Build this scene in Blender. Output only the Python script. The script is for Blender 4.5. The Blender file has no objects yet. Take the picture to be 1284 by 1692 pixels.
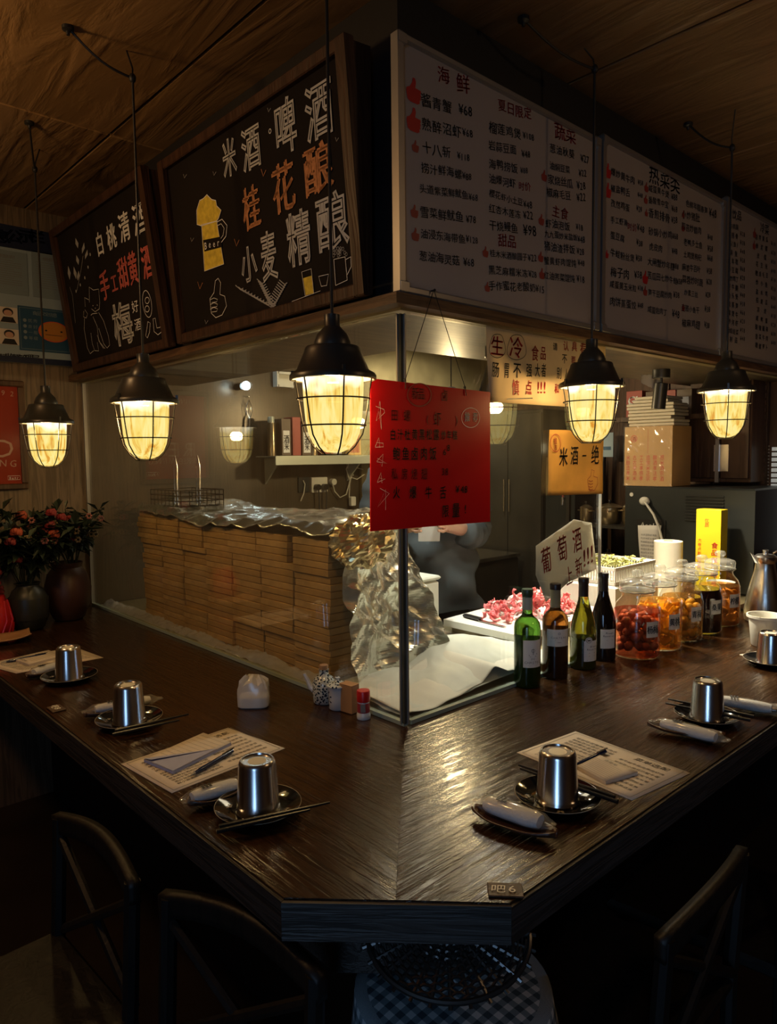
import bpy, math, random
from mathutils import Vector, Matrix, noise
random.seed(7)
PI = math.pi
C = bpy.context.scene.collection
S = bpy.context.scene

# ------------------------------------------------------------------ camera
W, H = 1284, 1692
FPX, YAW, PITCH, ROLL = 1184.9, 0.8296, -0.0776, -0.0114
CAM = Vector((-1.16, -1.2183, 1.45))
_f = Vector((math.cos(PITCH)*math.cos(YAW), math.cos(PITCH)*math.sin(YAW), math.sin(PITCH)))
_r = Vector((math.sin(YAW), -math.cos(YAW), 0)); _u = _r.cross(_f)
RR = _r*math.cos(ROLL) + _u*math.sin(ROLL); UU = _u*math.cos(ROLL) - _r*math.sin(ROLL)
cam = bpy.data.objects.new('camera', bpy.data.cameras.new('camera')); C.objects.link(cam)
cam.matrix_world = Matrix(((RR.x, UU.x, -_f.x, CAM.x), (RR.y, UU.y, -_f.y, CAM.y), (RR.z, UU.z, -_f.z, CAM.z), (0, 0, 0, 1)))
cam.data.sensor_fit = 'VERTICAL'; cam.data.sensor_height = 24.0; cam.data.lens = 24.0*FPX/H
cam.data.clip_start = 0.02
S.camera = cam

# ------------------------------------------------------------------ world, exposure
w = bpy.data.worlds.new('world'); S.world = w; w.use_nodes = True
w.node_tree.nodes['Background'].inputs[0].default_value = (0.5, 0.4, 0.3, 1)
w.node_tree.nodes['Background'].inputs[1].default_value = 0.004
S.view_settings.view_transform = 'Standard'; S.view_settings.look = 'None'
S.view_settings.exposure = 0.0; S.view_settings.gamma = 1.0; S.view_settings.use_curve_mapping = False
S.cycles.use_denoising = True
S.cycles.transparent_max_bounces = 32; S.cycles.max_bounces = 10; S.cycles.transmission_bounces = 8
S.cycles.glossy_bounces = 4; S.cycles.diffuse_bounces = 3
S.cycles.sample_clamp_indirect = 4.0; S.cycles.caustics_refractive = False; S.cycles.caustics_reflective = False
S.cycles.blur_glossy = 0.5

# light that the place has: daylight from windows behind the camera, kitchen spots, pendant bulbs (in their builders); the fill lamps are added
def light(name, kind, loc, energy, color, target=None, **kw):
    d = bpy.data.lights.new(name, kind); d.energy = energy; d.color = color
    for k, v in kw.items(): setattr(d, k, v)
    o = bpy.data.objects.new(name, d); C.objects.link(o); o.location = loc
    if target is not None:
        o.rotation_euler = (Vector(target) - Vector(loc)).to_track_quat('-Z', 'Y').to_euler()
    return o
K_LAMP = 16.0
light('window_daylight', 'AREA', (-3.36, -2.3, 1.25), 4.2, (0.36, 0.62, 1.0), (-.6, -.8, 0.6), shape='RECTANGLE', size=1.1, size_y=1.7, spread=1.2)
light('room_lamp', 'POINT', (-1.30, .75, 2.22), 15.0, (1.0, .58, .24), shadow_soft_size=.08)
light('whiteboard_fill', 'POINT', (.9, -1.7, 2.33), 5.5, (1.0, .62, .30), shadow_soft_size=.08)  # added warm fill to brighten the whiteboards
light('prep_spot_light', 'SPOT', (0.68, 0.27, 1.67), 50, (1.0, 0.93, 0.78), (0.62, 0.36, 0.8), spot_size=2.2, spot_blend=0.7, shadow_soft_size=0.03)
light('jar_spot_light', 'SPOT', (1.24, 0.30, 1.67), 90, (1.0, 0.88, 0.64), (1.28, .0, 0.8), spot_size=1.7, spot_blend=0.6, shadow_soft_size=0.02)
light('back_spot_light', 'SPOT', (1.745, 0.25, 1.635), 60, (1.0, 0.84, 0.58), (1.75, -.10, 0.8), spot_size=1.9, spot_blend=0.6, shadow_soft_size=0.025)
light('foil_spot_light', 'SPOT', (0.55, 0.95, 2.3), 90, (0.95, 1.0, 0.95), (0.30, 1.0, 1.2), spot_size=1.9, spot_blend=0.6, shadow_soft_size=0.04)
light('range_light', 'SPOT', (1.9, 1.4, 2.2), 70, (1.0, 0.86, 0.58), (2.1, 2.03, 1.55), spot_size=1.8, spot_blend=0.9, shadow_soft_size=0.06)
light('kitchen_pendant', 'POINT', (1.35, 1.08, 1.70), 18, (1.0, .74, .38), shadow_soft_size=.03)
light('kitchen_fill', 'AREA', (1.3, 1.2, 2.42), 9, (1.0, 0.86, 0.62), (1.3, 1.2, 0), size=0.6)

# ------------------------------------------------------------------ pixel -> world (used for measuring positions on real planes)
def ray(x, y): return _rayd(x, y)
def _rayd(x, y): return _f + RR*((x - W/2)/FPX) - UU*((y - H/2)/FPX)
def onz(x, y, z=0.8): d = ray(x, y); return CAM + d*((z - CAM.z)/d.z)
def onx(x, y, X=0.0): d = ray(x, y); return CAM + d*((X - CAM.x)/d.x)
def ony(x, y, Y=0.0): d = ray(x, y); return CAM + d*((Y - CAM.y)/d.y)
def atd(x, y, D): return CAM + ray(x, y)*D

# ------------------------------------------------------------------ materials
def newmat(name):
    m = bpy.data.materials.new(name); m.use_nodes = True
    nt = m.node_tree; b = nt.nodes['Principled BSDF']
    return m, nt, b
def P(name, col, rough=0.5, metal=0.0, spec=0.5, var=0.0, scale=20, bump=0.0, bscale=60, stretch=(1, 1, 1), coat=0, emit=None, es=0, trans=0, alpha=1, sss=0, rvar=0):
    m, nt, b = newmat(name)
    b.inputs['Base Color'].default_value = (*col, 1); b.inputs['Roughness'].default_value = rough
    b.inputs['Metallic'].default_value = metal; b.inputs['Specular IOR Level'].default_value = spec
    b.inputs['Coat Weight'].default_value = coat; b.inputs['Coat Roughness'].default_value = 0.08
    b.inputs['Transmission Weight'].default_value = trans; b.inputs['Alpha'].default_value = alpha
    if sss: b.inputs['Subsurface Weight'].default_value = sss; b.inputs['Subsurface Radius'].default_value = (.02, .01, .005)
    if emit: b.inputs['Emission Color'].default_value = (*emit, 1); b.inputs['Emission Strength'].default_value = es
    if var or bump or rvar:
        tc = nt.nodes.new('ShaderNodeTexCoord'); mp = nt.nodes.new('ShaderNodeMapping')
        mp.inputs['Scale'].default_value = stretch
        nt.links.new(tc.outputs['Object'], mp.inputs[0])
    if var or rvar:
        n = nt.nodes.new('ShaderNodeTexNoise'); n.inputs['Scale'].default_value = scale; n.inputs['Detail'].default_value = 6
        nt.links.new(mp.outputs[0], n.inputs['Vector'])
        if var:
            r = nt.nodes.new('ShaderNodeValToRGB')
            r.color_ramp.elements[0].position = .3; r.color_ramp.elements[1].position = .7
            r.color_ramp.elements[0].color = (*[max(0, c*(1 - var)) for c in col], 1)
            r.color_ramp.elements[1].color = (*[min(1, c*(1 + var)) for c in col], 1)
            nt.links.new(n.outputs['Fac'], r.inputs[0]); nt.links.new(r.outputs[0], b.inputs['Base Color'])
        if rvar:
            mr = nt.nodes.new('ShaderNodeMapRange'); mr.inputs[3].default_value = max(0.02, rough - rvar); mr.inputs[4].default_value = rough + rvar
            nt.links.new(n.outputs['Fac'], mr.inputs[0]); nt.links.new(mr.outputs[0], b.inputs['Roughness'])
    if bump:
        n2 = nt.nodes.new('ShaderNodeTexNoise'); n2.inputs['Scale'].default_value = bscale; n2.inputs['Detail'].default_value = 5
        bp = nt.nodes.new('ShaderNodeBump'); bp.inputs['Strength'].default_value = bump; bp.inputs['Distance'].default_value = 0.01
        nt.links.new(mp.outputs[0], n2.inputs['Vector']); nt.links.new(n2.outputs['Fac'], bp.inputs['Height'])
        nt.links.new(bp.outputs[0], b.inputs['Normal'])
    return m
def wood(name, c1, c2, rough=0.4, axis=0, scale=3.0, bump=0.4, spec=0.5, coat=0.0, fine=14, dist=0.004):
    """procedural grain running along the given object axis"""
    m, nt, b = newmat(name)
    tc = nt.nodes.new('ShaderNodeTexCoord'); mp = nt.nodes.new('ShaderNodeMapping')
    sc = [fine, fine, fine]; sc[axis] = 1.0
    mp.inputs['Scale'].default_value = sc; nt.links.new(tc.outputs['Object'], mp.inputs[0])
    n = nt.nodes.new('ShaderNodeTexNoise'); n.inputs['Scale'].default_value = scale; n.inputs['Detail'].default_value = 8; n.inputs['Distortion'].default_value = 0.6
    nt.links.new(mp.outputs[0], n.inputs['Vector'])
    wv = nt.nodes.new('ShaderNodeMath'); wv.operation = 'MULTIPLY'; wv.inputs[1].default_value = 26.0
    nt.links.new(n.outputs['Fac'], wv.inputs[0])
    sn = nt.nodes.new('ShaderNodeMath'); sn.operation = 'SINE'; nt.links.new(wv.outputs[0], sn.inputs[0])
    mr = nt.nodes.new('ShaderNodeMapRange'); mr.inputs[1].default_value = -1; nt.links.new(sn.outputs[0], mr.inputs[0])
    mx = nt.nodes.new('ShaderNodeMixRGB'); mx.inputs[1].default_value = (*c1, 1); mx.inputs[2].default_value = (*c2, 1)
    nt.links.new(mr.outputs[0], mx.inputs[0]); nt.links.new(mx.outputs[0], b.inputs['Base Color'])
    bp = nt.nodes.new('ShaderNodeBump'); bp.inputs['Strength'].default_value = bump; bp.inputs['Distance'].default_value = dist
    nt.links.new(mr.outputs[0], bp.inputs['Height']); nt.links.new(bp.outputs[0], b.inputs['Normal'])
    b.inputs['Roughness'].default_value = rough; b.inputs['Specular IOR Level'].default_value = spec
    b.inputs['Coat Weight'].default_value = coat; b.inputs['Coat Roughness'].default_value = 0.12
    return m
def clear(name, tint=(1, 1, 1), rough=0.02, haze=0.0, hazecol=(.8, .8, .7), ior=1.45, gl=1.0, streak=False):
    """thin glass: fresnel gloss over tinted see-through, with an optional diffuse haze (a film of dirt on the panes)"""
    m = bpy.data.materials.new(name); m.use_nodes = True; nt = m.node_tree; nt.nodes.clear()
    out = nt.nodes.new('ShaderNodeOutputMaterial'); t = nt.nodes.new('ShaderNodeBsdfTransparent'); t.inputs[0].default_value = (*tint, 1)
    g = nt.nodes.new('ShaderNodeBsdfGlossy'); g.inputs['Roughness'].default_value = rough; g.inputs[0].default_value = (gl, gl, gl, 1)
    fr = nt.nodes.new('ShaderNodeFresnel'); 
    ge = nt.nodes.new('ShaderNodeNewGeometry'); im = nt.nodes.new('ShaderNodeMapRange'); im.inputs[3].default_value = ior; im.inputs[4].default_value = 1/ior
    nt.links.new(ge.outputs['Backfacing'], im.inputs[0]); nt.links.new(im.outputs[0], fr.inputs[0])   # same reflectance on both faces of a thin sheet
    a = nt.nodes.new('ShaderNodeMixShader'); nt.links.new(fr.outputs[0], a.inputs[0])
    src = t
    if haze:
        d = nt.nodes.new('ShaderNodeBsdfDiffuse'); d.inputs[0].default_value = (*hazecol, 1)
        h = nt.nodes.new('ShaderNodeMixShader'); h.inputs[0].default_value = haze
        if streak:
            tc = nt.nodes.new('ShaderNodeTexCoord'); mp = nt.nodes.new('ShaderNodeMapping'); mp.inputs['Scale'].default_value = (5, 5, 1.2)
            n = nt.nodes.new('ShaderNodeTexNoise'); n.inputs['Scale'].default_value = 3; n.inputs['Detail'].default_value = 8
            mr = nt.nodes.new('ShaderNodeMapRange'); mr.inputs[1].default_value = .35; mr.inputs[2].default_value = .75; mr.inputs[3].default_value = haze*.3; mr.inputs[4].default_value = haze*2
            nt.links.new(tc.outputs['Object'], mp.inputs[0]); nt.links.new(mp.outputs[0], n.inputs['Vector']); nt.links.new(n.outputs['Fac'], mr.inputs[0]); nt.links.new(mr.outputs[0], h.inputs[0])
        nt.links.new(t.outputs[0], h.inputs[1]); nt.links.new(d.outputs[0], h.inputs[2]); src = h
    nt.links.new(src.outputs[0], a.inputs[1]); nt.links.new(g.outputs[0], a.inputs[2]); nt.links.new(a.outputs[0], out.inputs[0])
    return m
M = {}
M['top_x'] = wood('counter_wood_x', (.022, .0098, .0036), (.040, .018, .007), .17, 0, 3.4, .42, .5, .0, 20, .0009)
M['top_y'] = wood('counter_wood_y', (.022, .0098, .0036), (.040, .018, .007), .17, 1, 3.4, .42, .5, .0, 20, .0009)
M['edge'] = wood('counter_edge_wood', (.030, .024, .020), (.060, .050, .044), .45, 0, 3, .6, .4, 0, 20, .002)
M['under'] = P('dark_base', (.007, .005, .004), .6)
M['edge_y_shaded'] = wood('counter_edge_wood_y_shaded', (.018, .014, .012), (.036, .030, .026), .45, 1, 3, .6, .4, 0, 20, .002)  # darker copy of the edge wood: shade on the left arm put into colour
M['ceil'] = wood('ceiling_plywood', (.27, .155, .06), (.34, .20, .085), .42, 1, 1.0, .5, .35, 0, 6, .006)
M['wallwood'] = wood('wall_wood', (.10, .072, .045), (.17, .12, .075), .5, 2, 2.5, .3, .4, 0, 14, .002)
M['darkwood'] = wood('dark_wood', (.05, .026, .014), (.085, .045, .024), .45, 2, 2.5, .3, .4, 0, 12, .002)
M['panelwood'] = wood('panel_wood', (.085, .042, .022), (.125, .065, .035), .4, 2, 2.0, .2, .4, 0, 10, .001)
M['trimwood'] = wood('trim_wood', (.085, .043, .021), (.15, .08, .038), .45, 0, 3, .3, .4, 0, 12, .002)
M['trimwood_y'] = wood('trim_wood_y', (.085, .043, .021), (.15, .08, .038), .45, 1, 3, .3, .4, 0, 12, .002)
M['framewood'] = wood('frame_wood', (.045, .020, .011), (.075, .034, .018), .45, 2, 3, .3, .4, 0, 12, .002)
M['soffit'] = wood('soffit_wood', (.08, .060, .036), (.12, .09, .052), .5, 0, 2, .2, .4, 0, 8, .001)
M['kraft'] = P('kraft_card', (.50, .29, .10), .75, var=.22, scale=14)
M['kraft2'] = P('kraft_card_pale', (.58, .35, .13), .75, var=.2, scale=18)
M['black'] = P('black_paint', (.018, .018, .017), .38)
M['dark'] = P('dark_wall', (.012, .010, .009), .7)
M['lampblack'] = P('lamp_black_enamel', (.030, .030, .026), .35, spec=.6)
M['white_in'] = P('white_enamel', (.75, .72, .65), .4)
M['wire'] = P('cage_wire', (.05, .045, .04), .3, metal=.7)
M['steel'] = P('brushed_steel', (.62, .60, .56), .26, metal=1, bump=.05, bscale=200, stretch=(1, 1, .05))
M['cup'] = P('cup_steel', (.74, .74, .75), .22, metal=1, rvar=.06, scale=40, stretch=(6, 6, .2))
M['steelwall'] = P('steel_wall_sheet', (.36, .30, .17), .42, metal=.75, rvar=.1, scale=9, var=.15)
M['browntile'] = P('kitchen_wall_paint', (.085, .066, .043), .35, metal=.3, var=.2, scale=3, rvar=.1)
M['foil'] = P('crumpled_foil', (.84, .84, .76), .27, metal=.92)
M['foilgold'] = P('crumpled_gold_foil', (.85, .70, .42), .25, metal=.85)
M['board'] = P('whiteboard_face', (.46, .40, .345), .28, spec=.4, var=.04, scale=3)
M['chalk_black'] = P('chalkboard_face', (.018, .014, .011), .9, spec=.15, var=.2, scale=3)
M['alu'] = P('aluminium_frame', (.45, .44, .42), .35, metal=.7)
M['inkblack'] = P('marker_black', (.012, .012, .012), .5)
M['inkred'] = P('marker_red', (.55, .02, .02), .5)
M['inkdullred'] = P('marker_dull_red', (.35, .05, .035), .5)
M['inkgrey'] = P('ink_grey', (.18, .17, .16), .6)
M['chalkwhite'] = P('chalk_white', (.95, .95, .90), .9)
M['chalkpink'] = P('chalk_red', (.70, .16, .12), .9)
M['chalkorange'] = P('chalk_orange', (.60, .26, .10), .9, var=.3, scale=60)
M['chalkyellow'] = P('chalk_yellow', (.85, .62, .06), .9, var=.25, scale=50)
M['chalkgrey'] = P('chalk_grey', (.42, .42, .40), .9)
M['red'] = P('red_glossy_card', (.50, .004, .009), .3, spec=.5, coat=1.0)
M['paper'] = P('paper', (.66, .58, .48), .8, var=.05, scale=10)
M['paperwhite'] = P('paper_white', (.78, .77, .74), .8)
M['signpaper'] = P('sign_paper', (.80, .66, .40), .7, var=.06, scale=6)
M['kraftsign'] = P('kraft_sign', (.62, .40, .14), .7, var=.12, scale=8)
M['napkin'] = P('towel_white', (.66, .67, .68), .8, bump=.2, bscale=150)
M['plastic'] = clear('thin_plastic', (.93, .93, .93), .12, .22, (.85, .85, .85))
M['bagplastic'] = clear('bag_plastic', (.9, .9, .9), .15, .5, (.85, .84, .82))
M['cling'] = clear('cling_film', (.97, .97, .97), .10, .10)
M['sheet2'] = P('cream_sheet', (.66, .63, .52), .7)
M['greens'] = P('pale_greens', (.30, .30, .08), .6, var=.3, scale=60)
M['kraftbright'] = P('carton_kraft', (.62, .36, .12), .55, var=.08, scale=8)
M['napkinpack'] = P('napkin_pack', (.62, .55, .40), .6)
M['darkredink'] = P('dark_red_ink', (.22, .004, .006), .5)
M['redlabel'] = P('printed_red_label', (.30, .03, .04), .5)
M['phonewhite'] = P('phone_white', (.85, .88, .9), .3)
M['saucer'] = P('black_glazed_ceramic', (.010, .010, .011), .07, coat=.5)
M['gold'] = P('glaze_rim', (.30, .26, .2), .2)
M['chop'] = P('chopstick_black', (.012, .011, .011), .3)
M['leather'] = wood('towel_tray_wood', (.05, .02, .012), (.09, .04, .022), .3, 0, 4, .2)
M['pane'] = clear('pane_glass', (.975, .985, .965), .006, .010, (.75, .72, .6), 1.85, streak=True)
M['paneedge'] = P('pane_edge', (.30, .36, .30), .1, spec=.8)
M['cornerstrip'] = P('corner_strip', (.05, .055, .045), .12, spec=.8)
M['jar'] = clear('jar_glass', (.96, .97, .95), .02, 0, ior=1.7)
M['sheet'] = P('white_sheet', (.60, .61, .52), .6, bump=.1, bscale=14)
M['cutboard'] = P('cutting_board_plastic', (.82, .80, .74), .5)
M['meat'] = P('pork_pink', (.80, .16, .17), .4, var=.35, scale=60, sss=.1)
M['fat'] = P('pork_fat', (.90, .66, .62), .4)
M['shirt'] = P('slate_cloth', (.042, .052, .055), .75, bump=.15, bscale=300)
M['skin'] = P('skin', (.55, .33, .23), .5, sss=.1)
M['hair'] = P('black_hair', (.012, .010, .009), .5)
M['cabinet'] = P('dark_cabinet', (.028, .032, .031), .4, metal=.3)
M['dkcab'] = P('dark_steel_cabinet', (.075, .07, .06), .35, metal=.6, var=.2, scale=4)
M['yellow'] = P('yellow_carton', (.80, .62, .02), .45)
M['rednote'] = P('red_print', (.62, .03, .02), .5)
M['roll'] = P('paper_roll', (.86, .82, .70), .85, bump=.1, bscale=200)
M['green'] = P('green_leaf', (.016, .026, .014), .5, var=.4, scale=20)
M['redflower'] = P('red_flower', (.17, .012, .012), .6)
M['orangeflower'] = P('orange_flower', (.30, .05, .02), .6)
M['creamflower'] = P('cream_flower', (.20, .14, .07), .6)
M['pinkflower'] = P('pink_flower', (.22, .07, .06), .6)
M['vase'] = P('dark_vase', (.018, .020, .016), .4)
M['vasebrown'] = P('brown_vase', (.045, .016, .008), .45)
M['porc'] = P('porcelain', (.62, .64, .66), .12, coat=.4)
M['blue'] = P('blue_glaze', (.012, .022, .07), .15)
M['cork'] = P('cork', (.30, .17, .09), .8)
M['lightwood'] = P('light_wood', (.36, .19, .085), .5, var=.15, scale=10, stretch=(1, 1, .2))
M['redcap'] = P('red_cap', (.45, .012, .012), .3)
M['floorm'] = P('floor_dark', (.03, .02, .014), .4, var=.3, scale=4)
M['cable'] = P('black_cable', (.012, .012, .012), .5)
M['cablew'] = P('white_cable', (.62, .60, .50), .5)
M['whiteplast'] = P('white_plastic', (.70, .69, .62), .4)
M['noticeboard'] = P('notice_board', (.28, .36, .40), .45)
M['noticeblue'] = P('notice_dark_blue', (.012, .018, .045), .4)
M['noticeteal'] = P('notice_teal', (.02, .075, .14), .45)
M['noticepaper'] = P('notice_paper', (.20, .26, .28), .45)
M['face'] = P('orange_print', (.50, .20, .03), .5)
M['facerim'] = P('red_orange_print', (.62, .10, .03), .5)
M['poster'] = P('poster_red', (.26, .035, .018), .15, coat=.15)
M['posterink'] = P('poster_ink', (.40, .24, .18), .4)
M['rattan'] = P('black_rattan', (.022, .021, .019), .28, spec=.9)
M['silver'] = P('pot_metal', (.42, .33, .2), .28, metal=.9)
M['ledred'] = P('led_display', (.1, 0, 0), .4, emit=(1, .12, .2), es=3)
M['lens'] = P('spot_lens', (.9, .9, .9), .3, emit=(1, .97, .88), es=7)
M['bulb'] = P('cool_bulb', (.9, .95, 1), .3, emit=(.75, .93, 1), es=25)
M['hoodlamp'] = P('hood_lamp', (.9, .9, .8), .3, emit=(1, .9, .6), es=4)
M['daylit'] = P('glowing_slat', (.7, .72, .7), .5, emit=(.8, .82, .75), es=.25)  # slats given a faint glow of their own in place of daylight
M['skylit'] = P('window_pane_daylight', (.5, .6, .8), .4, emit=(.35, .6, 1), es=.6)

def globe_mat():
    m = bpy.data.materials.new('frosted_amber_globe'); m.use_nodes = True; nt = m.node_tree; nt.nodes.clear()
    out = nt.nodes.new('ShaderNodeOutputMaterial')
    tc = nt.nodes.new('ShaderNodeTexCoord'); mp = nt.nodes.new('ShaderNodeMapping'); mp.inputs['Scale'].default_value = (46, 46, 6.5)
    oi = nt.nodes.new('ShaderNodeObjectInfo'); ad = nt.nodes.new('ShaderNodeVectorMath'); ad.operation = 'ADD'
    nt.links.new(tc.outputs['Object'], ad.inputs[0]); nt.links.new(oi.outputs['Random'], ad.inputs[1])
    nt.links.new(ad.outputs[0], mp.inputs[0])
    n = nt.nodes.new('ShaderNodeTexNoise'); n.inputs['Scale'].default_value = 1.2; n.inputs['Detail'].default_value = 3; n.inputs['Distortion'].default_value = 1.2
    nt.links.new(mp.outputs[0], n.inputs['Vector'])
    r = nt.nodes.new('ShaderNodeValToRGB'); e = r.color_ramp.elements
    e[0].position = .33; e[0].color = (.75, .30, .03, 1); e[1].position = .60; e[1].color = (1.10, .90, .34, 1)
    k = e.new(.44); k.color = (1.0, .74, .17, 1)
    nt.links.new(n.outputs['Fac'], r.inputs[0])
    em = nt.nodes.new('ShaderNodeEmission'); em.inputs[1].default_value = 1.0
    sp = nt.nodes.new('ShaderNodeSeparateXYZ'); nt.links.new(tc.outputs['Object'], sp.inputs[0])
    gz = nt.nodes.new('ShaderNodeMapRange'); gz.inputs[1].default_value = -.085; gz.inputs[2].default_value = -.01; nt.links.new(sp.outputs[2], gz.inputs[0])
    n3 = nt.nodes.new('ShaderNodeTexNoise'); n3.inputs['Scale'].default_value = 14; nt.links.new(ad.outputs[0], n3.inputs['Vector'])
    gm = nt.nodes.new('ShaderNodeMath'); gm.operation = 'MULTIPLY'; nt.links.new(gz.outputs[0], gm.inputs[0]); nt.links.new(n3.outputs['Fac'], gm.inputs[1])
    g2 = nt.nodes.new('ShaderNodeMapRange'); g2.inputs[1].default_value = .36; g2.inputs[2].default_value = .55; nt.links.new(gm.outputs[0], g2.inputs[0])
    mw = nt.nodes.new('ShaderNodeMixRGB'); mw.inputs[2].default_value = (2.2, 2.0, 1.5, 1); nt.links.new(g2.outputs[0], mw.inputs[0]); nt.links.new(r.outputs[0], mw.inputs[1]); nt.links.new(mw.outputs[0], em.inputs[0])  # whitens the globe top as glow from the bulb, put into the emission
    t = nt.nodes.new('ShaderNodeBsdfTransparent'); t.inputs[0].default_value = (1, .93, .75, 1)
    mx = nt.nodes.new('ShaderNodeMixShader'); mx.inputs[0].default_value = .17
    nt.links.new(em.outputs[0], mx.inputs[1]); nt.links.new(t.outputs[0], mx.inputs[2]); nt.links.new(mx.outputs[0], out.inputs[0])
    return m
M['globe'] = globe_mat()
def gingham():
    m, nt, b = newmat('gingham_cloth'); b.inputs['Roughness'].default_value = .85
    tc = nt.nodes.new('ShaderNodeTexCoord'); sp = nt.nodes.new('ShaderNodeSeparateXYZ'); nt.links.new(tc.outputs['UV'], sp.inputs[0])
    res = []
    for ax in (0, 1):
        a = nt.nodes.new('ShaderNodeMath'); a.operation = 'MULTIPLY'; a.inputs[1].default_value = 1.0
        f = nt.nodes.new('ShaderNodeMath'); f.operation = 'FRACT'; g = nt.nodes.new('ShaderNodeMath'); g.operation = 'GREATER_THAN'; g.inputs[1].default_value = .5
        nt.links.new(sp.outputs[ax], a.inputs[0]); nt.links.new(a.outputs[0], f.inputs[0]); nt.links.new(f.outputs[0], g.inputs[0]); res.append(g)
    s = nt.nodes.new('ShaderNodeMath'); s.operation = 'ADD'; nt.links.new(res[0].outputs[0], s.inputs[0]); nt.links.new(res[1].outputs[0], s.inputs[1])
    h = nt.nodes.new('ShaderNodeMath'); h.operation = 'MULTIPLY'; h.inputs[1].default_value = .5; nt.links.new(s.outputs[0], h.inputs[0])
    r = nt.nodes.new('ShaderNodeValToRGB'); r.color_ramp.interpolation = 'CONSTANT'; e = r.color_ramp.elements
    e[0].position = 0; e[0].color = (.05, .085, .11, 1); e[1].position = .75; e[1].color = (.60, .66, .68, 1); k = e.new(.3); k.color = (.20, .27, .31, 1)
    nt.links.new(h.outputs[0], r.inputs[0]); nt.links.new(r.outputs[0], b.inputs['Base Color'])
    return m
M['gingham'] = gingham()

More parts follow.
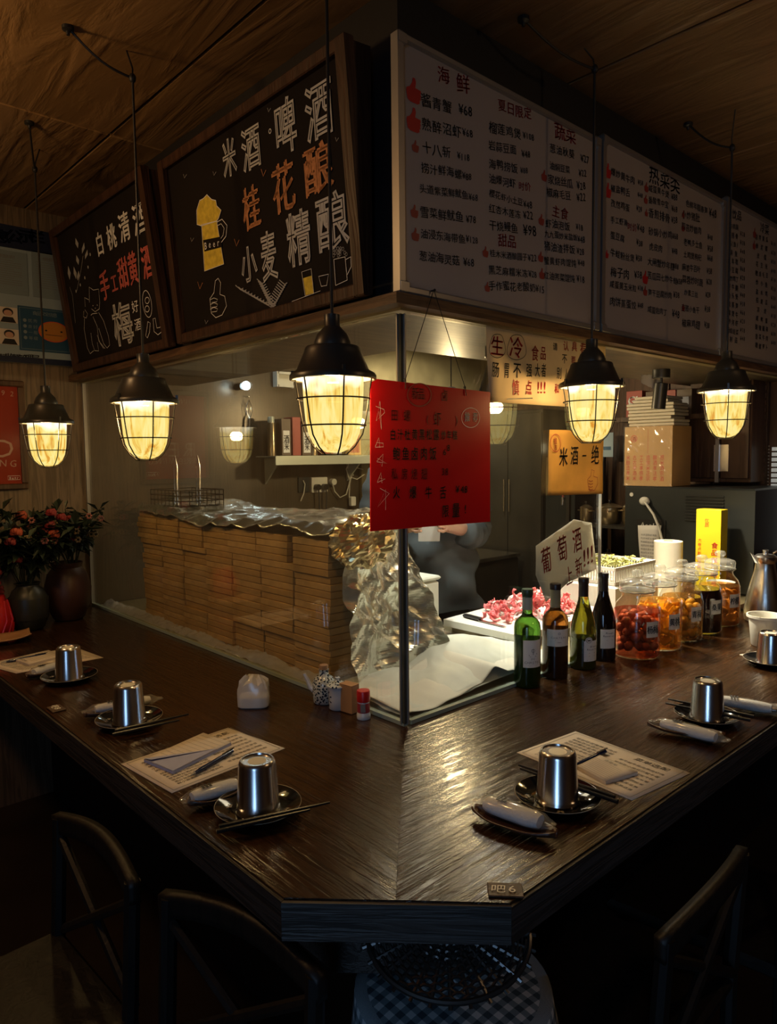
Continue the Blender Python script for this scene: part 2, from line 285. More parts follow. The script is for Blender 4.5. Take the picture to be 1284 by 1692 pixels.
# ------------------------------------------------------------------ mesh builder
class MB:
    def __init__(s): s.v = []; s.f = []; s.uv = None
    def add(s, vs, fs):
        k = len(s.v); s.v += [tuple(p) for p in vs]; s.f += [tuple(i + k for i in f) for f in fs]; return s
    def box(s, c, d, rz=0, bev=0):
        cx, cy, cz = c; x, y, z = d[0]/2, d[1]/2, d[2]/2
        if bev:
            b = min(bev, x*.9, y*.9, z*.9); pts = []
            for zz, ins in ((-z, b), (-z + b, 0), (z - b, 0), (z, b)):
                for sx, sy in ((-1, -1), (1, -1), (1, 1), (-1, 1)):
                    pts.append((sx*(x - ins), sy*(y - ins), zz))
            fs = [(3, 2, 1, 0), (12, 13, 14, 15)]
            for k in range(3):
                for i in range(4): j = (i + 1) % 4; fs.append((k*4 + i, k*4 + j, k*4 + 4 + j, k*4 + 4 + i))
        else:
            pts = [(sx*x, sy*y, sz*z) for sz in (-1, 1) for sx, sy in ((-1, -1), (1, -1), (1, 1), (-1, 1))]
            fs = [(3, 2, 1, 0), (4, 5, 6, 7), (0, 1, 5, 4), (1, 2, 6, 5), (2, 3, 7, 6), (3, 0, 4, 7)]
        ca, sa = math.cos(rz), math.sin(rz)
        return s.add([(cx + p[0]*ca - p[1]*sa, cy + p[0]*sa + p[1]*ca, cz + p[2]) for p in pts], fs)
    def prism(s, poly, z0, z1):
        n = len(poly)
        vs = [(*p[:2], z0) for p in poly] + [(*p[:2], z1) for p in poly]
        fs = [tuple(range(n))[::-1], tuple(range(n, 2*n))] + [(i, (i + 1) % n, n + (i + 1) % n, n + i) for i in range(n)]
        return s.add(vs, fs)
    def lathe(s, prof, n=24, c=(0, 0, 0), cap0=True, cap1=True):
        vs = []; fs = []
        for r, z in prof:
            for i in range(n): a = 2*PI*i/n; vs.append((c[0] + r*math.cos(a), c[1] + r*math.sin(a), c[2] + z))
        for k in range(len(prof) - 1):
            for i in range(n): j = (i + 1) % n; fs.append((k*n + i, k*n + j, (k + 1)*n + j, (k + 1)*n + i))
        if cap0: fs.append(tuple(range(n))[::-1])
        if cap1: fs.append(tuple(range((len(prof) - 1)*n, len(prof)*n)))
        return s.add(vs, fs)
    def tube(s, pts, r, n=8, closed=False, caps=True):
        pts = [Vector(p) for p in pts]; m = len(pts); vs = []; fs = []
        rs = r if isinstance(r, (list, tuple)) else [r]*m
        up = None
        for k, p in enumerate(pts):
            a = pts[(k - 1) % m] if (closed or k > 0) else p; b = pts[(k + 1) % m] if (closed or k < m - 1) else p
            t = (b - a).normalized()
            if up is None: up = Vector((0, 0, 1)) if abs(t.z) < .9 else Vector((1, 0, 0))
            sx = t.cross(up)
            if sx.length < 1e-6: sx = t.orthogonal()
            sx.normalize(); up = sx.cross(t).normalized()
            for i in range(n):
                an = 2*PI*i/n; vs.append(p + (sx*math.cos(an) + up*math.sin(an))*rs[k])
        for k in range(m if closed else m - 1):
            k2 = (k + 1) % m
            for i in range(n): j = (i + 1) % n; fs.append((k*n + i, k*n + j, k2*n + j, k2*n + i))
        if caps and not closed: fs.append(tuple(range(n))[::-1]); fs.append(tuple(range((m - 1)*n, m*n)))
        return s.add(vs, fs)
    def sphere(s, c, r, n=10, m=7):
        rx, ry, rz = r if isinstance(r, (list, tuple)) else (r, r, r); vs = [(c[0], c[1], c[2] - rz)]; fs = []
        for k in range(1, m):
            ph = -PI/2 + PI*k/m
            for i in range(n): a = 2*PI*i/n; vs.append((c[0] + rx*math.cos(ph)*math.cos(a), c[1] + ry*math.cos(ph)*math.sin(a), c[2] + rz*math.sin(ph)))
        vs.append((c[0], c[1], c[2] + rz)); L = len(vs) - 1
        for i in range(n):
            j = (i + 1) % n; fs.append((0, 1 + j, 1 + i)); fs.append((L, 1 + (m - 2)*n + i, 1 + (m - 2)*n + j))
            for k in range(m - 2): fs.append((1 + k*n + i, 1 + k*n + j, 1 + (k + 1)*n + j, 1 + (k + 1)*n + i))
        return s.add(vs, fs)
    def grid(s, nu, nv, fn, thick=0):
        vs = [fn(i/(nu - 1), j/(nv - 1)) for j in range(nv) for i in range(nu)]
        fs = [(j*nu + i, j*nu + i + 1, (j + 1)*nu + i + 1, (j + 1)*nu + i) for j in range(nv - 1) for i in range(nu - 1)]
        return s.add(vs, fs)
    def build(s, name, mat, parent=None, smooth=False, loc=None, rot=None, origin=None, angle=None):
        me = bpy.data.meshes.new(name)
        vs = s.v
        if origin is not None: o_ = Vector(origin); vs = [tuple(Vector(p) - o_) for p in s.v]
        me.from_pydata(vs, [], s.f); me.materials.append(mat)
        if smooth:
            me.polygons.foreach_set('use_smooth', [True]*len(me.polygons))
            me.set_sharp_from_angle(angle=math.radians(angle or 40))
        me.update()
        o = bpy.data.objects.new(name, me); C.objects.link(o)
        if parent: o.parent = parent
        if origin is not None: o.location = origin
        if loc is not None: o.location = loc
        if rot is not None: o.rotation_euler = rot
        return o

def tag(o, label=None, cat=None, group=None, kind=None):
    if label: o['label'] = label
    if cat: o['category'] = cat
    if group: o['group'] = group
    if kind: o['kind'] = kind
    return o
def thing(name, label, cat, loc=(0, 0, 0), rz=0, group=None, rx=0):
    o = bpy.data.objects.new(name, None); C.objects.link(o); o.empty_display_size = .05
    o.location = loc; o.rotation_euler = (rx, 0, rz); return tag(o, label, cat, group)
def copy_tree(o, parent=None):
    c = o.copy(); C.objects.link(c); c.parent = parent
    for ch in list(o.children): copy_tree(ch, c)
    return c
def struct(o): o['kind'] = 'structure'; return o
def solid(o, t, off=0):
    m = o.modifiers.new('solid', 'SOLIDIFY'); m.thickness = t; m.offset = off; return o

# ------------------------------------------------------------------ lettering (flat print, as thin mesh on the surface)
_fc = bpy.data.curves.new('glyph', 'FONT'); _fc.resolution_u = 2; _fo = bpy.data.objects.new('glyph', _fc)
_oc = bpy.data.curves.new('glyph_outline', 'FONT'); _oc.resolution_u = 1; _oc.fill_mode = 'NONE'; _oc.bevel_depth = .022; _oc.bevel_resolution = 0
_oo = bpy.data.objects.new('glyph_outline', _oc)
_gc = {}
def glyph(ch, outline=False, bold=0.0):
    k = (ch, outline, bold)
    if k not in _gc:
        c, o = (_oc, _oo) if outline else (_fc, _fo)
        c.body = ch; c.offset = 0
        me = bpy.data.meshes.new_from_object(o)
        _gc[k] = ([(v.co.x, v.co.y) for v in me.vertices], [tuple(p.vertices) for p in me.polygons]); bpy.data.meshes.remove(me)
    return _gc[k]
class Ink:
    """collects glyphs and strokes in a sheet's own plane (x right, z up, print on its -y face)"""
    def __init__(s, y=-.0006): s.mb = MB(); s.y = y; s.n = 0
    def ch(s, c, u, v, sz, sx=1.0, rot=0.0, shear=0.0, outline=False, bold=0.0):
        vs, fs = glyph(c, outline, bold)
        if not fs: return
        x0 = min(p[0] for p in vs); x1 = max(p[0] for p in vs); cx = (x0 + x1)/2; cy = .38 if ord(c) > 0x2000 else .35
        ca, sa = math.cos(rot), math.sin(rot); out = []
        s.n += 1; yy = s.y - (s.n % 7)*.00002
        for bo in ((-bold/2, bold/2) if bold else (0,)):
            out = []
            for x, z in vs:
                a = (x - cx + bo*1.6)*sx*sz; b = (z - cy + bo*.8)*sz; a += shear*b
                out.append((u + a*ca - b*sa, yy, v + a*sa + b*ca))
            s.mb.add(out, fs)
    def line(s, text, u0, v0, u1, v1, sz=None, jit=.06, sx=None, bold=0.0):
        n = len(text); L = math.hypot(u1 - u0, v1 - v0); st = L/max(n, 1); sz = sz or st*(1.9 if ord(text[0]) < 0x2000 else .88)
        sx = sx or (.95 if ord(text[0]) < 0x2000 else 1.12); ang = math.atan2(v1 - v0, u1 - u0)
        for i, c in enumerate(text):
            if c == ' ': continue
            t = (i + .5)/n; asc = ord(c) < 0x2000
            s.ch(c, u0 + (u1 - u0)*t, v0 + (v1 - v0)*t + sz*random.uniform(-jit, jit), sz*random.uniform(1 - jit, 1 + jit), sx, ang + random.uniform(-jit, jit), random.uniform(0, jit*2), bold=bold)
    def stroke(s, pts, w, closed=False):
        s.n += 1; yy = s.y - (s.n % 7)*.00002
        pts = [Vector(p) for p in pts]
        if closed: pts.append(pts[0])
        vs = []; m = len(pts)
        for k, p in enumerate(pts):
            a = pts[max(k - 1, 0)]; b = pts[min(k + 1, m - 1)]
            if closed and k in (0, m - 1): a = pts[-2]; b = pts[1]
            t = (b - a); t = t.normalized() if t.length else Vector((1, 0)); nrm = Vector((-t.y, t.x))*w/2
            vs += [(p.x + nrm.x, yy, p.y + nrm.y), (p.x - nrm.x, yy, p.y - nrm.y)]
        s.mb.add(vs, [(2*k, 2*k + 1, 2*k + 3, 2*k + 2) for k in range(m - 1)])
    def poly(s, pts, dy=0): s.mb.add([(p[0], s.y - dy, p[1]) for p in pts], [tuple(range(len(pts)))])
    def circle(s, u, v, r, w, rx=1.0, n=28): s.stroke([(u + r*rx*math.cos(2*PI*i/n), v + r*math.sin(2*PI*i/n)) for i in range(n)], w, True)
    def disc(s, u, v, r, rx=1.0, n=28, dy=0): s.poly([(u + r*rx*math.cos(2*PI*i/n), v + r*math.sin(2*PI*i/n)) for i in range(n)], dy)
    def thumb(s, u, v, h):
        P_ = [(-.30, -.42), (-.36, -.1), (-.33, .02), (-.18, .10), (-.05, .30), (-.02, .5), (.10, .5), (.14, .35), (.10, .12), (.38, .10), (.40, .0), (.36, -.04), (.41, -.12), (.36, -.18), (.39, -.26), (.32, -.32), (.33, -.42), (.22, -.5), (-.15, -.5)]
        s.poly([(u + x*h*1.15, v + z*h) for x, z in P_])
    def build(s, name, mat, parent):
        if not s.mb.f: return None
        return s.mb.build(name, mat, parent)
def inplane(o, x, y):
    """where the sight line of pixel x, y meets the sheet's plane, in the sheet's own coordinates"""
    Mi = (Matrix.Translation(o.location) @ o.rotation_euler.to_matrix().to_4x4()).inverted()
    a = Mi @ CAM; d = Mi.to_3x3() @ ray(x, y); t = -a.y/d.y; q = a + d*t; return (q.x, q.z)

# ================================================================== STRUCTURE
XR, YB = 2.75, 2.03
struct(MB().box((-.3, -.7, -.05), (6.5, 5.7, .1)).build('floor', M['floorm']))
cl = struct(MB().box((-.3, -.7, 2.53), (6.5, 5.7, .06)).build('ceiling', M['dark']))
xs = [-3.5, -2.72, -1.88, -1.04, -.2, .64, 1.48, 2.32, 2.85]; ys = [-3.5, -1.31, 1.13, 2.1]
for i in range(len(xs) - 1):
    for j in range(len(ys) - 1):
        cx, cy = (xs[i] + xs[i + 1])/2, (ys[j] + ys[j + 1])/2
        p = MB().box((0, 0, 0), (xs[i + 1] - xs[i] - .007, ys[j + 1] - ys[j] - .007, .014), bev=.003).build('ceiling_panel', M['ceil'], cl, loc=(cx, cy, 2.492 + random.uniform(-.0015, .0015)))
struct(MB().box((-1.75, YB + .05, 1.25), (3.5, .1, 2.5)).build('wall_back', M['wallwood']))
struct(MB().box((1.425, YB + .05, 1.25), (2.85, .1, 2.5)).build('wall_kitchen', M['browntile']))
wr = struct(MB().box((XR + .05, -.7, 1.25), (.1, 5.6, 2.5)).build('wall_right', M['darkwood']))
for k in range(9):
    MB().box((0, 0, 0), (.02, .235, 2.3), bev=.006).build('wall_plank', M['panelwood'], wr, loc=(XR - .01, .82 - k*.245, 1.3))
struct(MB().box((-3.45, -.7, 1.25), (.1, 5.6, 2.5)).build('wall_left', M['darkwood']))
struct(MB().box((-.3, -3.45, 1.25), (6.4, .1, 2.5)).build('wall_front', M['darkwood']))
wn = struct(MB().box((-3.39, -2.3, 1.25), (.012, 1.2, 1.75)).build('window_3', M['skylit']))
MB().box((-3.385, -2.3, 1.35), (.03, 1.2, .03)).box((-3.385, -2.92, 1.25), (.04, .04, 1.83)).box((-3.385, -1.68, 1.25), (.04, .04, 1.83)).box((-3.385, -2.3, 2.14), (.04, 1.28, .04)).box((-3.385, -2.3, .36), (.04, 1.28, .04)).build('window_frame', M['framewood'], wn)

# soffit over the kitchen counter (carries the boards) and its light wood underside
sf = struct(MB().prism([(-.02, -.02), (XR, -.02), (XR, .52), (.5, .52), (.5, YB), (-.02, YB)], 1.815, 2.485).build('soffit', M['dark']))
MB().prism([(-.02, -.02), (XR, -.02), (XR, .52), (.5, .52), (.5, YB), (-.02, YB)], 1.800, 1.815).build('soffit_underside', M['soffit'], sf)
t1 = struct(MB().prism([(-.055, -.045), (XR, -.045), (XR, -.001), (-.001, -.001)], 1.788, 1.812).build('trim_1', M['trimwood']))
t2 = struct(MB().prism([(-.055, -.045), (-.0015, -.0005), (-.0015, YB), (-.055, YB)], 1.788, 1.812).build('trim_2', M['trimwood_y']))
struct(MB().prism([(-.012, -.012), (XR, -.012), (XR, .018), (.018, .018), (.018, YB), (-.012, YB)], 1.7825, 1.800).build('trim_3', M['steelwall']))

# glass of the kitchen box: left pane, right pane, corner strip, bottom channels
w1 = struct(MB().box((.004, 1.02, 1.292), (.008, 2.0, .98)).build('window_1', M['pane']))
MB().box((.004, 1.01, .806), (.014, 2.02, .010)).build('window_channel', M['paneedge'], w1)
MB().box((.004, YB - .006, 1.292), (.014, .012, .98)).build('window_channel', M['alu'], w1)
w2 = struct(MB().box((.445, .004, 1.292), (.85, .008, .98)).build('window_2', M['pane']))
MB().box((.445, .004, .806), (.85, .014, .010)).build('window_channel', M['paneedge'], w2)
MB().box((.871, .004, 1.29), (.004, .009, .98)).build('window_edge', M['whiteplast'], w2)
MB().box((.0015, .0015, 1.292), (.009, .009, .972), bev=.002).build('window_corner', M['cornerstrip'], w2)
for dx, dy in ((-.004, .0085), (.0085, -.004)): MB().box((dx, dy, 1.292), (.004, .004, .972)).build('window_corner_edge', M['alu'], w2)

# ================================================================== BAR COUNTER
bc = thing('bar_counter', 'dark grained bar counter wrapping round the glass kitchen box with a cut-off corner', 'counter')
WL, WR_ = -.594, -.598
mx_ = (-.478, -.479)
MB().prism([(0, 0), (0, YB), (WL, YB), (WL, -.36), mx_], .744, .80).build('counter_top', M['top_y'], bc)
MB().prism([(.0008, 0), (mx_[0] + .0008, mx_[1]), (-.362, WR_), (XR - .03, WR_), (XR - .03, 0)], .744, .80).build('counter_top', M['top_x'], bc)
MB().prism([(WL - .006, YB), (WL - .006, -.3625), (WL, -.36), (WL, YB)], .740, .797).build('edge_band', M['edge_y_shaded'], bc)
MB().prism([(-.1685, -.003), (.1685, -.003), (.1660, .0035), (-.1660, .0035)], .738, .797).build('edge_band', M['edge'], bc, loc=(-.4805, -.4815, 0), rot=(0, 0, -PI/4))
MB().prism([(-.3645, WR_ - .006), (XR - .03, WR_ - .006), (XR - .03, WR_), (-.362, WR_)], .740, .797).build('edge_band', M['edge'], bc)
MB().prism([(-.492, YB), (-.492, -.347), (-.347, -.492), (XR - .03, -.492), (XR - .03, -.462), (-.335, -.462), (-.462, -.335), (-.462, YB)], .622, .742).build('apron', M['edge'], bc)
MB().prism([(-.20, YB), (-.20, -.14), (-.14, -.20), (XR - .03, -.20), (XR - .03, -.16), (-.12, -.16), (-.16, -.12), (-.16, YB)], 0, .742).build('base_panel', M['under'], bc)
kc = thing('kitchen_worktop', 'steel kitchen worktop inside the glass box, level with the wooden bar', 'worktop')
MB().prism([(.002, .002), (XR - .03, .002), (XR - .03, .66), (.62, .66), (.62, YB - .01), (.002, YB - .01)], .76, .798).build('work_surface', M['steelwall'], kc)
MB().prism([(-.1, -.1), (XR - .03, -.1), (XR - .03, .63), (.59, .63), (.59, YB - .01), (-.1, YB - .01)], 0, .742).build('cabinet_body', M['dkcab'], kc)

# number plates on the counter rim
def number_plate(px, py, text, label):
    p = onz(px, py, .80)
    t = thing('number_plate', label, 'plate', (p.x, p.y, .8005), math.radians(-47) if px > 400 else math.radians(-90), 'seat number plates on the counter')
    MB().box((0, 0, .0015), (.052, .034, .003), bev=.001).build('plate_base', M['darkwood'], t)
    ik = Ink(0); ik.line(text, -.02, 0, .02, 0, .022)
    o = ik.build('numeral', M['chalkwhite'], t); o.rotation_euler = (-PI/2, 0, 0); o.location = (0, 0, .0045)
number_plate(835, 1473, '吧6', 'dark wooden seat plate reading bar 6 at the cut corner of the counter')
number_plate(93, 1172, '吧8', 'small dark seat plate on the left rim of the counter')

# ================================================================== WHITEBOARDS
def text_px(ik, o, s, pts, **kw):
    (x0, y0), (x1, y1) = pts; a = inplane(o, x0, y0); b = inplane(o, x1, y1)
    ik.line(s, a[0], a[1], b[0], b[1], **kw)
def thumb_px(ik, o, x, y, h, fl=1):
    a = inplane(o, x, y - h/2); b = inplane(o, x, y + h/2); sz = math.hypot(a[0] - b[0], a[1] - b[1])
    ik.thumb((a[0] + b[0])/2, (a[1] + b[1])/2, sz)
def whiteboard(x0, x1, z0, z1, label):
    o = thing('whiteboard', label, 'whiteboard', (x0, -.0345, z0), 0, 'handwritten whiteboard menus over the kitchen')
    w_, h_ = x1 - x0, z1 - z0
    MB().box((w_/2, .006, h_/2), (w_ - .01, .011, h_ - .01)).build('board_face', M['board'], o)
    f = MB()
    f.box((w_/2, .003, h_ - .009), (w_, .022, .018), bev=.004).box((w_/2, .003, .009), (w_, .022, .018), bev=.004)
    f.box((.008, .003, h_/2), (.018, .022, h_), bev=.004).box((w_ - .008, .003, h_/2), (.018, .022, h_), bev=.004)
    f.build('board_frame', M['alu'], o)
    for cx, cz in ((.014, .014), (w_ - .014, .014), (.014, h_ - .014), (w_ - .014, h_ - .014)):
        MB().box((cx, .003, cz), (.026, .026, .036), bev=.008).build('corner_cap', M['alu'], o)
    return o
wb1 = whiteboard(ony(655, 260, -.034).x, ony(989, 370, -.034).x - .003, 1.8135, ony(655, 50, -.034).z, 'whiteboard menu nearest the corner, headed with red seafood and summer special titles')
wb2 = whiteboard(ony(992, 380, -.034).x, ony(1194, 450, -.034).x - .003, 1.8135, ony(995, 222, -.034).z, 'middle whiteboard menu, its dishes in three handwritten columns')
wb3 = whiteboard(ony(1196, 450, -.034).x, 2.50, 1.8135, ony(1200, 325, -.034).z, 'whiteboard menu furthest right, cut by the edge of the picture')
bk, rd, dr = Ink(), Ink(), Ink()
def c3(l, ik, o, off=(620, 30), sc=3.192, sz=None, flip=False):
    for s, x0, y0, x1, y1 in l:
        text_px(ik, o, s, ((off[0] + x0/sc, off[1] + y0/sc), (off[0] + x1/sc, off[1] + y1/sc)), bold=.012, sz=sz)
c3([('海', 325, 290, 395, 310), ('鲜', 425, 335, 500, 350), ('夏日限定', 645, 455, 825, 510), ('甜品', 645, 1170, 745, 1180), ('蔬菜', 945, 590, 1060, 625), ('主食', 930, 1010, 1020, 1035), ('时价', 755, 880, 820, 895)], rd, wb1)
c3([('酱青蟹', 240, 425, 405, 475), ('¥68', 440, 475, 512, 500), ('熟醉沼虾', 243, 555, 455, 600), ('¥68', 458, 600, 515, 612), ('十八斩', 245, 675, 400, 712), ('¥118', 432, 725, 498, 740),
    ('捞汁鲜海螺', 240, 785, 458, 825), ('¥88', 458, 830, 508, 840), ('头道紫菜鲜鱿鱼', 232, 895, 490, 935), ('¥68', 492, 940, 542, 948), ('雪菜鲜鱿鱼', 235, 1020, 465, 1050), ('¥78', 478, 1058, 532, 1065),
    ('油浸东海带鱼', 237, 1135, 475, 1165), ('¥128', 478, 1165, 542, 1172), ('葱油海灵菇', 230, 1252, 445, 1280), ('¥68', 465, 1283, 522, 1288),
    ('榴莲鸡煲', 598, 570, 770, 612), ('¥108', 778, 615, 838, 630), ('岩蒜豆面', 595, 670, 745, 695), ('¥48', 772, 712, 818, 718), ('海鸭捞饭', 598, 765, 752, 795), ('¥88', 765, 800, 805, 805),
    ('油爆河虾', 598, 845, 740, 875), ('樱花虾小土豆', 600, 920, 778, 975), ('¥48', 780, 980, 828, 988), ('红杏木莲冻', 598, 1000, 768, 1040), ('¥22', 780, 1038, 832, 1045),
    ('干烧鳗鱼', 600, 1088, 752, 1110), ('¥98', 780, 1112, 850, 1120), ('桂木米酒酿圆子', 603, 1240, 802, 1262), ('¥22', 804, 1265, 852, 1268), ('黑芝麻糯米冻', 596, 1325, 806, 1348), ('¥28', 808, 1348, 852, 1352),
    ('手作蜜花老酸奶', 597, 1410, 846, 1420), ('¥15', 846, 1428, 892, 1432),
    ('葱油秋葵', 918, 680, 1052, 720), ('¥27', 1083, 740, 1128, 750), ('油焖豆菜', 918, 775, 1028, 805), ('¥22', 1073, 815, 1114, 820), ('家烧丝瓜', 910, 845, 1042, 875), ('¥28', 1062, 882, 1110, 888),
    ('椒麻毛豆', 903, 915, 1032, 938), ('¥22', 1062, 942, 1110, 948), ('虾油泡饭', 896, 1080, 1028, 1100), ('¥18', 1058, 1102, 1096, 1106), ('九九蛋炒米盐饭', 892, 1135, 1066, 1160), ('¥48', 1066, 1165, 1106, 1168),
    ('猪油渣拌饭', 890, 1200, 1054, 1225), ('¥28', 1062, 1230, 1102, 1232), ('蟹黄虾肉馄饨', 888, 1275, 1060, 1295), ('¥48', 1068, 1290, 1104, 1294), ('红油荠菜馄饨', 888, 1355, 1052, 1378), ('¥18', 1062, 1375, 1104, 1380)], bk, wb1)
for x, y, h in ((200, 380, 120), (200, 535, 115)): thumb_px(rd, wb1, 620 + x/3.192, 30 + y/3.192, h/3.192*1.1)
for x, y, h in ((210, 675, 55), (205, 1018, 60), (210, 1140, 60), (875, 1062, 52), (872, 1258, 48), (878, 1347, 50), (580, 1232, 50), (590, 1417, 45), (890, 830, 52)): thumb_px(dr, wb1, 620 + x/3.192, 30 + y/3.192, h/3.192*1.15)
bk.build('black_lettering', M['inkblack'], wb1); rd.build('red_lettering', M['inkred'], wb1); dr.build('red_thumb_mark', M['inkdullred'], wb1)
bk, rd, dr = Ink(), Ink(), Ink()
o2 = (980, 200); s2 = 4.03
c3([('热菜类', 370, 340, 580, 425), ('爆炒黄牛肉', 116, 335, 278, 400), ('¥58', 298, 405, 334, 415), ('椒盐鸭舌', 116, 445, 246, 480), ('¥48', 296, 490, 330, 500), ('孜然鸡蛋', 116, 540, 244, 580), ('¥28', 288, 580, 326, 590),
    ('手工虾滑', 116, 655, 230, 680), ('¥48', 292, 705, 342, 722), ('蛋豆腐', 114, 755, 210, 785), ('¥38', 288, 805, 330, 820), ('牛蛙粉丝煲', 114, 870, 276, 920), ('¥58', 284, 905, 326, 920), ('梅子肉', 114, 1000, 242, 1025), ('¥58', 274, 1020, 326, 1030),
    ('咸蛋黄玉米粒', 110, 1085, 290, 1115), ('¥38', 296, 1110, 332, 1116), ('肉饼蒸蛋饺', 110, 1200, 288, 1228), ('¥48', 296, 1226, 334, 1232),
    ('咸蛋黄牛煲', 368, 440, 506, 490), ('¥88', 520, 500, 562, 512), ('番酸雪中宝', 368, 520, 502, 560), ('¥68', 522, 580, 562, 592), ('香煎排骨', 368, 610, 512, 650), ('¥58', 520, 655, 562, 664), ('砂锅小炒鸡', 368, 730, 526, 765), ('¥68', 526, 765, 566, 772),
    ('虎皮肉', 372, 830, 462, 855), ('¥48', 524, 862, 562, 868), ('大闸蟹炒年糕', 362, 930, 542, 970), ('¥88', 532, 965, 570, 972), ('苦瓜田七炒牛蛙', 360, 1025, 560, 1065), ('¥58', 556, 1068, 592, 1074), ('笋干豆腐炒肉', 364, 1140, 524, 1165), ('¥38', 534, 1155, 576, 1162),
    ('咸蛋佐肉丁', 362, 1250, 492, 1275), ('¥48', 526, 1278, 576, 1290),
    ('色鲜年糕春笋', 618, 545, 762, 600), ('¥48', 772, 610, 822, 622), ('小炒猪肚', 590, 620, 712, 650), ('蒜苔炒腊肉', 588, 700, 722, 735), ('¥48', 762, 770, 796, 778), ('老鸭多士鱼', 602, 800, 728, 832), ('¥58', 762, 845, 798, 852), ('土鸡煲枸杞', 600, 885, 722, 912), ('¥68', 760, 912, 796, 918),
    ('麻婆牛百叶', 592, 970, 716, 992), ('¥58', 756, 995, 792, 1002), ('蒜蓉炒时蔬', 592, 1048, 732, 1078), ('¥28', 754, 1070, 790, 1076), ('炒素三丝', 606, 1140, 698, 1160), ('¥28', 748, 1155, 782, 1160), ('豆豉小鱼干', 588, 1240, 708, 1265), ('¥38', 742, 1250, 780, 1256), ('椒麻鸡翅', 590, 1340, 712, 1358), ('¥38', 740, 1356, 776, 1362)], bk, wb2, o2, s2)
c3([('时价', 228, 700, 292, 715)], rd, wb2, o2, s2)
for x, y, h in ((97, 330, 90), (97, 460, 90), (90, 885, 50), (346, 1040, 80)): thumb_px(rd, wb2, 980 + x/4.03, 200 + y/4.03, h/4.03*1.1)
for x, y, h in ((354, 440, 60), (350, 520, 55), (354, 610, 45), (346, 1130, 60), (600, 620, 45), (598, 710, 45), (600, 1240, 45)): thumb_px(dr, wb2, 980 + x/4.03, 200 + y/4.03, h/4.03*1.1)
bk.build('black_lettering', M['inkblack'], wb2); rd.build('red_lettering', M['inkred'], wb2); dr.build('red_thumb_mark', M['inkdullred'], wb2)
bk, dr = Ink(), Ink()
A_ = ['虾仁牛肉锅', '鲜笋排骨', '鲁肉锅(鱼)', '石锅鱼', '带鱼年糕', '鸡汤豆腐', '毛豆炒鸡丁', '土豆牛腩', '大鱼头煲', '咸肉蒸笋', '豆腐煲牛', '小炒河虾', '上汤娃娃菜', '茶树菇']
B_ = ['凉拌黄瓜', '醉泥螺', '皮蛋', '花生米', '糟卤毛豆', '炸小鱼', '盐水鸡', '拍黄瓜', '凉皮', '咸鸭蛋', '酸辣藕带', '香菜牛肉', '糖醋萝卜']
c3([('饮品', 925, 615, 990, 640), ('冷菜', 1112, 705, 1172, 725)], bk, wb3, o2, s2)
c3([(s, 868, 685 + i*58, 968, 712 + i*58) for i, s in enumerate(A_)] + [('¥%d8' % (i % 5 + 2), 978, 750 + i*58, 1012, 758 + i*58) for i in range(13)], bk, wb3, o2, s2, .024)
c3([(s, 1076, 770 + i*60, 1168, 792 + i*60) for i, s in enumerate(B_)] + [('¥%d8' % (i % 4 + 1), 1184, 815 + i*60, 1216, 822 + i*60) for i in range(12)], bk, wb3, o2, s2, .024)
for x, y, h in ((1075, 745, 60), (1072, 825, 55)): thumb_px(dr, wb3, 980 + x/4.03, 200 + y/4.03, h/4.03*1.1)
bk.build('black_lettering', M['inkblack'], wb3); dr.build('red_thumb_mark', M['inkdullred'], wb3)

# ================================================================== CHALKBOARDS (tilted forward on the left ledge)
def chalkboard(pl, pr, tilt, h_, label):
    a, b = onx(*pl, -.058), onx(*pr, -.058); w_ = a.y - b.y
    o = thing('chalkboard', label, 'chalkboard', (-.060, a.y, 1.818), -PI/2, 'chalkboards leaning out over the left counter', rx=math.radians(tilt))
    MB().box((w_/2, .008, h_/2), (w_ - .03, .012, h_ - .03)).build('board_face', M['chalk_black'], o)
    for x_ in (.017, w_ - .017): MB().box((x_, -.002, h_/2), (.034, .028, h_), bev=.003).build('side_rail', M['framewood'], o)
    for z_ in (.015, h_ - .015): MB().box((w_/2, -.002, z_), (w_ - .068, .026, .030), bev=.003).build('cross_rail', M['framewood'], o)
    t_ = math.tan(math.radians(tilt))*h_*.98
    for x_ in (.008, w_ - .008):
        MB().add([(x_ - .006, .014, .01), (x_ + .006, .014, .01), (x_ - .006, .014, h_ - .01), (x_ + .006, .014, h_ - .01), (x_ - .006, .016 + t_, h_ - .01), (x_ + .006, .016 + t_, h_ - .01)],
                 [(0, 1, 3, 2), (0, 2, 4), (1, 5, 3), (2, 3, 5, 4), (0, 4, 5, 1)]).build('side_cheek', M['framewood'], o)
    return o
cb2 = chalkboard((301, 560), (611, 487), 5.0, .555, 'large chalkboard next to the corner, with a yellow beer mug and rice wine lettering')
cb1 = chalkboard((128, 607), (286, 565), 7.5, .565, 'smaller chalkboard on the far left, with red lettering, a leafy branch and two chalk cats')
def gl_px(ik, o, c, x, y, h, outline=False, sx=1.0, bold=0, rot=0):
    a = inplane(o, x, y); t = inplane(o, x, y - h/2); b = inplane(o, x, y + h/2)
    ik.ch(c, a[0], a[1], math.hypot(t[0] - b[0], t[1] - b[1])*1.05, sx, rot, 0.02, outline, bold)
def st_px(ik, o, pts, w_, off, sc, closed=False):
    ik.stroke([inplane(o, off[0] + x/sc, off[1] + y/sc) for x, y in pts], w_, closed)
def po_px(ik, o, pts, off, sc, dy=0): ik.poly([inplane(o, off[0] + x/sc, off[1] + y/sc) for x, y in pts], dy)
oa, sa_ = (270, 80), 3.383
wh, og, ye, gy, rdk = Ink(-.0012), Ink(-.0008), Ink(-.0008), Ink(-.0012), Ink(-.0014)
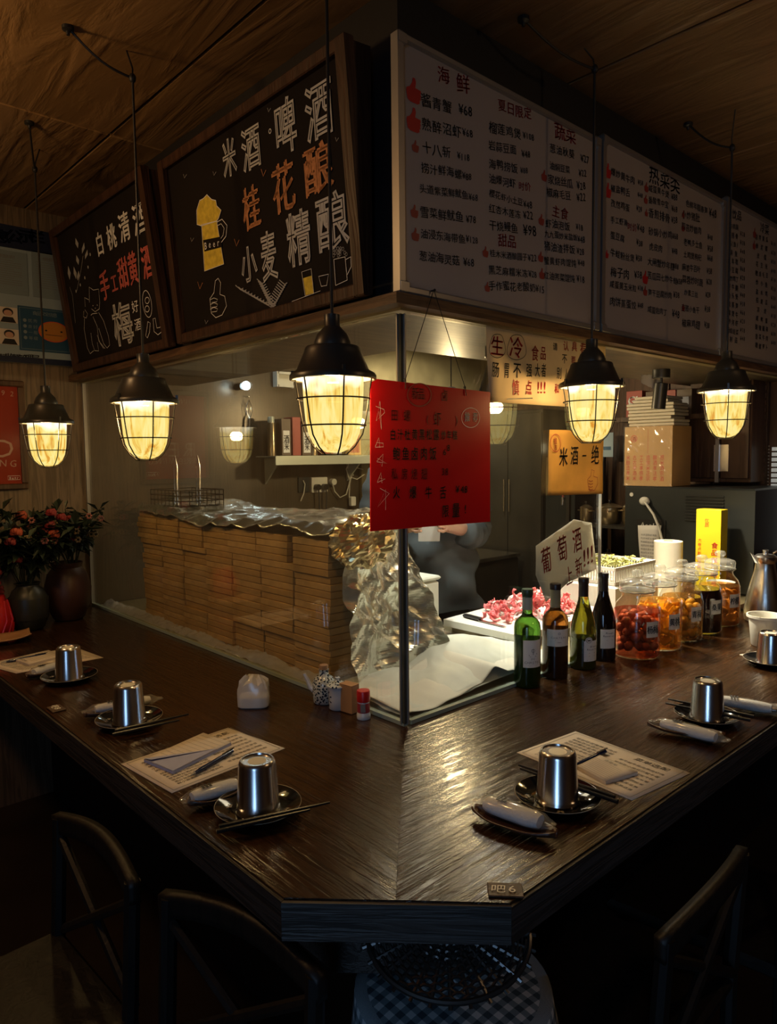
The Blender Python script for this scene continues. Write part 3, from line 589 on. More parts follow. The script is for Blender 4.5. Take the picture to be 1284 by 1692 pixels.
for c, x, y, h, k in (('米', 370, 610, 225, .62), ('酒', 490, 555, 260, .72), ('啤', 685, 435, 330, .62), ('酒', 868, 345, 340, .72), ('小', 480, 1205, 210, .72), ('麦', 592, 1160, 290, .5), ('精', 757, 1060, 320, .66), ('酿', 945, 965, 330, .82)):
    gl_px(wh, cb2, c, oa[0] + x/sa_, oa[1] + y/sa_, h/sa_*.96, True, k*1.14)
for c, x, y, h, k in (('桂', 492, 890, 260, .66), ('花', 672, 775, 300, .72), ('酿', 866, 670, 300, .88)):
    gl_px(og, cb2, c, oa[0] + x/sa_, oa[1] + y/sa_, h/sa_*.96, False, k*1.12, .035)
a_ = inplane(cb2, oa[0] + 598/sa_, oa[1] + 463/sa_); wh.circle(a_[0], a_[1], .005, .002)
mug = [(215, 985), (300, 965), (340, 1205), (232, 1245)]
po_px(ye, cb2, mug, oa, sa_); st_px(wh, cb2, mug, .0022, oa, sa_, True)
foam = [(190, 985), (188, 905), (205, 850), (225, 840), (245, 818), (272, 845), (295, 850), (300, 880), (325, 905), (310, 950), (300, 965), (215, 992)]
po_px(ye, cb2, foam, oa, sa_); st_px(wh, cb2, foam, .0022, oa, sa_, True)
st_px(wh, cb2, [(300, 972), (330, 955), (358, 990), (352, 1050), (322, 1090)], .0022, oa, sa_); st_px(wh, cb2, [(306, 990), (325, 980), (342, 1005), (336, 1045), (318, 1070)], .0016, oa, sa_)
po_px(rdk, cb2, [(224, 1072), (322, 1052), (330, 1110), (232, 1136)], oa, sa_)
a_, b_ = inplane(cb2, oa[0] + 228/sa_, oa[1] + 1106/sa_), inplane(cb2, oa[0] + 322/sa_, oa[1] + 1078/sa_); wh.y = -.002; wh.line('Beer', a_[0], a_[1], b_[0], b_[1], .028); wh.y = -.0012
st_px(wh, cb2, [(262, 1400), (285, 1365), (292, 1300), (308, 1285), (322, 1310), (318, 1375), (345, 1385), (355, 1440), (330, 1490), (295, 1505), (270, 1480)], .0018, oa, sa_, True)
for y_ in (1405, 1432, 1458): st_px(wh, cb2, [(264, y_), (285, y_ - 10), (305, y_ - 2), (300, y_ + 12), (272, y_ + 16)], .0014, oa, sa_)
st_px(wh, cb2, [(775, 1250), (828, 1232), (843, 1370), (795, 1385)], .0015, oa, sa_, True); po_px(ye, cb2, [(783, 1285), (830, 1270), (841, 1368), (797, 1380)], oa, sa_)
st_px(wh, cb2, [(870, 1275), (925, 1262), (915, 1325), (885, 1330)], .0015, oa, sa_, True)
st_px(wh, cb2, [(955, 1180), (1018, 1165), (1030, 1295), (965, 1325)], .002, oa, sa_, True); st_px(wh, cb2, [(1022, 1180), (1050, 1165), (1052, 1220), (1030, 1265)], .0018, oa, sa_)
for k in range(16): q = inplane(cb2, oa[0] + random.uniform(945, 1025)/sa_, oa[1] + random.uniform(1115, 1165)/sa_); gy.circle(q[0], q[1], .004, .0012, n=8)
for (x0, y0), (x1, y1) in (((435, 1350), (610, 1450)), ((555, 1315), (620, 1450)), ((680, 1320), (610, 1450))):
    st_px(gy, cb2, [(x0, y0), (x1, y1)], .0014, oa, sa_)
    for k in range(11):
        t = k/10.5; x, y = x0 + (x1 - x0)*t, y0 + (y1 - y0)*t
        for sg in (-1, 1): st_px(gy, cb2, [(x, y), (x + sg*22 - 8, y - 18 + sg*8)], .0028, oa, sa_)
for x, y in ((120, 715), (285, 700), (160, 1070), (590, 345), (970, 510), (240, 1530)): st_px(gy, cb2, [(x - 6, y - 12), (x, y + 10), (x + 12, y - 10)], .0014, oa, sa_)
for x, y in ((205, 1330), (410, 1090), (560, 700)): st_px(og, cb2, [(x - 12, y - 25), (x, y + 15), (x + 15, y - 20)], .0018, oa, sa_)
st_px(wh, cb2, [(720, 1415), (880, 1355)], .0010, oa, sa_)
wh.build('white_chalk_drawing', M['chalkwhite'], cb2); og.build('orange_chalk_lettering', M['chalkorange'], cb2); ye.build('yellow_chalk_drawing', M['chalkyellow'], cb2); gy.build('grey_chalk_drawing', M['chalkgrey'], cb2); rdk.build('dark_label_band', M['chalk_black'], cb2)
ob, sb_ = (0, 320), 4.28
wh, pk, gy = Ink(-.0012), Ink(-.0012), Ink(-.0012)
for c, x, y, h, k in (('白', 707, 355, 165, .55), ('桃', 790, 305, 175, .62), ('清', 880, 235, 210, .6), ('酒', 985, 175, 230, .62)): gl_px(wh, cb1, c, x/sb_, 320 + y/sb_, h/sb_, False, k*1.5, .025)
for c, x, y, h, k in (('手', 742, 650, 200, .55), ('工', 810, 632, 130, .55), ('甜', 872, 560, 210, .55), ('黄', 942, 525, 230, .45), ('酒', 1042, 480, 240, .5)): gl_px(pk, cb1, c, x/sb_, 320 + y/sb_, h/sb_, False, k*1.5, .035)
gl_px(wh, cb1, '梅', 868/sb_, 320 + 920/sb_, 290/sb_, True, 1.1)
for c, x, y in (('好', 957, 797), ('酒', 977, 925)): gl_px(wh, cb1, c, x/sb_, 320 + y/sb_, 85/sb_, False, 1.3)
q = inplane(cb1, 1043/sb_, 320 + 780/sb_); wh.circle(q[0], q[1], .044, .0022, .75)
for yy in (755, 815): q = inplane(cb1, 1043/sb_, 320 + yy/sb_); wh.circle(q[0], q[1], .010, .0022, 1.6)
st_px(wh, cb1, [(1048, 905), (1065, 915), (1060, 980), (1045, 1020), (1033, 1005), (1042, 950)], .0022, ob, sb_, True)
st_px(wh, cb1, [(1085, 885), (1100, 880), (1112, 950), (1135, 945), (1138, 920), (1152, 930), (1148, 975), (1120, 998), (1092, 975)], .0022, ob, sb_, True)
for pts in ([(635, 770), (633, 660), (662, 682), (700, 675), (708, 760), (705, 815), (675, 835), (650, 815)], [(605, 800), (600, 735), (630, 750)], [(595, 830), (592, 870), (612, 880), (622, 850), (602, 820)], [(600, 880), (598, 960), (620, 1090), (640, 1132), (665, 1110)],
            [(660, 870), (690, 940), (700, 1040), (745, 1095)], [(700, 840), (735, 900), (770, 1010), (778, 1070), (760, 1092), (735, 1060), (700, 950)], [(645, 985), (655, 1060), (672, 1110), (700, 1112), (690, 1050)], [(645, 860), (655, 850), (690, 845)], [(690, 1000), (712, 1060), (735, 1095)]):
    st_px(wh, cb1, pts, .0016, ob, sb_)
for x, y in ((660, 792), (690, 788), (676, 810)): q = inplane(cb1, x/sb_, 320 + y/sb_); wh.disc(q[0], q[1], .0022, n=8)
st_px(gy, cb1, [(535, 915), (515, 720), (495, 660)], .002, ob, sb_); st_px(gy, cb1, [(545, 690), (572, 560), (590, 440)], .002, ob, sb_)
for x, y, dx, dy in ((545, 350, 18, 75), (590, 385, -14, 80), (550, 470, 16, 70), (612, 430, -16, 70), (490, 560, 12, 100), (532, 560, 18, 90), (555, 580, -6, 70)):
    po_px(gy, cb1, [(x - dx*.5, y - dy*.5), (x + 12, y), (x + dx*.5, y + dy*.5), (x - 9, y + 5)], ob, sb_)
for x, y in ((625, 520), (602, 595), (570, 645), (540, 690), (640, 430)): q = inplane(cb1, x/sb_, 320 + y/sb_); gy.disc(q[0], q[1], .006, n=10)
wh.build('white_chalk_drawing', M['chalkwhite'], cb1); pk.build('red_chalk_lettering', M['chalkpink'], cb1); gy.build('grey_chalk_branch', M['chalkgrey'], cb1)

# ================================================================== PENDANT LAMPS
def lamp_proto():
    t = thing('pendant_lamp', 'x', 'lamp')
    sh = MB().lathe([(.006, .118), (.0155, .116), (.0155, .094), (.018, .091), (.030, .078), (.0365, .062), (.0365, .055), (.052, .054), (.055, .050), (.056, .045), (.072, .008), (.083, .002), (.086, -.003), (.086, -.010), (.082, -.011), (.082, -.006), (.067, -.001), (.048, .040), (.010, .046)], 40).build('shade', M['lampblack'], t, True)
    MB().lathe([(.081, -.0085), (.066, -.003), (.047, .038)], 40, cap0=False, cap1=False).build('shade_lining', M['white_in'], sh, True)
    for a in (.5, 2.6, 4.7):
        MB().box((.083*math.cos(a), .083*math.sin(a), .0), (.006, .006, .02), a).build('cage_clip', M['lampblack'], sh)
    g = []
    for r, z in ((.060, -.004), (.0605, -.02), (.059, -.055), (.056, -.09), (.051, -.115), (.043, -.134), (.030, -.147), (.015, -.153), (.001, -.154)): g.append((r, z))
    MB().lathe(g, 36, cap0=True, cap1=False).build('glass_globe', M['globe'], t, True)
    MB().lathe([(.012, .04), (.013, -.012), (.012, -.016)], 12).build('bulb_socket', M['white_in'], t, True)
    cg = MB()
    for k in range(6):
        a = PI/6 + k*PI/3; pr = [(.078, -.008), (.074, -.03), (.070, -.06), (.065, -.09), (.058, -.118), (.042, -.142), (.025, -.157)]
        cg.tube([(r*math.cos(a), r*math.sin(a), z) for r, z in pr], .0016, 5)
    for r, z in ((.0725, -.048), (.0635, -.100), (.025, -.157)): cg.tube([(r*math.cos(2*PI*i/36), r*math.sin(2*PI*i/36), z) for i in range(36)], .0016, 5, True)
    cg.build('wire_cage', M['wire'], t, True)
    return t
lamp0 = None
LAMPS = [((-.36, 1.363, 1.583), 2.406, (-.42, 1.20), 'caged pendant lamp at the far left, in front of the wooden wall and flowers', .2),
         ((-.357, .591, 1.604), 2.402, (-.50, .62), 'caged pendant lamp second from the left, below the chalkboard with cats', .9),
         ((-.27, -.088, 1.612), 2.43, (-.40, -.3), 'largest caged pendant lamp, nearest the camera, beside the red card', 1.7),
         ((.548, -.160, 1.637), 2.44, (.293, -.125), 'caged pendant lamp in front of the brown paper sign', 2.3),
         ((1.175, -.254, 1.651), 2.385, (1.129, -.135), 'caged pendant lamp furthest right, before the dark wooden cupboard', 3.1)]
for (lx, ly, lz), kz, (hx, hy), lab, rz in LAMPS:
    if lamp0 is None: t = lamp0 = lamp_proto()
    else:
        t = lamp0.copy(); C.objects.link(t)
        for ch in list(lamp0.children):
            if ch.name.startswith('lamp_cord') or ch.name.startswith('pendant_bulb') or ch.name.startswith('ceiling_hook'): continue
            copy_tree(ch, t)
    t.location = (lx, ly, lz); t.rotation_euler = (0, 0, rz); t['label'] = lab; t['group'] = 'caged pendant lamps over the counter'
LT = [o for o in C.objects if o.name.startswith('pendant_lamp')]
for t, ((lx, ly, lz), kz, (hx, hy), lab, rz) in zip(LT, LAMPS):
    Ri = Matrix.Rotation(-rz, 3, 'Z'); h = Ri @ Vector((hx - lx, hy - ly, 2.482 - lz)); k = Vector((0, 0, kz - lz))
    sw = [k.lerp(h, i/8) - Vector((0, 0, .018*math.sin(PI*i/8))) for i in range(9)]
    MB().tube([(0, 0, .115), (0, 0, .3), k], .0032, 8).tube(sw, .003, 6).sphere(k, (.009, .009, .012), 8, 6).tube([k, k + Vector((.004, 0, .025)), (k.x + .03, .02, 2.483 - lz)], .0022, 6).build('lamp_cord', M['cable'], t, True)
    MB().lathe([(.014, .0), (.014, -.008), (.005, -.012), (.004, -.02)], 12, (h.x, h.y, 2.484 - lz)).build('ceiling_hook', M['black'], t, True)
    d = bpy.data.lights.new('pendant_bulb', 'POINT'); d.energy = K_LAMP; d.color = (1.0, .66, .30); d.shadow_soft_size = .018
    b = bpy.data.objects.new('pendant_bulb', d); C.objects.link(b); b.parent = t; b.location = (0, 0, -.045)

# ================================================================== SHEET HELPERS
def quad_sheet(name, pxs, z, th, mat, label=None, cat=None, group=None, parent=None, curl=0.0, n=8):
    """a flat rectangle of paper lying on the counter, given by its four corners"""
    q = [onz(x, y, z) for x, y in pxs]
    c = sum(q, Vector())/4
    def fn(u, v):
        p = q[0].lerp(q[1], u).lerp(q[3].lerp(q[2], u), v) - c
        p.z = 0 + curl*math.sin(u*PI*1.3)*math.sin(v*PI*1.1)
        return p
    o = MB().grid(n, n, fn).build(name, mat, parent, True, loc=c + Vector((0, 0, th/2 + .0003))); solid(o, th)
    if label: tag(o, label, cat, group)
    u_ = (q[1] - q[0]).normalized(); return o, q, c
def sheet_frame(q):
    """local frame of a lying sheet for print: origin corner 3, x along 3->2, y along 3->0"""
    return q[3], (q[2] - q[3]), (q[0] - q[3])
def print_on(parent, c, q, items, name, mat, dz=.0008):
    """items: (text, u0, v0, u1, v1) or ('-', ...) strokes in unit coordinates of the sheet"""
    o_, ux, uy = sheet_frame(q); L, Hh = ux.length, uy.length
    ik = Ink(0)
    for it in items:
        if it[0] == '-': ik.stroke([(it[1]*L, it[2]*Hh), (it[3]*L, it[4]*Hh)], it[5])
        elif it[0] == 'o': ik.circle(it[1]*L, it[2]*Hh, it[3], .0012)
        else: ik.line(it[0], it[1]*L, it[2]*Hh, it[3]*L, it[4]*Hh)
    ex, ey = ux.normalized(), uy.normalized(); vs = []
    for x, y, z in ik.mb.v: p = o_ + ex*x + ey*z; vs.append((p.x - c.x, p.y - c.y, dz - y))
    ik.mb.v = vs
    return ik.mb.build(name, mat, parent)
WORDS = '菜单酒水小吃海鲜豆腐牛肉蛋黄米粉炒饭鱼虾蟹青笋'
def rw(n): return ''.join(random.choice(WORDS) for _ in range(n))

# ================================================================== PLACE SETTINGS
def menu_sheet(pxs, label):
    o, q, c = quad_sheet('menu_sheet', pxs, .80, .0006, M['paper'], label, 'menu', 'paper menus on the counter')
    it = [('-', .03, .04, .97, .04, .0012), ('-', .97, .04, .97, .96, .0012), ('-', .97, .96, .03, .96, .0012), ('-', .03, .96, .03, .04, .0012)]
    print_on(o, c, q, it, 'menu_border', M['inkgrey'])
    it = [('菜单选配', .62, .86, .9, .86)]
    for k in range(5): it.append((rw(9), .1, .84 - k*.07, .48, .84 - k*.07))
    for k in range(7):
        it.append((rw(11), .10 + .0*k, .46 - k*.055, .48, .46 - k*.055)); it.append((rw(10), .55, .72 - k*.09, .92, .72 - k*.09))
    print_on(o, c, q, it, 'menu_lettering', M['inkblack'])
    return o
def pen(p0, p1, label):
    a, b = onz(*p0, .806), onz(*p1, .806); d = (b - a); L = d.length
    t = thing('ballpoint_pen', label, 'pen', (a.x, a.y, .8065), math.atan2(d.y, d.x), 'dark pens on the menus')
    MB().tube([(0.004, 0, 0), (.02, 0, 0), (L*.7, 0, 0), (L - .004, 0, 0)], [.0035, .0048, .0048, .0042], 10).build('barrel', M['blue'], t, True)
    MB().tube([(-.012, 0, 0), (.004, 0, 0)], [.0008, .0032], 8).build('tip', M['alu'], t, True)
    MB().box((L*.86, 0, .0055), (.038, .003, .0015)).build('clip', M['chop'], t)
def notepad(pxs, label, mat, fold=False):
    q = [onz(x, y, .8015) for x, y in pxs]; c = sum(q, Vector())/4
    t = thing('order_pad', label, 'notepad', (c.x, c.y, .801), 0, 'order pads on the menus')
    MB().prism([tuple(p - c)[:2] for p in q], 0, .006).build('pad_block', mat, t)
    o, q2, c2 = quad_sheet('top_sheet', pxs, .8015, .0004, M['paper'], n=6); o.parent = t; o.location = (0, 0, .0068)
    it = [('-', .06, .08 + k*.085, .94, .08 + k*.085, .0007) for k in range(9)] + [('点菜单', .3, .88, .7, .88)]
    print_on(o, c2, q2, it, 'ruled_lines', M['inkgrey'])
    if fold:
        a, b, d = q[3] - c, q[0] - c, q[1] - c
        MB().add([(b.x, b.y, .0082), (d.x, d.y, .0078), ((q[2] - c).lerp(d, .25).x, (q[2] - c).lerp(d, .25).y, .0082), (b.lerp(d, .25).x, b.lerp(d, .25).y, .012)], [(0, 1, 2), (0, 2, 3)]).build('folded_sheet', M['paperblue'], t)
M['paperblue'] = P('carbon_copy_paper', (.36, .38, .55), .8)
cup_n = [0]
def cup_and_saucer(px, py, lc, ls, r=.079, sx=0):
    p = onz(px, py, .80)
    s = thing('saucer', ls, 'saucer', (p.x, p.y, .8002), 0, 'black glazed saucers')
    MB().lathe([(.036, 0), (.038, .002), (.045, .003), (.062, .0075), (r - .002, .0165), (r, .018), (r - .0015, .0186), (.062, .0105), (.046, .0062), (.03, .0052), (.001, .005)], 48, cap1=False).build('dish', M['saucer'], s, True)
    MB().tube([((r - .0004)*math.cos(2*PI*i/48), (r - .0004)*math.sin(2*PI*i/48), .0184) for i in range(48)], .0007, 5, True).build('rim_line', M['gold'], s, True)
    for k in range(4):
        a = k*PI/2 + .7; m = MB()
        for j in range(5): b = 2*PI*j/5; m.sphere((.057*math.cos(a) + .005*math.cos(b), .057*math.sin(a) + .005*math.sin(b), .0094), (.003, .003, .0005), 8, 4)
        m.build('petal_motif', M['gold'], s)
    c = thing('steel_cup', lc, 'cup', (p.x, p.y, .8060), random.uniform(0, 3), 'stainless steel cups turned upside down on saucers'); c.scale = (1.13, 1.13, 1.0)
    MB().lathe([(.0355, 0), (.0365, .0012), (.0362, .003), (.0345, .006), (.030, .088), (.0285, .093), (.0265, .0955), (.0245, .0955), (.0235, .0925), (.001, .0920)], 48, cap0=False, cap1=False).lathe([(.0355, 0), (.0335, .006), (.0285, .088), (.001, .0905)], 32, cap0=False).build('cup_body', M['cup'], c, True, angle=50)
    MB().lathe([(.015, .0922), (.0148, .0926), (.001, .0926)], 24, cap0=False).build('base_stamp', M['cupstamp'], c, True)
    return p
M['cupstamp'] = P('cup_base_stamp', (.75, .72, .62), .4, metal=.3)
def chopstick(p0, p1, z0, z1, label):
    a, b = onz(*p0, z0), onz(*p1, z1); o = MB().tube([Vector((0, 0, 0)), (b - a)*.5, b - a], [.0042, .0036, .0022], 8).build('chopstick', M['chop'], None, True, loc=a)
    tag(o, label, 'chopstick', 'pairs of black chopsticks')
def towel(p0, p1, t0, t1, lt, lr, r=.0135):
    """rolled towel in a printed plastic sleeve on a boat-shaped wooden tray"""
    a, b = onz(*p0, .822), onz(*p1, .822); d = b - a; L = d.length; an = math.atan2(d.y, d.x)
    ta, tb = onz(*t0, .803), onz(*t1, .803); td = tb - ta; TL = td.length; ta_ = math.atan2(td.y, td.x); tc = (ta + tb)/2
    def fn(u, v):
        x = (u - .5)*TL; wv = .030*(1 - abs(2*u - 1)**3*.75); y = (v - .5)*2*wv
        return (x, y, .0035 + .012*abs(2*v - 1)**2 + .006*abs(2*u - 1)**3)
    o = MB().grid(20, 9, fn).build('towel_tray', M['leather'], None, True, loc=(tc.x, tc.y, .8005), rot=(0, 0, ta_)); solid(o, .003, 1)
    tag(o, lt, 'tray', 'boat-shaped wooden towel trays')
    t = thing('rolled_towel', lr, 'towel', ((a.x + b.x)/2, (a.y + b.y)/2, .8075 + r), an, 'rolled towels in printed plastic sleeves')
    vs = []; m = MB(); n = 16; K = 14
    for k in range(K + 1):
        x = -L*.42 + L*.84*k/K; e = 1 - .25*abs(2*k/K - 1)**6
        for i in range(n):
            q = 2*PI*i/n; rr = r*e*(1 + .05*noise.noise(Vector((x*40, math.cos(q)*2, math.sin(q)*2 + L*9))))
            vs.append((x, rr*math.cos(q)*1.25, rr*math.sin(q)*.92))
    m.add(vs, [(k*n + i, k*n + (i + 1) % n, (k + 1)*n + (i + 1) % n, (k + 1)*n + i) for k in range(K) for i in range(n)] + [tuple(range(n))[::-1], tuple(range(K*n, K*n + n))]).build('towel', M['napkin'], t, True, angle=60)
    vs = []; prof = [(-.62, .75, .12), (-.55, 1.0, .25), (-.45, 1.15, .95), (-.3, 1.36, 1.07), (0, 1.38, 1.09), (.3, 1.36, 1.07), (.45, 1.15, .95), (.55, 1.0, .25), (.62, .75, .12)]
    for k, (x, wy, wz) in enumerate(prof):
        for i in range(n): q = 2*PI*i/n; jj = 1 + .06*math.sin(i*5 + k*3); vs.append((x*L, r*wy*jj*math.cos(q), r*wz*jj*math.sin(q)))
    K = len(prof) - 1
    MB().add(vs, [(k*n + i, k*n + (i + 1) % n, (k + 1)*n + (i + 1) % n, (k + 1)*n + i) for k in range(K) for i in range(n)]).build('sleeve', M['cling'], t, True)
    ik = MB()
    for k, ww in ((0, .003), (1, .005), (2, .003)): ik.box((-L*.22 + k*.007, 0, r*1.115), (.0042, .011 + ww, .0008))
    ik.build('printed_mark', M['inkblack'], t)
MX = 'upside-down steel cup '
# left arm, nearest
menu_sheet([(200, 1263), (377, 1203), (471, 1237), (284, 1311)], 'paper menu under the lined pad and pen, near the left rim of the counter')
notepad([(238, 1259), (286, 1279), (382, 1231), (336, 1215)], 'lined order pad with a folded blue sheet on the left menu', M['paperblue'], True)
pen((320, 1279), (386, 1240), 'dark pen lying beside the lined pad on the left menu')
cup_and_saucer(427, 1343, MX + 'nearest the camera on the left arm, with a round white base mark', 'black saucer nearest the camera on the left arm of the counter')
chopstick((362, 1366), (545, 1326), .824, .828, 'black chopstick lying highest across the front of the nearest left saucer')
chopstick((358, 1374), (512, 1338), .822, .826, 'black chopstick lying lower across the front of the nearest left saucer')
towel((310, 1320), (398, 1292), (312, 1338), (400, 1306), 'wooden towel tray beside the nearest left saucer', 'sleeved towel roll behind the nearest cup on the left arm')
# left arm, middle
cup_and_saucer(214, 1196, MX + 'in the middle of the left arm, on a saucer with chopsticks', 'black saucer in the middle of the left arm of the counter')
chopstick((190, 1208), (312, 1180), .824, .828, 'black chopstick pointing right across the middle saucer on the left arm, upper of two')
chopstick((186, 1214), (296, 1190), .822, .825, 'black chopstick pointing right across the middle saucer on the left arm, lower of two')
towel((148, 1174), (256, 1154), (140, 1190), (230, 1166), 'wooden towel tray behind the middle left saucer', 'sleeved towel roll behind the middle cup on the left arm')
# left arm, far
menu_sheet([(-30, 1098), (122, 1069), (171, 1087), (27, 1113)], 'paper menu at the far left end of the counter, by the vases')
notepad([(20, 1091), (48, 1101), (104, 1086), (80, 1077)], 'plain order pad on the far left menu', M['paper'])
pen((8, 1094), (78, 1081), 'dark pen across the far left menu')
cup_and_saucer(115, 1124, MX + 'furthest left on the counter, before the vases', 'black saucer furthest left on the counter', r=.078)
towel((52, 1112), (100, 1098), (44, 1124), (96, 1108), 'wooden towel tray at the far left menu', 'sleeved towel roll on the far left menu')
# right arm, nearest
menu_sheet([(854, 1244), (951, 1209), (1141, 1278), (1044, 1323)][1:] + [(854, 1244)], 'paper menu on the right arm beside the nearest right cup')
notepad([(989, 1251), (1054, 1280), (1001, 1296), (950, 1268)], 'small lined order pad on the right-hand menu', M['paper'])
pen((950, 1266), (1002, 1241), 'dark pen above the lined pad on the right-hand menu')
cup_and_saucer(921, 1326, MX + 'nearest the camera on the right arm', 'black saucer nearest the camera on the right arm of the counter')
chopstick((1021, 1325), (860, 1270), .822, .826, 'black chopstick nearer the towel, behind the nearest right cup')
chopstick((1016, 1317), (857, 1264), .822, .826, 'black chopstick nearer the menu, behind the nearest right cup')
towel((796, 1325), (902, 1362), (782, 1347), (920, 1392), 'long wooden towel tray at the corner of the counter, under a towel roll', 'sleeved towel roll nearest the corner of the counter, on its tray', .0155)
# right arm, middle
cup_and_saucer(1168, 1190, MX + 'between two towel rolls on the right arm', 'black saucer between two towel rolls on the right arm', r=.075)
chopstick((1246, 1184), (1104, 1155), .822, .826, 'black chopstick behind the middle right cup, upper of two')
chopstick((1240, 1190), (1100, 1162), .821, .824, 'black chopstick behind the middle right cup, lower of two')
towel((1086, 1192), (1192, 1220), (1070, 1204), (1198, 1226), 'wooden towel tray in front of the middle right saucer', 'sleeved towel roll in front of the middle right cup')
towel((1180, 1154), (1284, 1172), (1200, 1168), (1300, 1180), 'wooden towel tray at the right edge, behind the middle right saucer', 'sleeved towel roll at the right edge, behind the middle right cup')
# right arm, far
cup_and_saucer(1272, 1098, MX + 'cut by the right edge of the picture', 'black saucer cut by the right edge of the picture', r=.075)
menu_sheet([(1222, 1082), (1262, 1074), (1310, 1086), (1268, 1096)], 'corner of a paper menu behind the cup at the right edge')

# ================================================================== SMALL THINGS BY THE GLASS CORNER
def bag():
    a = onz(424, 1168, .8); t = thing('plastic_bag', 'small translucent plastic bag of white salt standing on the left counter', 'bag', (a.x, a.y + .012, .8005), math.radians(-42))
    def env(k, sc_, tops):
        vs = []; n = 28; rows = [(0, .037, .027), (.004, .041, .031), (.03, .041, .031), (.050, .039, .029), (.064, .036, .024), (.072, .028, .015), (.077, .020, .006), (.080, .019, .002)][:tops]
        for j, (z, rx, ry) in enumerate(rows):
            for i in range(n):
                q = 2*PI*i/n; pw = .55
                cx = math.copysign(abs(math.cos(q))**pw, math.cos(q)); sy = math.copysign(abs(math.sin(q))**pw, math.sin(q))
                f = 1 + .10*noise.noise(Vector((cx*2.5, sy*2.5, z*40))) * (j > 1)
                vs.append((rx*cx*f*sc_, ry*sy*f*sc_, z*sc_ + (.006*math.sin(i*2.2) if j > 3 else 0)))
        K = len(rows) - 1
        return MB().add(vs, [(k_*n + i, k_*n + (i + 1) % n, (k_ + 1)*n + (i + 1) % n, (k_ + 1)*n + i) for k_ in range(K) for i in range(n)] + [tuple(range(n))[::-1], tuple(range(K*n, K*n + n))])
    env(0, 1, 8).build('bag_film', M['bagplastic'], t, True, angle=25); env(1, .93, 3).build('salt_fill', M['paperwhite'], t, True)
bag()
def cruet_a():
    p = onz(541, 1161, .8); t = thing('soy_sauce_pot', 'taller blue-patterned porcelain pot with a cork and curved spout', 'pot', (p.x - .004, p.y + .008, .8005))
    MB().lathe([(.026, 0), (.029, .004), (.031, .03), (.030, .055), (.024, .068), (.0135, .074), (.0125, .088), (.0145, .090)], 32).build('pot_body', M['porcblue'], t, True, angle=60)
    MB().lathe([(.0115, .088), (.0125, .099), (.011, .1015)], 16).build('cork_stopper', M['cork'], t, True)
    a = math.radians(132); dx, dy = math.cos(a), math.sin(a)
    MB().tube([(dx*.022, dy*.022, .03), (dx*.036, dy*.036, .04), (dx*.044, dy*.044, .06), (dx*.053, dy*.053, .077)], [.010, .008, .006, .0045], 12).build('spout', M['porc'], t, True)
def blue_porcelain():
    m, nt, b = newmat('blue_white_porcelain'); tc = nt.nodes.new('ShaderNodeTexCoord'); v = nt.nodes.new('ShaderNodeTexVoronoi'); v.inputs['Scale'].default_value = 150
    r = nt.nodes.new('ShaderNodeValToRGB'); r.color_ramp.interpolation = 'CONSTANT'; e = r.color_ramp.elements; e[0].color = (.012, .025, .05, 1); e[1].position = .42; e[1].color = (.50, .54, .55, 1)
    nt.links.new(tc.outputs['Object'], v.inputs['Vector']); nt.links.new(v.outputs['Distance'], r.inputs[0]); nt.links.new(r.outputs[0], b.inputs['Base Color']); b.inputs['Roughness'].default_value = .12; return m
M['porcblue'] = blue_porcelain()
cruet_a()
def cruet_b():
    p = onz(561, 1172, .8); t = thing('vinegar_pot', 'shorter white porcelain pot painted with a dark blue sun ring', 'pot', (p.x, p.y + .006, .8005), math.radians(-133))
    MB().lathe([(.0205, 0), (.024, .004), (.0245, .03), (.026, .058), (.0285, .062)], 32).build('pot_body', M['porc'], t, True, angle=60)
    MB().lathe([(.0295, .062), (.0295, .064), (.021, .069), (.008, .073), (.005, .078), (.007, .082), (.004, .085), (.001, .0853)], 32, cap1=False).build('lid', M['porcblue'], t, True)
    MB().tube([(0, -.0, .03), (-.030, -.004, .036), (-.038, -.006, .048), (-.044, -.008, .058)], [.009, .007, .0055, .004], 12).build('spout', M['porc'], t, True)
    m = MB()
    def on(u, v): a = -PI/2 + u/.025; r = .0252 + .0006*(v > .03); return (r*math.cos(a), r*math.sin(a), v)
    def rib(pts, w_):
        ik = Ink(0); ik.stroke(pts, w_); m.add([on(x, z) for x, _, z in ik.mb.v], ik.mb.f)
    rib([(.0115*math.cos(2*PI*i/20) + .004, .031 + .0125*math.sin(2*PI*i/20)) for i in range(21)], .0014); rib([(-.002, .026), (.004, .031), (.011, .029)], .003)
    for k in range(9):
        q = 2*PI*k/9 + .3; rib([(.004 + .015*math.cos(q), .031 + .016*math.sin(q)), (.004 + .0185*math.cos(q), .031 + .0205*math.sin(q)), (.004 + .021*math.cos(q), .031 + .023*math.sin(q))], .0034)
    m.build('painted_ring', M['blue'], t)
cruet_b()
p = onz(584, 1180, .8); o = thing('toothpick_box', 'small plain wooden box between the porcelain pot and the red-capped shaker', 'box', (p.x + .004, p.y + .02, .8005), math.radians(8))
MB().box((0, 0, .036), (.028, .042, .072), bev=.002).build('box_body', M['lightwood'], o); MB().box((0, 0, .0725), (.0285, .0425, .002)).build('lid', M['lightwood'], o)
p = onz(601, 1187, .8); o = thing('pepper_shaker', 'small glass spice shaker with a bright red cap at the glass corner', 'shaker', (p.x, p.y, .8005), 0)
MB().lathe([(.0165, 0), (.0175, .002), (.0175, .012), (.0155, .017), (.0155, .042), (.014, .046)], 24).build('glass_body', M['shakerglass'] if 'shakerglass' in M else M['porc'], o, True)
MB().lathe([(.0158, .017), (.0158, .041)], 24, cap0=False, cap1=False).build('paper_label', M['redlabel'] if 'redlabel' in M else M['redcap'], o, True)
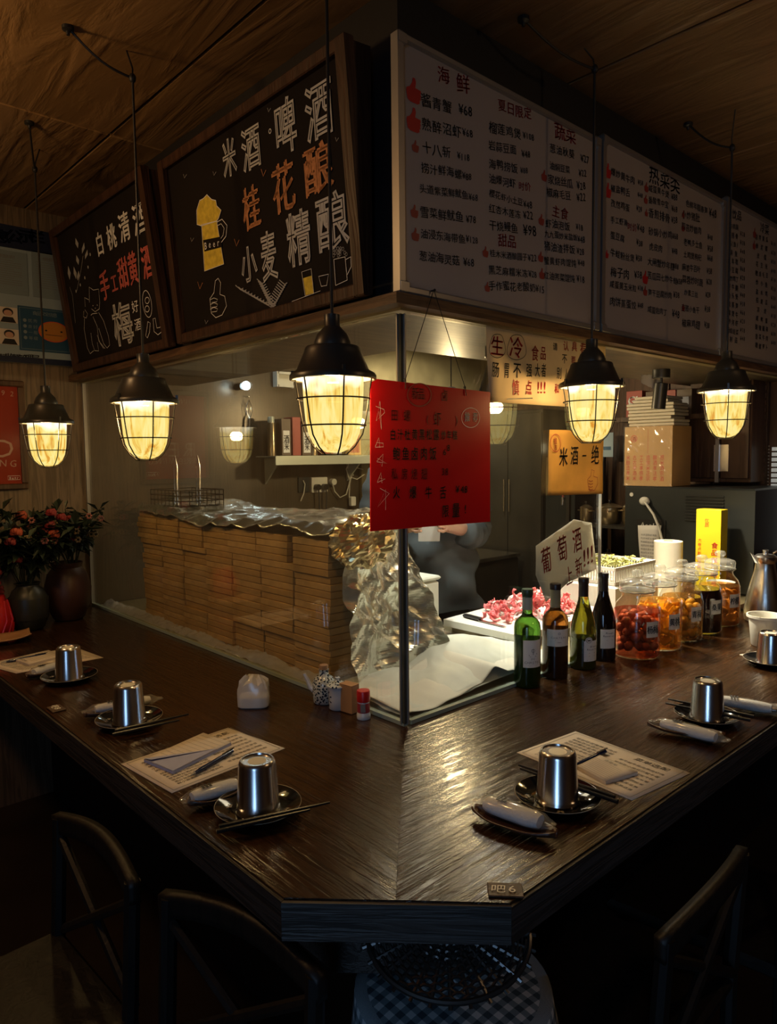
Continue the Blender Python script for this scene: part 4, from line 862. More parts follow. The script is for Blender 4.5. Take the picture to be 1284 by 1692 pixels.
MB().lathe([(.0165, .044), (.0168, .046), (.0168, .069), (.0155, .0715), (.001, .0715)], 24, cap1=False).build('cap', M['redcap'], o, True)
MB().box((-.0115, -.0115, .030), (.012, .0008, .020), math.radians(-45)).build('label_panel', M['inkgrey'], o)

# ================================================================== WINE BOTTLES
M['wine_g'] = P('wine_in_green_bottle', (.010, .022, .006), .1); M['wine_b'] = P('wine_in_amber_bottle', (.012, .007, .003), .1); M['wine_y'] = P('wine_in_yellow_bottle', (.03, .035, .006), .1)
def bottle(px, py, label, kind, glass, capm, cap_len, lab, rz, fill=None):
    p = onz(px, py, .8); t = thing('wine_bottle', label, 'bottle', (p.x, p.y, .8005), rz, 'wine bottles before the right glass pane'); t.scale = (1, 1, .915)
    if kind == 'b': prof = [(.034, 0), (.0365, .003), (.0372, .008), (.0372, .182), (.035, .196), (.027, .208), (.0165, .219), (.0142, .228), (.0138, .282), (.0152, .284), (.0152, .296), (.0142, .298)]
    else: prof = [(.036, 0), (.039, .004), (.0398, .01), (.0395, .12), (.037, .145), (.031, .172), (.0225, .200), (.0165, .225), (.0142, .245), (.0138, .284), (.0150, .286), (.0150, .296), (.014, .298)]
    MB().lathe(prof, 40).build('glass_body', glass, t, True, angle=60)
    lv, lm, rr_ = {'gl_g': (.150, 'wine_g', .0355), 'gl_b': (.160, 'wine_b', .0355), 'gl_y': (.105, 'wine_y', .037)}[fill] if fill else (0, 0, 0)
    if fill: MB().lathe([(rr_ - .003, .004), (rr_, .010), (rr_, lv), (.001, lv)], 32, cap1=False).build('wine', M[lm], t, True, angle=50)
    c0 = .298 - cap_len; MB().lathe([(.0150, c0), (.0148, .280), (.0160, .284), (.0162, .297), (.015, .3005), (.001, .3008)], 32, cap0=False, cap1=False).build('capsule', capm, t, True)
    z0, z1, r, half = lab; n = 24; vs = []
    for j in (z0, z1):
        for i in range(n): a = -PI/2 - half + 2*half*i/(n - 1); vs.append(((r + .0004)*math.cos(a), (r + .0004)*math.sin(a), j))
    lb = MB().add(vs, [(i, i + 1, n + i + 1, n + i) for i in range(n - 1)]).build('paper_label', M['winelabel'], t, True)
    return t, lab
M['winelabel'] = P('wine_label', (.78, .77, .73), .6)
M['shakerglass'] = P('shaker_glass', (.25, .28, .3), .15, spec=.8)
def bglass(n, col, dens, rough=.04):
    m, nt, b = newmat(n); b.inputs['Base Color'].default_value = (*col, 1); b.inputs['Roughness'].default_value = rough; b.inputs['Transmission Weight'].default_value = dens; b.inputs['IOR'].default_value = 1.35; b.inputs['Coat Weight'].default_value = .5
    return m
M['gl_green'] = bglass('green_bottle_glass', (.10, .26, .03), .9); M['gl_dkgreen'] = bglass('yellow_green_bottle_glass', (.34, .36, .04), .92); M['gl_brown'] = bglass('amber_bottle_glass', (.30, .11, .02), .9); M['gl_black'] = bglass('black_bottle_glass', (.012, .008, .008), .3)
M['capgreen'] = P('dark_green_capsule', (.04, .07, .04), .35); M['capgold'] = P('olive_capsule', (.26, .24, .16), .4); M['capblack'] = P('black_capsule', (.02, .014, .014), .35)
M['capgrey'] = P('pale_neck_label', (.36, .40, .36), .5)
def cyl_print(t, r, items, mat, name='label_print'):
    ik = Ink(0)
    for it in items:
        if it[0] == '-': ik.stroke([(it[1], it[2]), (it[3], it[4])], it[5])
        elif it[0] == 'o': ik.circle(it[1], it[2], it[3], .0012)
        elif it[0] == 'd': ik.disc(it[1], it[2], it[3])
        else: ik.line(it[0], it[1], it[2], it[3], it[4], sz=it[5] if len(it) > 5 else None)
    vs = []
    for x, y, z in ik.mb.v: a = -PI/2 + x/r; rr = r + .0009 - y*.3; vs.append((rr*math.cos(a), rr*math.sin(a), z))
    return MB().add(vs, ik.mb.f).build(name, mat, t)
FC = lambda px: math.atan2(-1.0, -.85) + PI/2     # labels turn roughly towards the room corner where the guests sit
t, lab = bottle(871, 1132, 'green wine bottle at the left end of the row, with a dark green cap', 'b', M['gl_green'], M['capgreen'], .02, (.066, .150, .0374, .75), math.radians(-28), 'gl_g')
MB().lathe([(.0146, .238), (.0146, .276)], 28, cap0=False, cap1=False).build('neck_label', M['capgrey'], t, True)
cyl_print(t, .0374, [('DE', -.006, .093, .006, .093, .008), ('CHASTEL', -.024, .082, .024, .082, .010), ('-', -.014, .074, .014, .074, .0008), ('-', -.010, .071, .010, .071, .0006), ('o', 0, .118, .005), ('-', -.012, .104, .012, .108, .003), ('-', -.009, .100, .009, .101, .002), ('-', .0, .106, .0, .124, .002)], M['inkgrey'])
t, lab = bottle(917, 1118, 'amber wine bottle second in the row, with an olive neck and framed label', 'b', M['gl_brown'], M['capgold'], .072, (.108, .162, .0374, .95), math.radians(-38), 'gl_b')
MB().lathe([(.0162, .283), (.0164, .298), (.0152, .3015), (.001, .3018)], 28, cap0=False, cap1=False).build('cap_ring', M['capblack'], t, True)
cyl_print(t, .0374, [('-', -.032, .111, .032, .111, .0008), ('-', .032, .111, .032, .159, .0008), ('-', .032, .159, -.032, .159, .0008), ('-', -.032, .159, -.032, .111, .0008), ('CHATEAU', -.024, .136, .024, .136, .0085), ('-', -.012, .128, .012, .128, .0007), ('o', 0, .149, .003), ('-', -.006, .121, .006, .121, .001)], M['inkgrey'])
t, lab = bottle(963, 1102, 'yellow-green wine bottle third in the row, with sloping shoulders and a black neck', 'c', M['gl_dkgreen'], M['capblack'], .058, (.030, .098, .0399, .62), math.radians(-18), 'gl_y')
cyl_print(t, .0399, [('d', -.010, .100, .011)], M['winelabel'], 'label_medal'); cyl_print(t, .0402, [('o', -.010, .100, .008), ('-', -.015, .1, -.005, .1, .004), ('Blanc', -.006, .080, .02, .080, .009), ('Reserve', -.016, .070, .02, .070, .009), ('-', -.010, .058, .012, .058, .0008), ('-', -.010, .048, .012, .048, .0008), ('-', -.016, .034, .018, .034, .0014)], M['inkblack'])
t, lab = bottle(996, 1088, 'near-black wine bottle at the right end of the row, beside the fruit jars', 'c', M['gl_black'], M['capblack'], .066, (.046, .112, .0399, .62), math.radians(-35))
cyl_print(t, .0399, [('Rouge', -.008, .100, .018, .100, .009), ('Reserve', -.016, .089, .02, .089, .010), ('-', -.006, .075, .014, .075, .0008), ('-', -.016, .050, .018, .050, .0014)], M['inkblack'])

# ================================================================== FRUIT WINE JARS
def tinted(n, col, rough=.03, haze=.12, hz=None): return clear(n, col, rough, haze, hz or col, 1.33)
M['liq1'] = tinted('red_fruit_liquor', (.88, .52, .40), haze=.06, hz=(.4, .05, .03)); M['liq2'] = tinted('orange_fruit_liquor', (1, .72, .30), haze=.15, hz=(.9, .5, .08))
M['liq3'] = tinted('amber_fruit_liquor', (.92, .70, .42), haze=.08, hz=(.6, .35, .08)); M['liq4'] = P('dark_berry_liquor', (.018, .006, .006), .08); M['liq5'] = tinted('golden_fruit_liquor', (.9, .6, .35), haze=.1, hz=(.6, .3, .08))
M['f1'] = P('bayberry', (.36, .15, .09), .45, var=.35, scale=25, bump=.3, bscale=220); M['f2'] = P('yellow_peach', (.90, .50, .07), .35, var=.2, scale=30)
M['f3'] = P('green_plum', (.60, .42, .10), .35, var=.3, scale=25); M['f5'] = P('lemon_slice', (.60, .42, .14), .45, var=.25, scale=30)
def jar(x, y, label, liq, top, fr, fname, flabel, fn, txt, n_f, lx=-.32):
    base = .8005; t = thing('fruit_wine_jar', label, 'jar', (x, y, base), lx, 'lidded glass jars of fruit wine')
    MB().lathe([(.058, 0), (.069, .004), (.0725, .012), (.0728, .13), (.0715, .150), (.064, .172), (.050, .187), (.047, .194), (.047, .205), (.052, .207), (.052, .216), (.047, .218)], 40, cap1=False).build('glass_body', M['jar'], t, True, angle=50)
    MB().lathe([(.053, .216), (.0545, .220), (.0545, .238), (.050, .244), (.030, .250), (.012, .252), (.011, .256), (.018, .262), (.020, .270), (.015, .278), (.001, .280)], 36, cap1=False).build('glass_lid', M['jarlid'], t, True, angle=50)
    MB().tube([(.0535*math.cos(2*PI*i/36), .0535*math.sin(2*PI*i/36), .212) for i in range(36)], .0022, 6, True).tube([(.055, 0, .205), (.066, 0, .19), (.068, .0, .215), (.058, 0, .228)], .0016, 6).build('wire_clamp', M['alu'], t, True)
    MB().lathe([(.056, .004), (.0685, .008), (.0705, .014), (.0708, min(top, .13)), (.0695 if top < .152 else .062, top), (.001, top)], 36, cap1=False).build('fruit_liquor', liq, t, True, angle=50)
    a0 = -PI/2 - .35; n = 10; vs = []
    for z in (.075, .125):
        for i in range(n): a = a0 + .62*i/(n - 1); vs.append((.0734*math.cos(a), .0734*math.sin(a), z))
    MB().add(vs, [(i, i + 1, n + i + 1, n + i) for i in range(n - 1)]).build('paper_label', M['jarlabel'], t, True)
    ik = Ink(0); ik.line(txt[0], -.022, .111, .022, .113, sz=.024, bold=.02) if len(txt) == 1 else (ik.ch(txt[0], -.011, .100, .026, .8, bold=.03), ik.ch(txt[1], .011, .100, .030, .8, bold=.03))
    vs = []
    for u_, y_, z_ in ik.mb.v: a = a0 + .31 + u_/.0738; vs.append(((.0742 - y_*.3)*math.cos(a), (.0742 - y_*.3)*math.sin(a), z_))
    MB().add(vs, ik.mb.f).build('label_writing', M['inkblack'], t)
    if not fr: return t
    pr = fn(); pr.location = (x, y, base + .03); pts = []; tries = 0; rad = pr['r']; del pr['r']
    while len(pts) < n_f and tries < 12000:
        tries += 1; a = random.uniform(0, 2*PI); rr = (.0685 - rad)*(random.random()**.25); z = .016 + rad*.8 + random.random()**1.2*(top - .02 - 2*rad)
        q = Vector((rr*math.cos(a), rr*math.sin(a), z))
        if all((q - k).length > rad*1.62 for k in pts): pts.append(q)
    for i, q in enumerate(pts):
        o = pr if i == 0 else pr.copy()
        if i: C.objects.link(o)
        o.location = (x + q.x, y + q.y, base + q.z); o.rotation_euler = (random.uniform(0, 6), random.uniform(0, 6), random.uniform(0, 6)); s_ = random.uniform(.9, 1.05); o.scale = (s_,)*3
        tag(o, flabel, fname.split('_')[-1] if fname != 'bayberry' else 'berry', fname.replace('_', ' ') + ' pieces inside a jar')
    return t
M['jarlid'] = clear('jar_lid_glass', (.95, .96, .94), .03, .13, (.9, .9, .85), 1.75)  # pale haze mixed into clear glass so the lids look strongly lit
M['jarlabel'] = P('jar_label_paper', (.62, .60, .52), .7)
def f_sphere(name, r, mat, sq=.94):
    def f(): o = MB().sphere((0, 0, 0), (r, r, r*sq), 12, 8).build(name, mat, None, True); o['r'] = r; return o
    return f
def f_peach():
    o = MB().add([(-.020, -.012, -.006), (.020, -.014, -.006), (.024, .010, -.002), (-.016, .014, -.006), (-.015, -.009, .007), (.015, -.010, .009), (.018, .007, .009), (-.012, .010, .007)], [(3, 2, 1, 0), (4, 5, 6, 7), (0, 1, 5, 4), (1, 2, 6, 5), (2, 3, 7, 6), (3, 0, 4, 7)]).build('peach_chunk', M['f2'], None); o['r'] = .016
    md = o.modifiers.new('bevel', 'BEVEL'); md.width = .004; md.segments = 2; return o
def f_slice():
    o = MB().lathe([(.001, -.003), (.019, -.003), (.021, 0), (.019, .003), (.010, .0025), (.001, .003)], 18, cap0=False, cap1=False).build('fruit_slice', M['f5'], None, True); o['r'] = .017; return o
JY = -.079
jar(.960, JY, 'glass jar of red bayberry wine nearest the wine bottles', M['liq1'], .150, True, 'bayberry', 'dark red bayberry soaking in the jar nearest the wine bottles', f_sphere('bayberry', .0155, M['f1']), '杨梅', 80)
jar(1.108, JY, 'glass jar of bright orange fruit wine, second from the wine bottles', M['liq2'], .160, True, 'peach_chunk', 'yellow peach chunk in the bright orange jar', f_peach, '黄桃', 64)
jar(1.268, JY, 'glass jar of amber plum wine in the middle of the row', M['liq3'], .152, True, 'green_plum', 'golden plum in the middle jar of amber wine', f_sphere('green_plum', .0150, M['f3']), '青梅', 80)
jar(1.425, JY, 'glass jar of almost black berry wine, fourth in the row', M['liq4'], .158, False, '', '', None, '桑果', 0)
jar(1.583, JY, 'glass jar of sliced fruit in reddish wine, last in the row beside the bowls', M['liq5'], .150, True, 'fruit_slice', 'pale fruit slice in the last jar of the row', f_slice, '柠檬', 36)

# ================================================================== RIGHT END OF THE COUNTER: kettle, bowls, tub
def kettle():
    p = onz(1262, 1026, .8); t = thing('thermal_jug', 'brushed steel vacuum jug with a black-lined pouring lip at the right edge', 'jug', (p.x, p.y, .8005), math.radians(140))
    MB().lathe([(.066, 0), (.070, .004), (.072, .01), (.0715, .04), (.064, .09), (.050, .15), (.038, .195), (.034, .225), (.038, .245)], 48).build('jug_body', M['steel'], t, True, angle=60)
    MB().lathe([(.034, .225), (.040, .238), (.041, .250), (.030, .258), (.010, .262), (.009, .27), (.012, .275), (.001, .278)], 32, cap0=False, cap1=False).build('lid', M['cup'], t, True)
    MB().add([(.030, -.016, .242), (.030, .016, .242), (.062, 0, .268), (.035, -.010, .225), (.035, .010, .225)], [(0, 2, 1), (0, 3, 2), (1, 2, 4), (3, 4, 2)]).build('pouring_lip', M['cup'], t)
    MB().tube([(-.036, 0, .238), (-.075, 0, .248), (-.095, 0, .225), (-.095, 0, .14), (-.085, 0, .08), (-.066, 0, .06)], [.007, .008, .009, .009, .008, .006], 10).build('handle', M['chop'], t, True)
    MB().tube([(-.03, 0, .262), (-.055, 0, .275), (-.065, 0, .262)], .004, 8).build('thumb_lever', M['cup'], t, True)
kettle()
bp = onz(1236, 1018, .8)
M['bowl'] = P('pale_grey_bowl', (.42, .44, .42), .3)
for k in range(6):
    o = MB().lathe([(.022, 0), (.024, .003), (.045, .016), (.056, .034), (.054, .0345), (.043, .019), (.02, .006), (.001, .005)], 28, cap1=False).build('bowl', M['bowl'], None, True, loc=(bp.x + .05, bp.y + .13, .8005 + k*.0165))
    tag(o, 'pale bowl in the stack behind the steel jug, ' + ['lowest of six', 'second from the bottom', 'third from the bottom', 'third from the top', 'second from the top', 'topmost of six'][k], 'bowl', 'stacked pale bowls beside the jars')
tp = onz(1283, 1075, .8)
o = thing('plastic_tub', 'white plastic takeaway tub perched behind the cup at the right edge', 'tub', (tp.x + .04, tp.y + .05, .8005), .4)
MB().lathe([(.040, 0), (.043, .003), (.052, .095), (.059, .097), (.059, .105), (.055, .105), (.050, .097), (.040, .006), (.001, .004)], 36, cap1=False).build('tub_body', M['whiteplast'], o, True)

# ================================================================== INSIDE THE GLASS: stacked kraft slabs
slab = None
ROWS, COLS = 20, 7
y = .357
for c_ in range(COLS):
    wc = .174 + random.uniform(-.004, .004); z = .8005; xo = random.uniform(-.004, .004)
    for r_ in range(ROWS + (1 if c_ > 4 else 0)):
        if r_ % 5 == 0: xo = random.uniform(-.006, .006)
        th = .0208; v_ = (c_*7 + r_) % 3
        if slab is None:
            slab = [MB().box((.105, .087, th/2), (.21, .172, th - .0012), bev=.0015).build('kraft_box', m_, None) for m_ in (M['kraft'], M['kraft2'], M['kraft'])]
            for s_ in slab[1:]: C.objects.unlink(s_)
            o = slab[0]
        else: o = slab[v_].copy(); C.objects.link(o)
        dy = .045*(1 if (r_ > ROWS - 5) else 0)*(1 if c_ else 0)*.6
        o.location = (.058 + xo + random.uniform(-.0025, .0025), y + dy + random.uniform(-.002, .002), z + .0003); o.rotation_euler = (0, 0, random.uniform(-.012, .012))
        tag(o, 'flat kraft box, ' + ('lowest', 'second', 'third', 'fourth', 'fifth', 'sixth', 'seventh', 'eighth', 'ninth', 'tenth', 'eleventh', 'twelfth', 'thirteenth', 'fourteenth', 'fifteenth', 'sixteenth', 'seventeenth', 'eighteenth', 'nineteenth', 'twentieth', 'topmost')[r_] + ('' if r_ in (0, 20) else ' from the bottom') + ' in the ' + ('end stack at the foil', 'second stack from the foil', 'third stack from the foil', 'middle stack', 'third stack from the far end', 'second stack from the far end', 'farthest stack')[c_], 'box', 'flat kraft boxes stacked behind the left glass'); z += th
    y += wc + .0035
STY = y

def crumple(p, a, f, k=0):
    v = Vector(p)*f; n1 = noise.noise(v + Vector((k, 0, 0))); n2 = noise.noise(v*2.3 + Vector((k + 7, 3, 0)))
    return a*((1 - abs(n1)*2.4) + .5*(1 - abs(n2)*2.2))
def f_top(u, v):
    x = .030 + u*.36; y_ = .33 + v*1.34; p = (x, y_, 0)
    z = 1.246 + .012*u + crumple(p, .010, 7) + .010*math.sin(v*9) - (.04*(1 - min(1, u*9))) * (.5 + .5*noise.noise(Vector((0, y_*6, 1))))
    return (x + crumple(p, .004, 14, 5), y_, z)
o = MB().grid(50, 150, f_top).build('foil_sheet', M['foil'], None, True, angle=18); tag(o, 'crumpled silver foil sheet spread flat over the top of the kraft box stacks', 'foil', 'foil sheets'); solid(o, .0008)
def f_drape(u, v):
    # v 0 top -> 1 bottom ; u 0 left (at the pane) -> 1 right
    wide = .27 + .10*v; x = .046 + .016*math.sin(v*2) + u*wide; z = 1.262 - v*.455
    y_ = .338 - .05*v*v - .03*math.sin(u*5 + v*3)*v - (.0 if v > .12 else (.12 - v)*.0)
    p = (x, z, 0); cr = crumple(p, .026, 5, 3) + .6*crumple(p, .012, 13, 9)
    return (x + .3*cr, min(y_ - abs(cr)*.7, .348) , z + .3*cr)
o = MB().grid(90, 90, f_drape).build('foil_drape', M['foil'], None, False); tag(o, 'silver foil sheet hanging crumpled over the near end of the slab stacks', 'foil', 'foil sheets')
def f_knot(u, v):
    a = u*2*PI; ph = (v - .5)*PI; p = Vector((math.cos(a)*math.cos(ph), math.sin(a)*math.cos(ph), math.sin(ph)))
    r_ = 1 + crumple(p, .30, 1.7, 1) ; return (.135 + .085*p.x*r_, .30 + .04*p.y*r_, 1.215 + .060*p.z*r_)
o = MB().grid(46, 30, f_knot).build('foil_bundle', M['foilgold'], None, False); tag(o, 'gold-tinted crumpled foil bundle at the top corner of the slab stacks', 'foil', 'foil sheets')
def f_foot(u, v):
    y_ = .36 + u*1.60; x = .012 + v*.042; h = .018 + .020*noise.noise(Vector((y_*5, 0, 0))); p = (x, y_, 0)
    return (x + .002 + max(-.006, crumple(p, .005, 30)), y_, .803 + h*v**.6 + abs(crumple(p, .006, 25)))
o = MB().grid(120, 9, f_foot).build('plastic_wrap', M['bagplastic'], None, True, angle=30); tag(o, 'strip of crumpled clear plastic wrap along the foot of the slab stacks', 'plastic wrap')

# white sheets in the glass corner, tub, board with sliced pork
def f_cloth(u, v):
    x = .035 + u*.70; y_ = .035 + v*(.30 + .16*min(1, max(0, (u - .34)*8))); m_ = math.exp(-((u - .62)**2)/.10 - ((v - .45)**2)/.16); m2 = math.exp(-((u - .15)**2)/.03 - ((v - .75)**2)/.08)
    p = (x, y_, 0); e = min(u, v, 1 - u, 1 - v)
    return (x + .01*noise.noise(Vector((x*6, y_*6, 2))), y_ + (.006*noise.noise(Vector((x*9, 0, 5))) if v < .1 else 0), .808 + .075*m_ + .022*m2 + .006*noise.noise(Vector((x*9, y_*9, 0))) + max(0, crumple(p, .004, 9, 2)) - .004*(e < .02))
o = MB().grid(70, 56, f_cloth).build('white_cloth', M['sheet'], None, True, angle=60); tag(o, 'white cloth spread in a low mound inside the glass corner', 'cloth', 'white cloths inside the glass corner'); solid(o, .002)
def f_cloth2(u, v):
    x = .03 + u*.50; y_ = .030 + v*.20 - .012*math.sin(u*7); rdg = max(0, 1 - abs(u - .72)*9)*(1 - v)**1.5
    return (x, y_, .8135 + .008*noise.noise(Vector((x*12, y_*9, 0))) + .030*rdg + .012*v + .055*math.exp(-((x - .47)**2)/.05 - ((y_ - .24)**2)/.034)*.95)
o = MB().grid(60, 26, f_cloth2).build('white_napkin', M['sheet2'] if 'sheet2' in M else M['sheet'], None, True, angle=60); tag(o, 'cream cloth folded along the bottom of the right glass pane', 'cloth', 'white cloths inside the glass corner'); solid(o, .0015)
o = thing('foam_box', 'pale battered box with a lid behind the glass corner, beside the foil', 'box', (.60, .66, .7985), .0)
MB().box((0, 0, .10), (.25, .17, .20), bev=.01).build('box_body', M['dentbox'] if 'dentbox' in M else M['sheet'], o); MB().box((0, 0, .208), (.262, .182, .016), bev=.006).build('lid', M['sheet'], o)
o = MB().prism([(.735, .215), (1.31, .215), (1.31, .60), (.735, .56)], .828, .852).build('cutting_board', M['cutboard'], None); tag(o, 'thick white plastic cutting board holding the sliced pork', 'cutting board')
bd = thing('steel_tray', 'shallow steel tray under the white cutting board', 'tray', (1.03, .40, .7985)); MB().box((0, 0, .0145), (.52, .30, .029), bev=.003).build('tray_body', M['steel'], bd)
a, b = onz(785, 1026, .855), onz(824, 1036, .855); d = b - a
kn = thing('kitchen_knife', 'kitchen knife with a dark handle on the front edge of the cutting board', 'knife', (a.x + .02, a.y + .03, .8535), math.atan2(d.y, d.x))
MB().box((.0, 0, .007), (.085, .018, .014), bev=.004).build('handle', M['chop'], kn); MB().add([(.04, -.009, .002), (.16, -.006, .002), (.17, .006, .002), (.04, .013, .002), (.04, -.009, .003), (.16, -.006, .003), (.17, .006, .003), (.04, .013, .003)], [(3, 2, 1, 0), (4, 5, 6, 7), (0, 1, 5, 4), (1, 2, 6, 5), (2, 3, 7, 6), (3, 0, 4, 7)]).build('blade', M['steel'], kn)
mt = []
for k in range(4):
    def fs(u, v, k=k):
        a_ = (u - .5)*(2.4 + k*.5); return (.021*math.sin(a_), (v - .5)*(.018 + .006*math.sin(u*6)), .016*(1 - math.cos(a_))*(1 if k % 2 else -1) + .003*math.sin(v*5 + u*7 + k))
    o = MB().grid(9, 4, fs).build('pork_slice', [M['meat'], M['meat'], M['fat'], M['meat2'] if 'meat2' in M else M['meat']][k], None, True); solid(o, .003); mt.append(o)
for i in range(150):
    o = mt[i] if i < 4 else mt[i % 4].copy()
    if i >= 4: C.objects.link(o)
    q = random.random(); a_ = random.uniform(0, 2*PI); rr = random.random()**.6
    x = 1.06 + .215*rr*math.cos(a_); y_ = .405 + .145*rr*math.sin(a_); hh = .070*(1 - rr**1.5)
    if i in (9, 17, 31): x, y_, hh = .80 + .012*i/9, .47 - .004*i, 0
    o.location = (x, y_, .864 + hh*random.uniform(.3, 1)); o.rotation_euler = (random.uniform(-.7, .7), random.uniform(-.7, .7), random.uniform(0, 6))
    tag(o, 'thin pink slice in the heap of raw pork on the white cutting board', 'meat', 'sliced raw pork on the board')

# foam box and perforated basket of greens
fb = thing('white_container', 'white lidless container under the perforated basket', 'container', (1.50, .36, .7985)); MB().box((0, 0, .07), (.34, .30, .14), bev=.01).build('container_body', M['whiteplast'], fb)
bs = thing('perforated_basket', 'white perforated plastic basket of pale greens behind the jars', 'basket', (1.50, .36, .9395))
m = MB(); W_, D_ = .32, .28
m.box((0, 0, .003), (W_ - .02, D_ - .02, .006))
for s_ in (-1, 1):
    m.box((0, s_*D_/2, .062), (W_, .006, .012)).box((s_*W_/2, 0, .062), (.006, D_, .012)).box((0, s_*D_/2, .006), (W_, .005, .012)).box((s_*W_/2, 0, .006), (.005, D_, .012))
    for k in range(27): m.box((-W_/2 + .006 + k*(W_ - .012)/26, s_*D_/2, .034), (.005, .004, .05))
    for k in range(23): m.box((s_*W_/2, -D_/2 + .006 + k*(D_ - .012)/22, .034), (.004, .005, .05))
m.build('basket_body', M['whiteplast'], bs)
gm = MB()
for k in range(150):
    x, y_ = random.uniform(-.14, .14), random.uniform(-.12, .12); a_ = random.uniform(0, 6); L = random.uniform(.02, .04); z = .045 + random.uniform(0, .028)
    gm.add([(x, y_, z), (x + L*math.cos(a_), y_ + L*math.sin(a_), z + .006), (x + L*.6*math.cos(a_ + .5), y_ + L*.6*math.sin(a_ + .5), z + .012), (x + L*.5*math.cos(a_ - .5), y_ + L*.5*math.sin(a_ - .5), z + .01)], [(0, 1, 2), (0, 3, 1)])
o = gm.build('chopped_greens', M['greens'] if 'greens' in M else M['green'], None, loc=(1.50, .36, .9395)); tag(o, 'loose pale green vegetable pieces filling the perforated basket', 'vegetables', kind='stuff')

# ================================================================== SIGNS ON THE GLASS
def paper_sign(name, pxs, Y, label, mat, cat='sign', wav=.003, n=14):
    """sheet hanging in the plane Y = const, outline from its corners"""
    q = [ony(x, y, Y) for x, y in pxs]; o = thing(name, label, cat, (q[3].x, Y, q[3].z))
    def fn(u, v):
        p = q[0].lerp(q[1], u).lerp(q[3].lerp(q[2], u), v); return (p.x - q[3].x, wav*math.sin(u*5 + v*3)*math.sin(v*4 + 1), p.z - q[3].z)
    s_ = MB().grid(n, n, fn).build('paper_sheet', mat, o, True); solid(s_, .0006); return o
def translucent(n, col, t=.45, var=.06):
    m, nt, b = newmat(n); out = nt.nodes['Material Output']; nt.nodes.remove(b)
    d = nt.nodes.new('ShaderNodeBsdfDiffuse'); tr = nt.nodes.new('ShaderNodeBsdfTranslucent'); mx = nt.nodes.new('ShaderNodeMixShader'); mx.inputs[0].default_value = t
    tc = nt.nodes.new('ShaderNodeTexCoord'); no = nt.nodes.new('ShaderNodeTexNoise'); no.inputs['Scale'].default_value = 7; no.inputs['Detail'].default_value = 6; r = nt.nodes.new('ShaderNodeValToRGB')
    r.color_ramp.elements[0].color = (*[c*(1 - var) for c in col], 1); r.color_ramp.elements[1].color = (*[min(1, c*(1 + var)) for c in col], 1); r.color_ramp.elements[0].position = .35; r.color_ramp.elements[1].position = .65
    nt.links.new(tc.outputs['Object'], no.inputs['Vector']); nt.links.new(no.outputs['Fac'], r.inputs[0])
    for k in (d, tr): nt.links.new(r.outputs[0], k.inputs[0])
    nt.links.new(d.outputs[0], mx.inputs[1]); nt.links.new(tr.outputs[0], mx.inputs[2]); nt.links.new(mx.outputs[0], out.inputs[0]); return m
M['tsign'] = translucent('thin_sign_paper', (.82, .68, .44)); M['tkraft'] = translucent('thin_kraft_paper', (.70, .44, .14), .35, .15); M['twhite'] = translucent('thin_white_paper', (.72, .68, .58), .3)
def on_sign(ik, o, items, off, sc):
    for it in items:
        s_, x, y_, h = it[:4]; k = it[4] if len(it) > 4 else 1.0; rot = it[5] if len(it) > 5 else 0
        a = inplane(o, off[0] + x/sc, off[1] + y_/sc); t = inplane(o, off[0] + x/sc, off[1] + (y_ - h/2)/sc); b_ = inplane(o, off[0] + x/sc, off[1] + (y_ + h/2)/sc)
        ik.ch(s_, a[0], a[1], math.hypot(t[0] - b_[0], t[1] - b_[1])*1.08, k, rot, .03, bold=.02)
so, ss = (600, 500), 3.132
sg = paper_sign('raw_food_sign', [(803, 537), (1000, 564), (1001, 676), (808, 664)], -.0025, 'wide cream paper sign warning about raw and cold food, taped high on the right pane', M['tsign'], wav=.001)
r1, b1 = Ink(-.0016), Ink(-.0018)
on_sign(r1, sg, [('生', 692, 225, 100, 1.05), ('冷', 790, 232, 110, 1.0), ('食', 888, 262, 80, .75), ('品', 930, 262, 70, .7), ('慎', 788, 440, 80, .7), ('点', 855, 440, 75, .7), ('!', 905, 440, 80, 1), ('!', 920, 440, 80, 1), ('!', 938, 440, 80, 1), ('认', 1048, 225, 50, 1), ('真', 1092, 222, 60, .8), ('看', 1136, 235, 70, .8), ('要', 1086, 302, 50, .8), ('和', 1000, 445, 50, .8)], so, ss)
on_sign(b1, sg, [('肠', 683, 347, 80, .75), ('胃', 741, 350, 80, .55), ('不', 795, 350, 80, .8), ('强', 857, 350, 70, .7), ('大', 900, 350, 70, .6), ('者', 932, 350, 70, .6), ('请', 992, 228, 40, 1), ('不', 1040, 290, 50, .9), ('别', 1012, 365, 60, .7), ('人', 1050, 368, 50, .6)], so, ss)
st_px(b1, sg, [(740, 500), (875, 495)], .0025, so, ss)
for cx, cy, rx, ry in ((692, 225, 40, 68), (792, 232, 48, 72)):
    pts = [(cx + rx*math.cos(a)*(1 + .12*math.sin(3*a)), cy + ry*math.sin(a)*(1 + .1*math.cos(2*a))) for a in [2*PI*i/26 for i in range(26)]]; st_px(b1, sg, pts, .0018, so, ss, True)
r1.build('red_lettering', M['inkred'], sg); b1.build('brown_lettering', M['inkblack'], sg)
sg = paper_sign('rice_wine_sign', [(908, 710), (997, 712), (995, 816), (905, 819)], -.0035, 'brown paper sign praising the rice wine, with a drawn thumbs up', M['tkraft'], wav=.002)
r1, b1 = Ink(-.003), Ink(-.0028); ok_, ks = (800, 660), 6.114
on_sign(b1, sg, [('米', 795, 580, 190, .75), ('酒', 905, 565, 190, .7), ('一', 1005, 570, 120, .6), ('绝', 1115, 560, 190, .75)], ok_, ks); on_sign(r1, sg, [('推', 712, 420, 70, .8), ('荐', 714, 490, 60, .8)], ok_, ks)
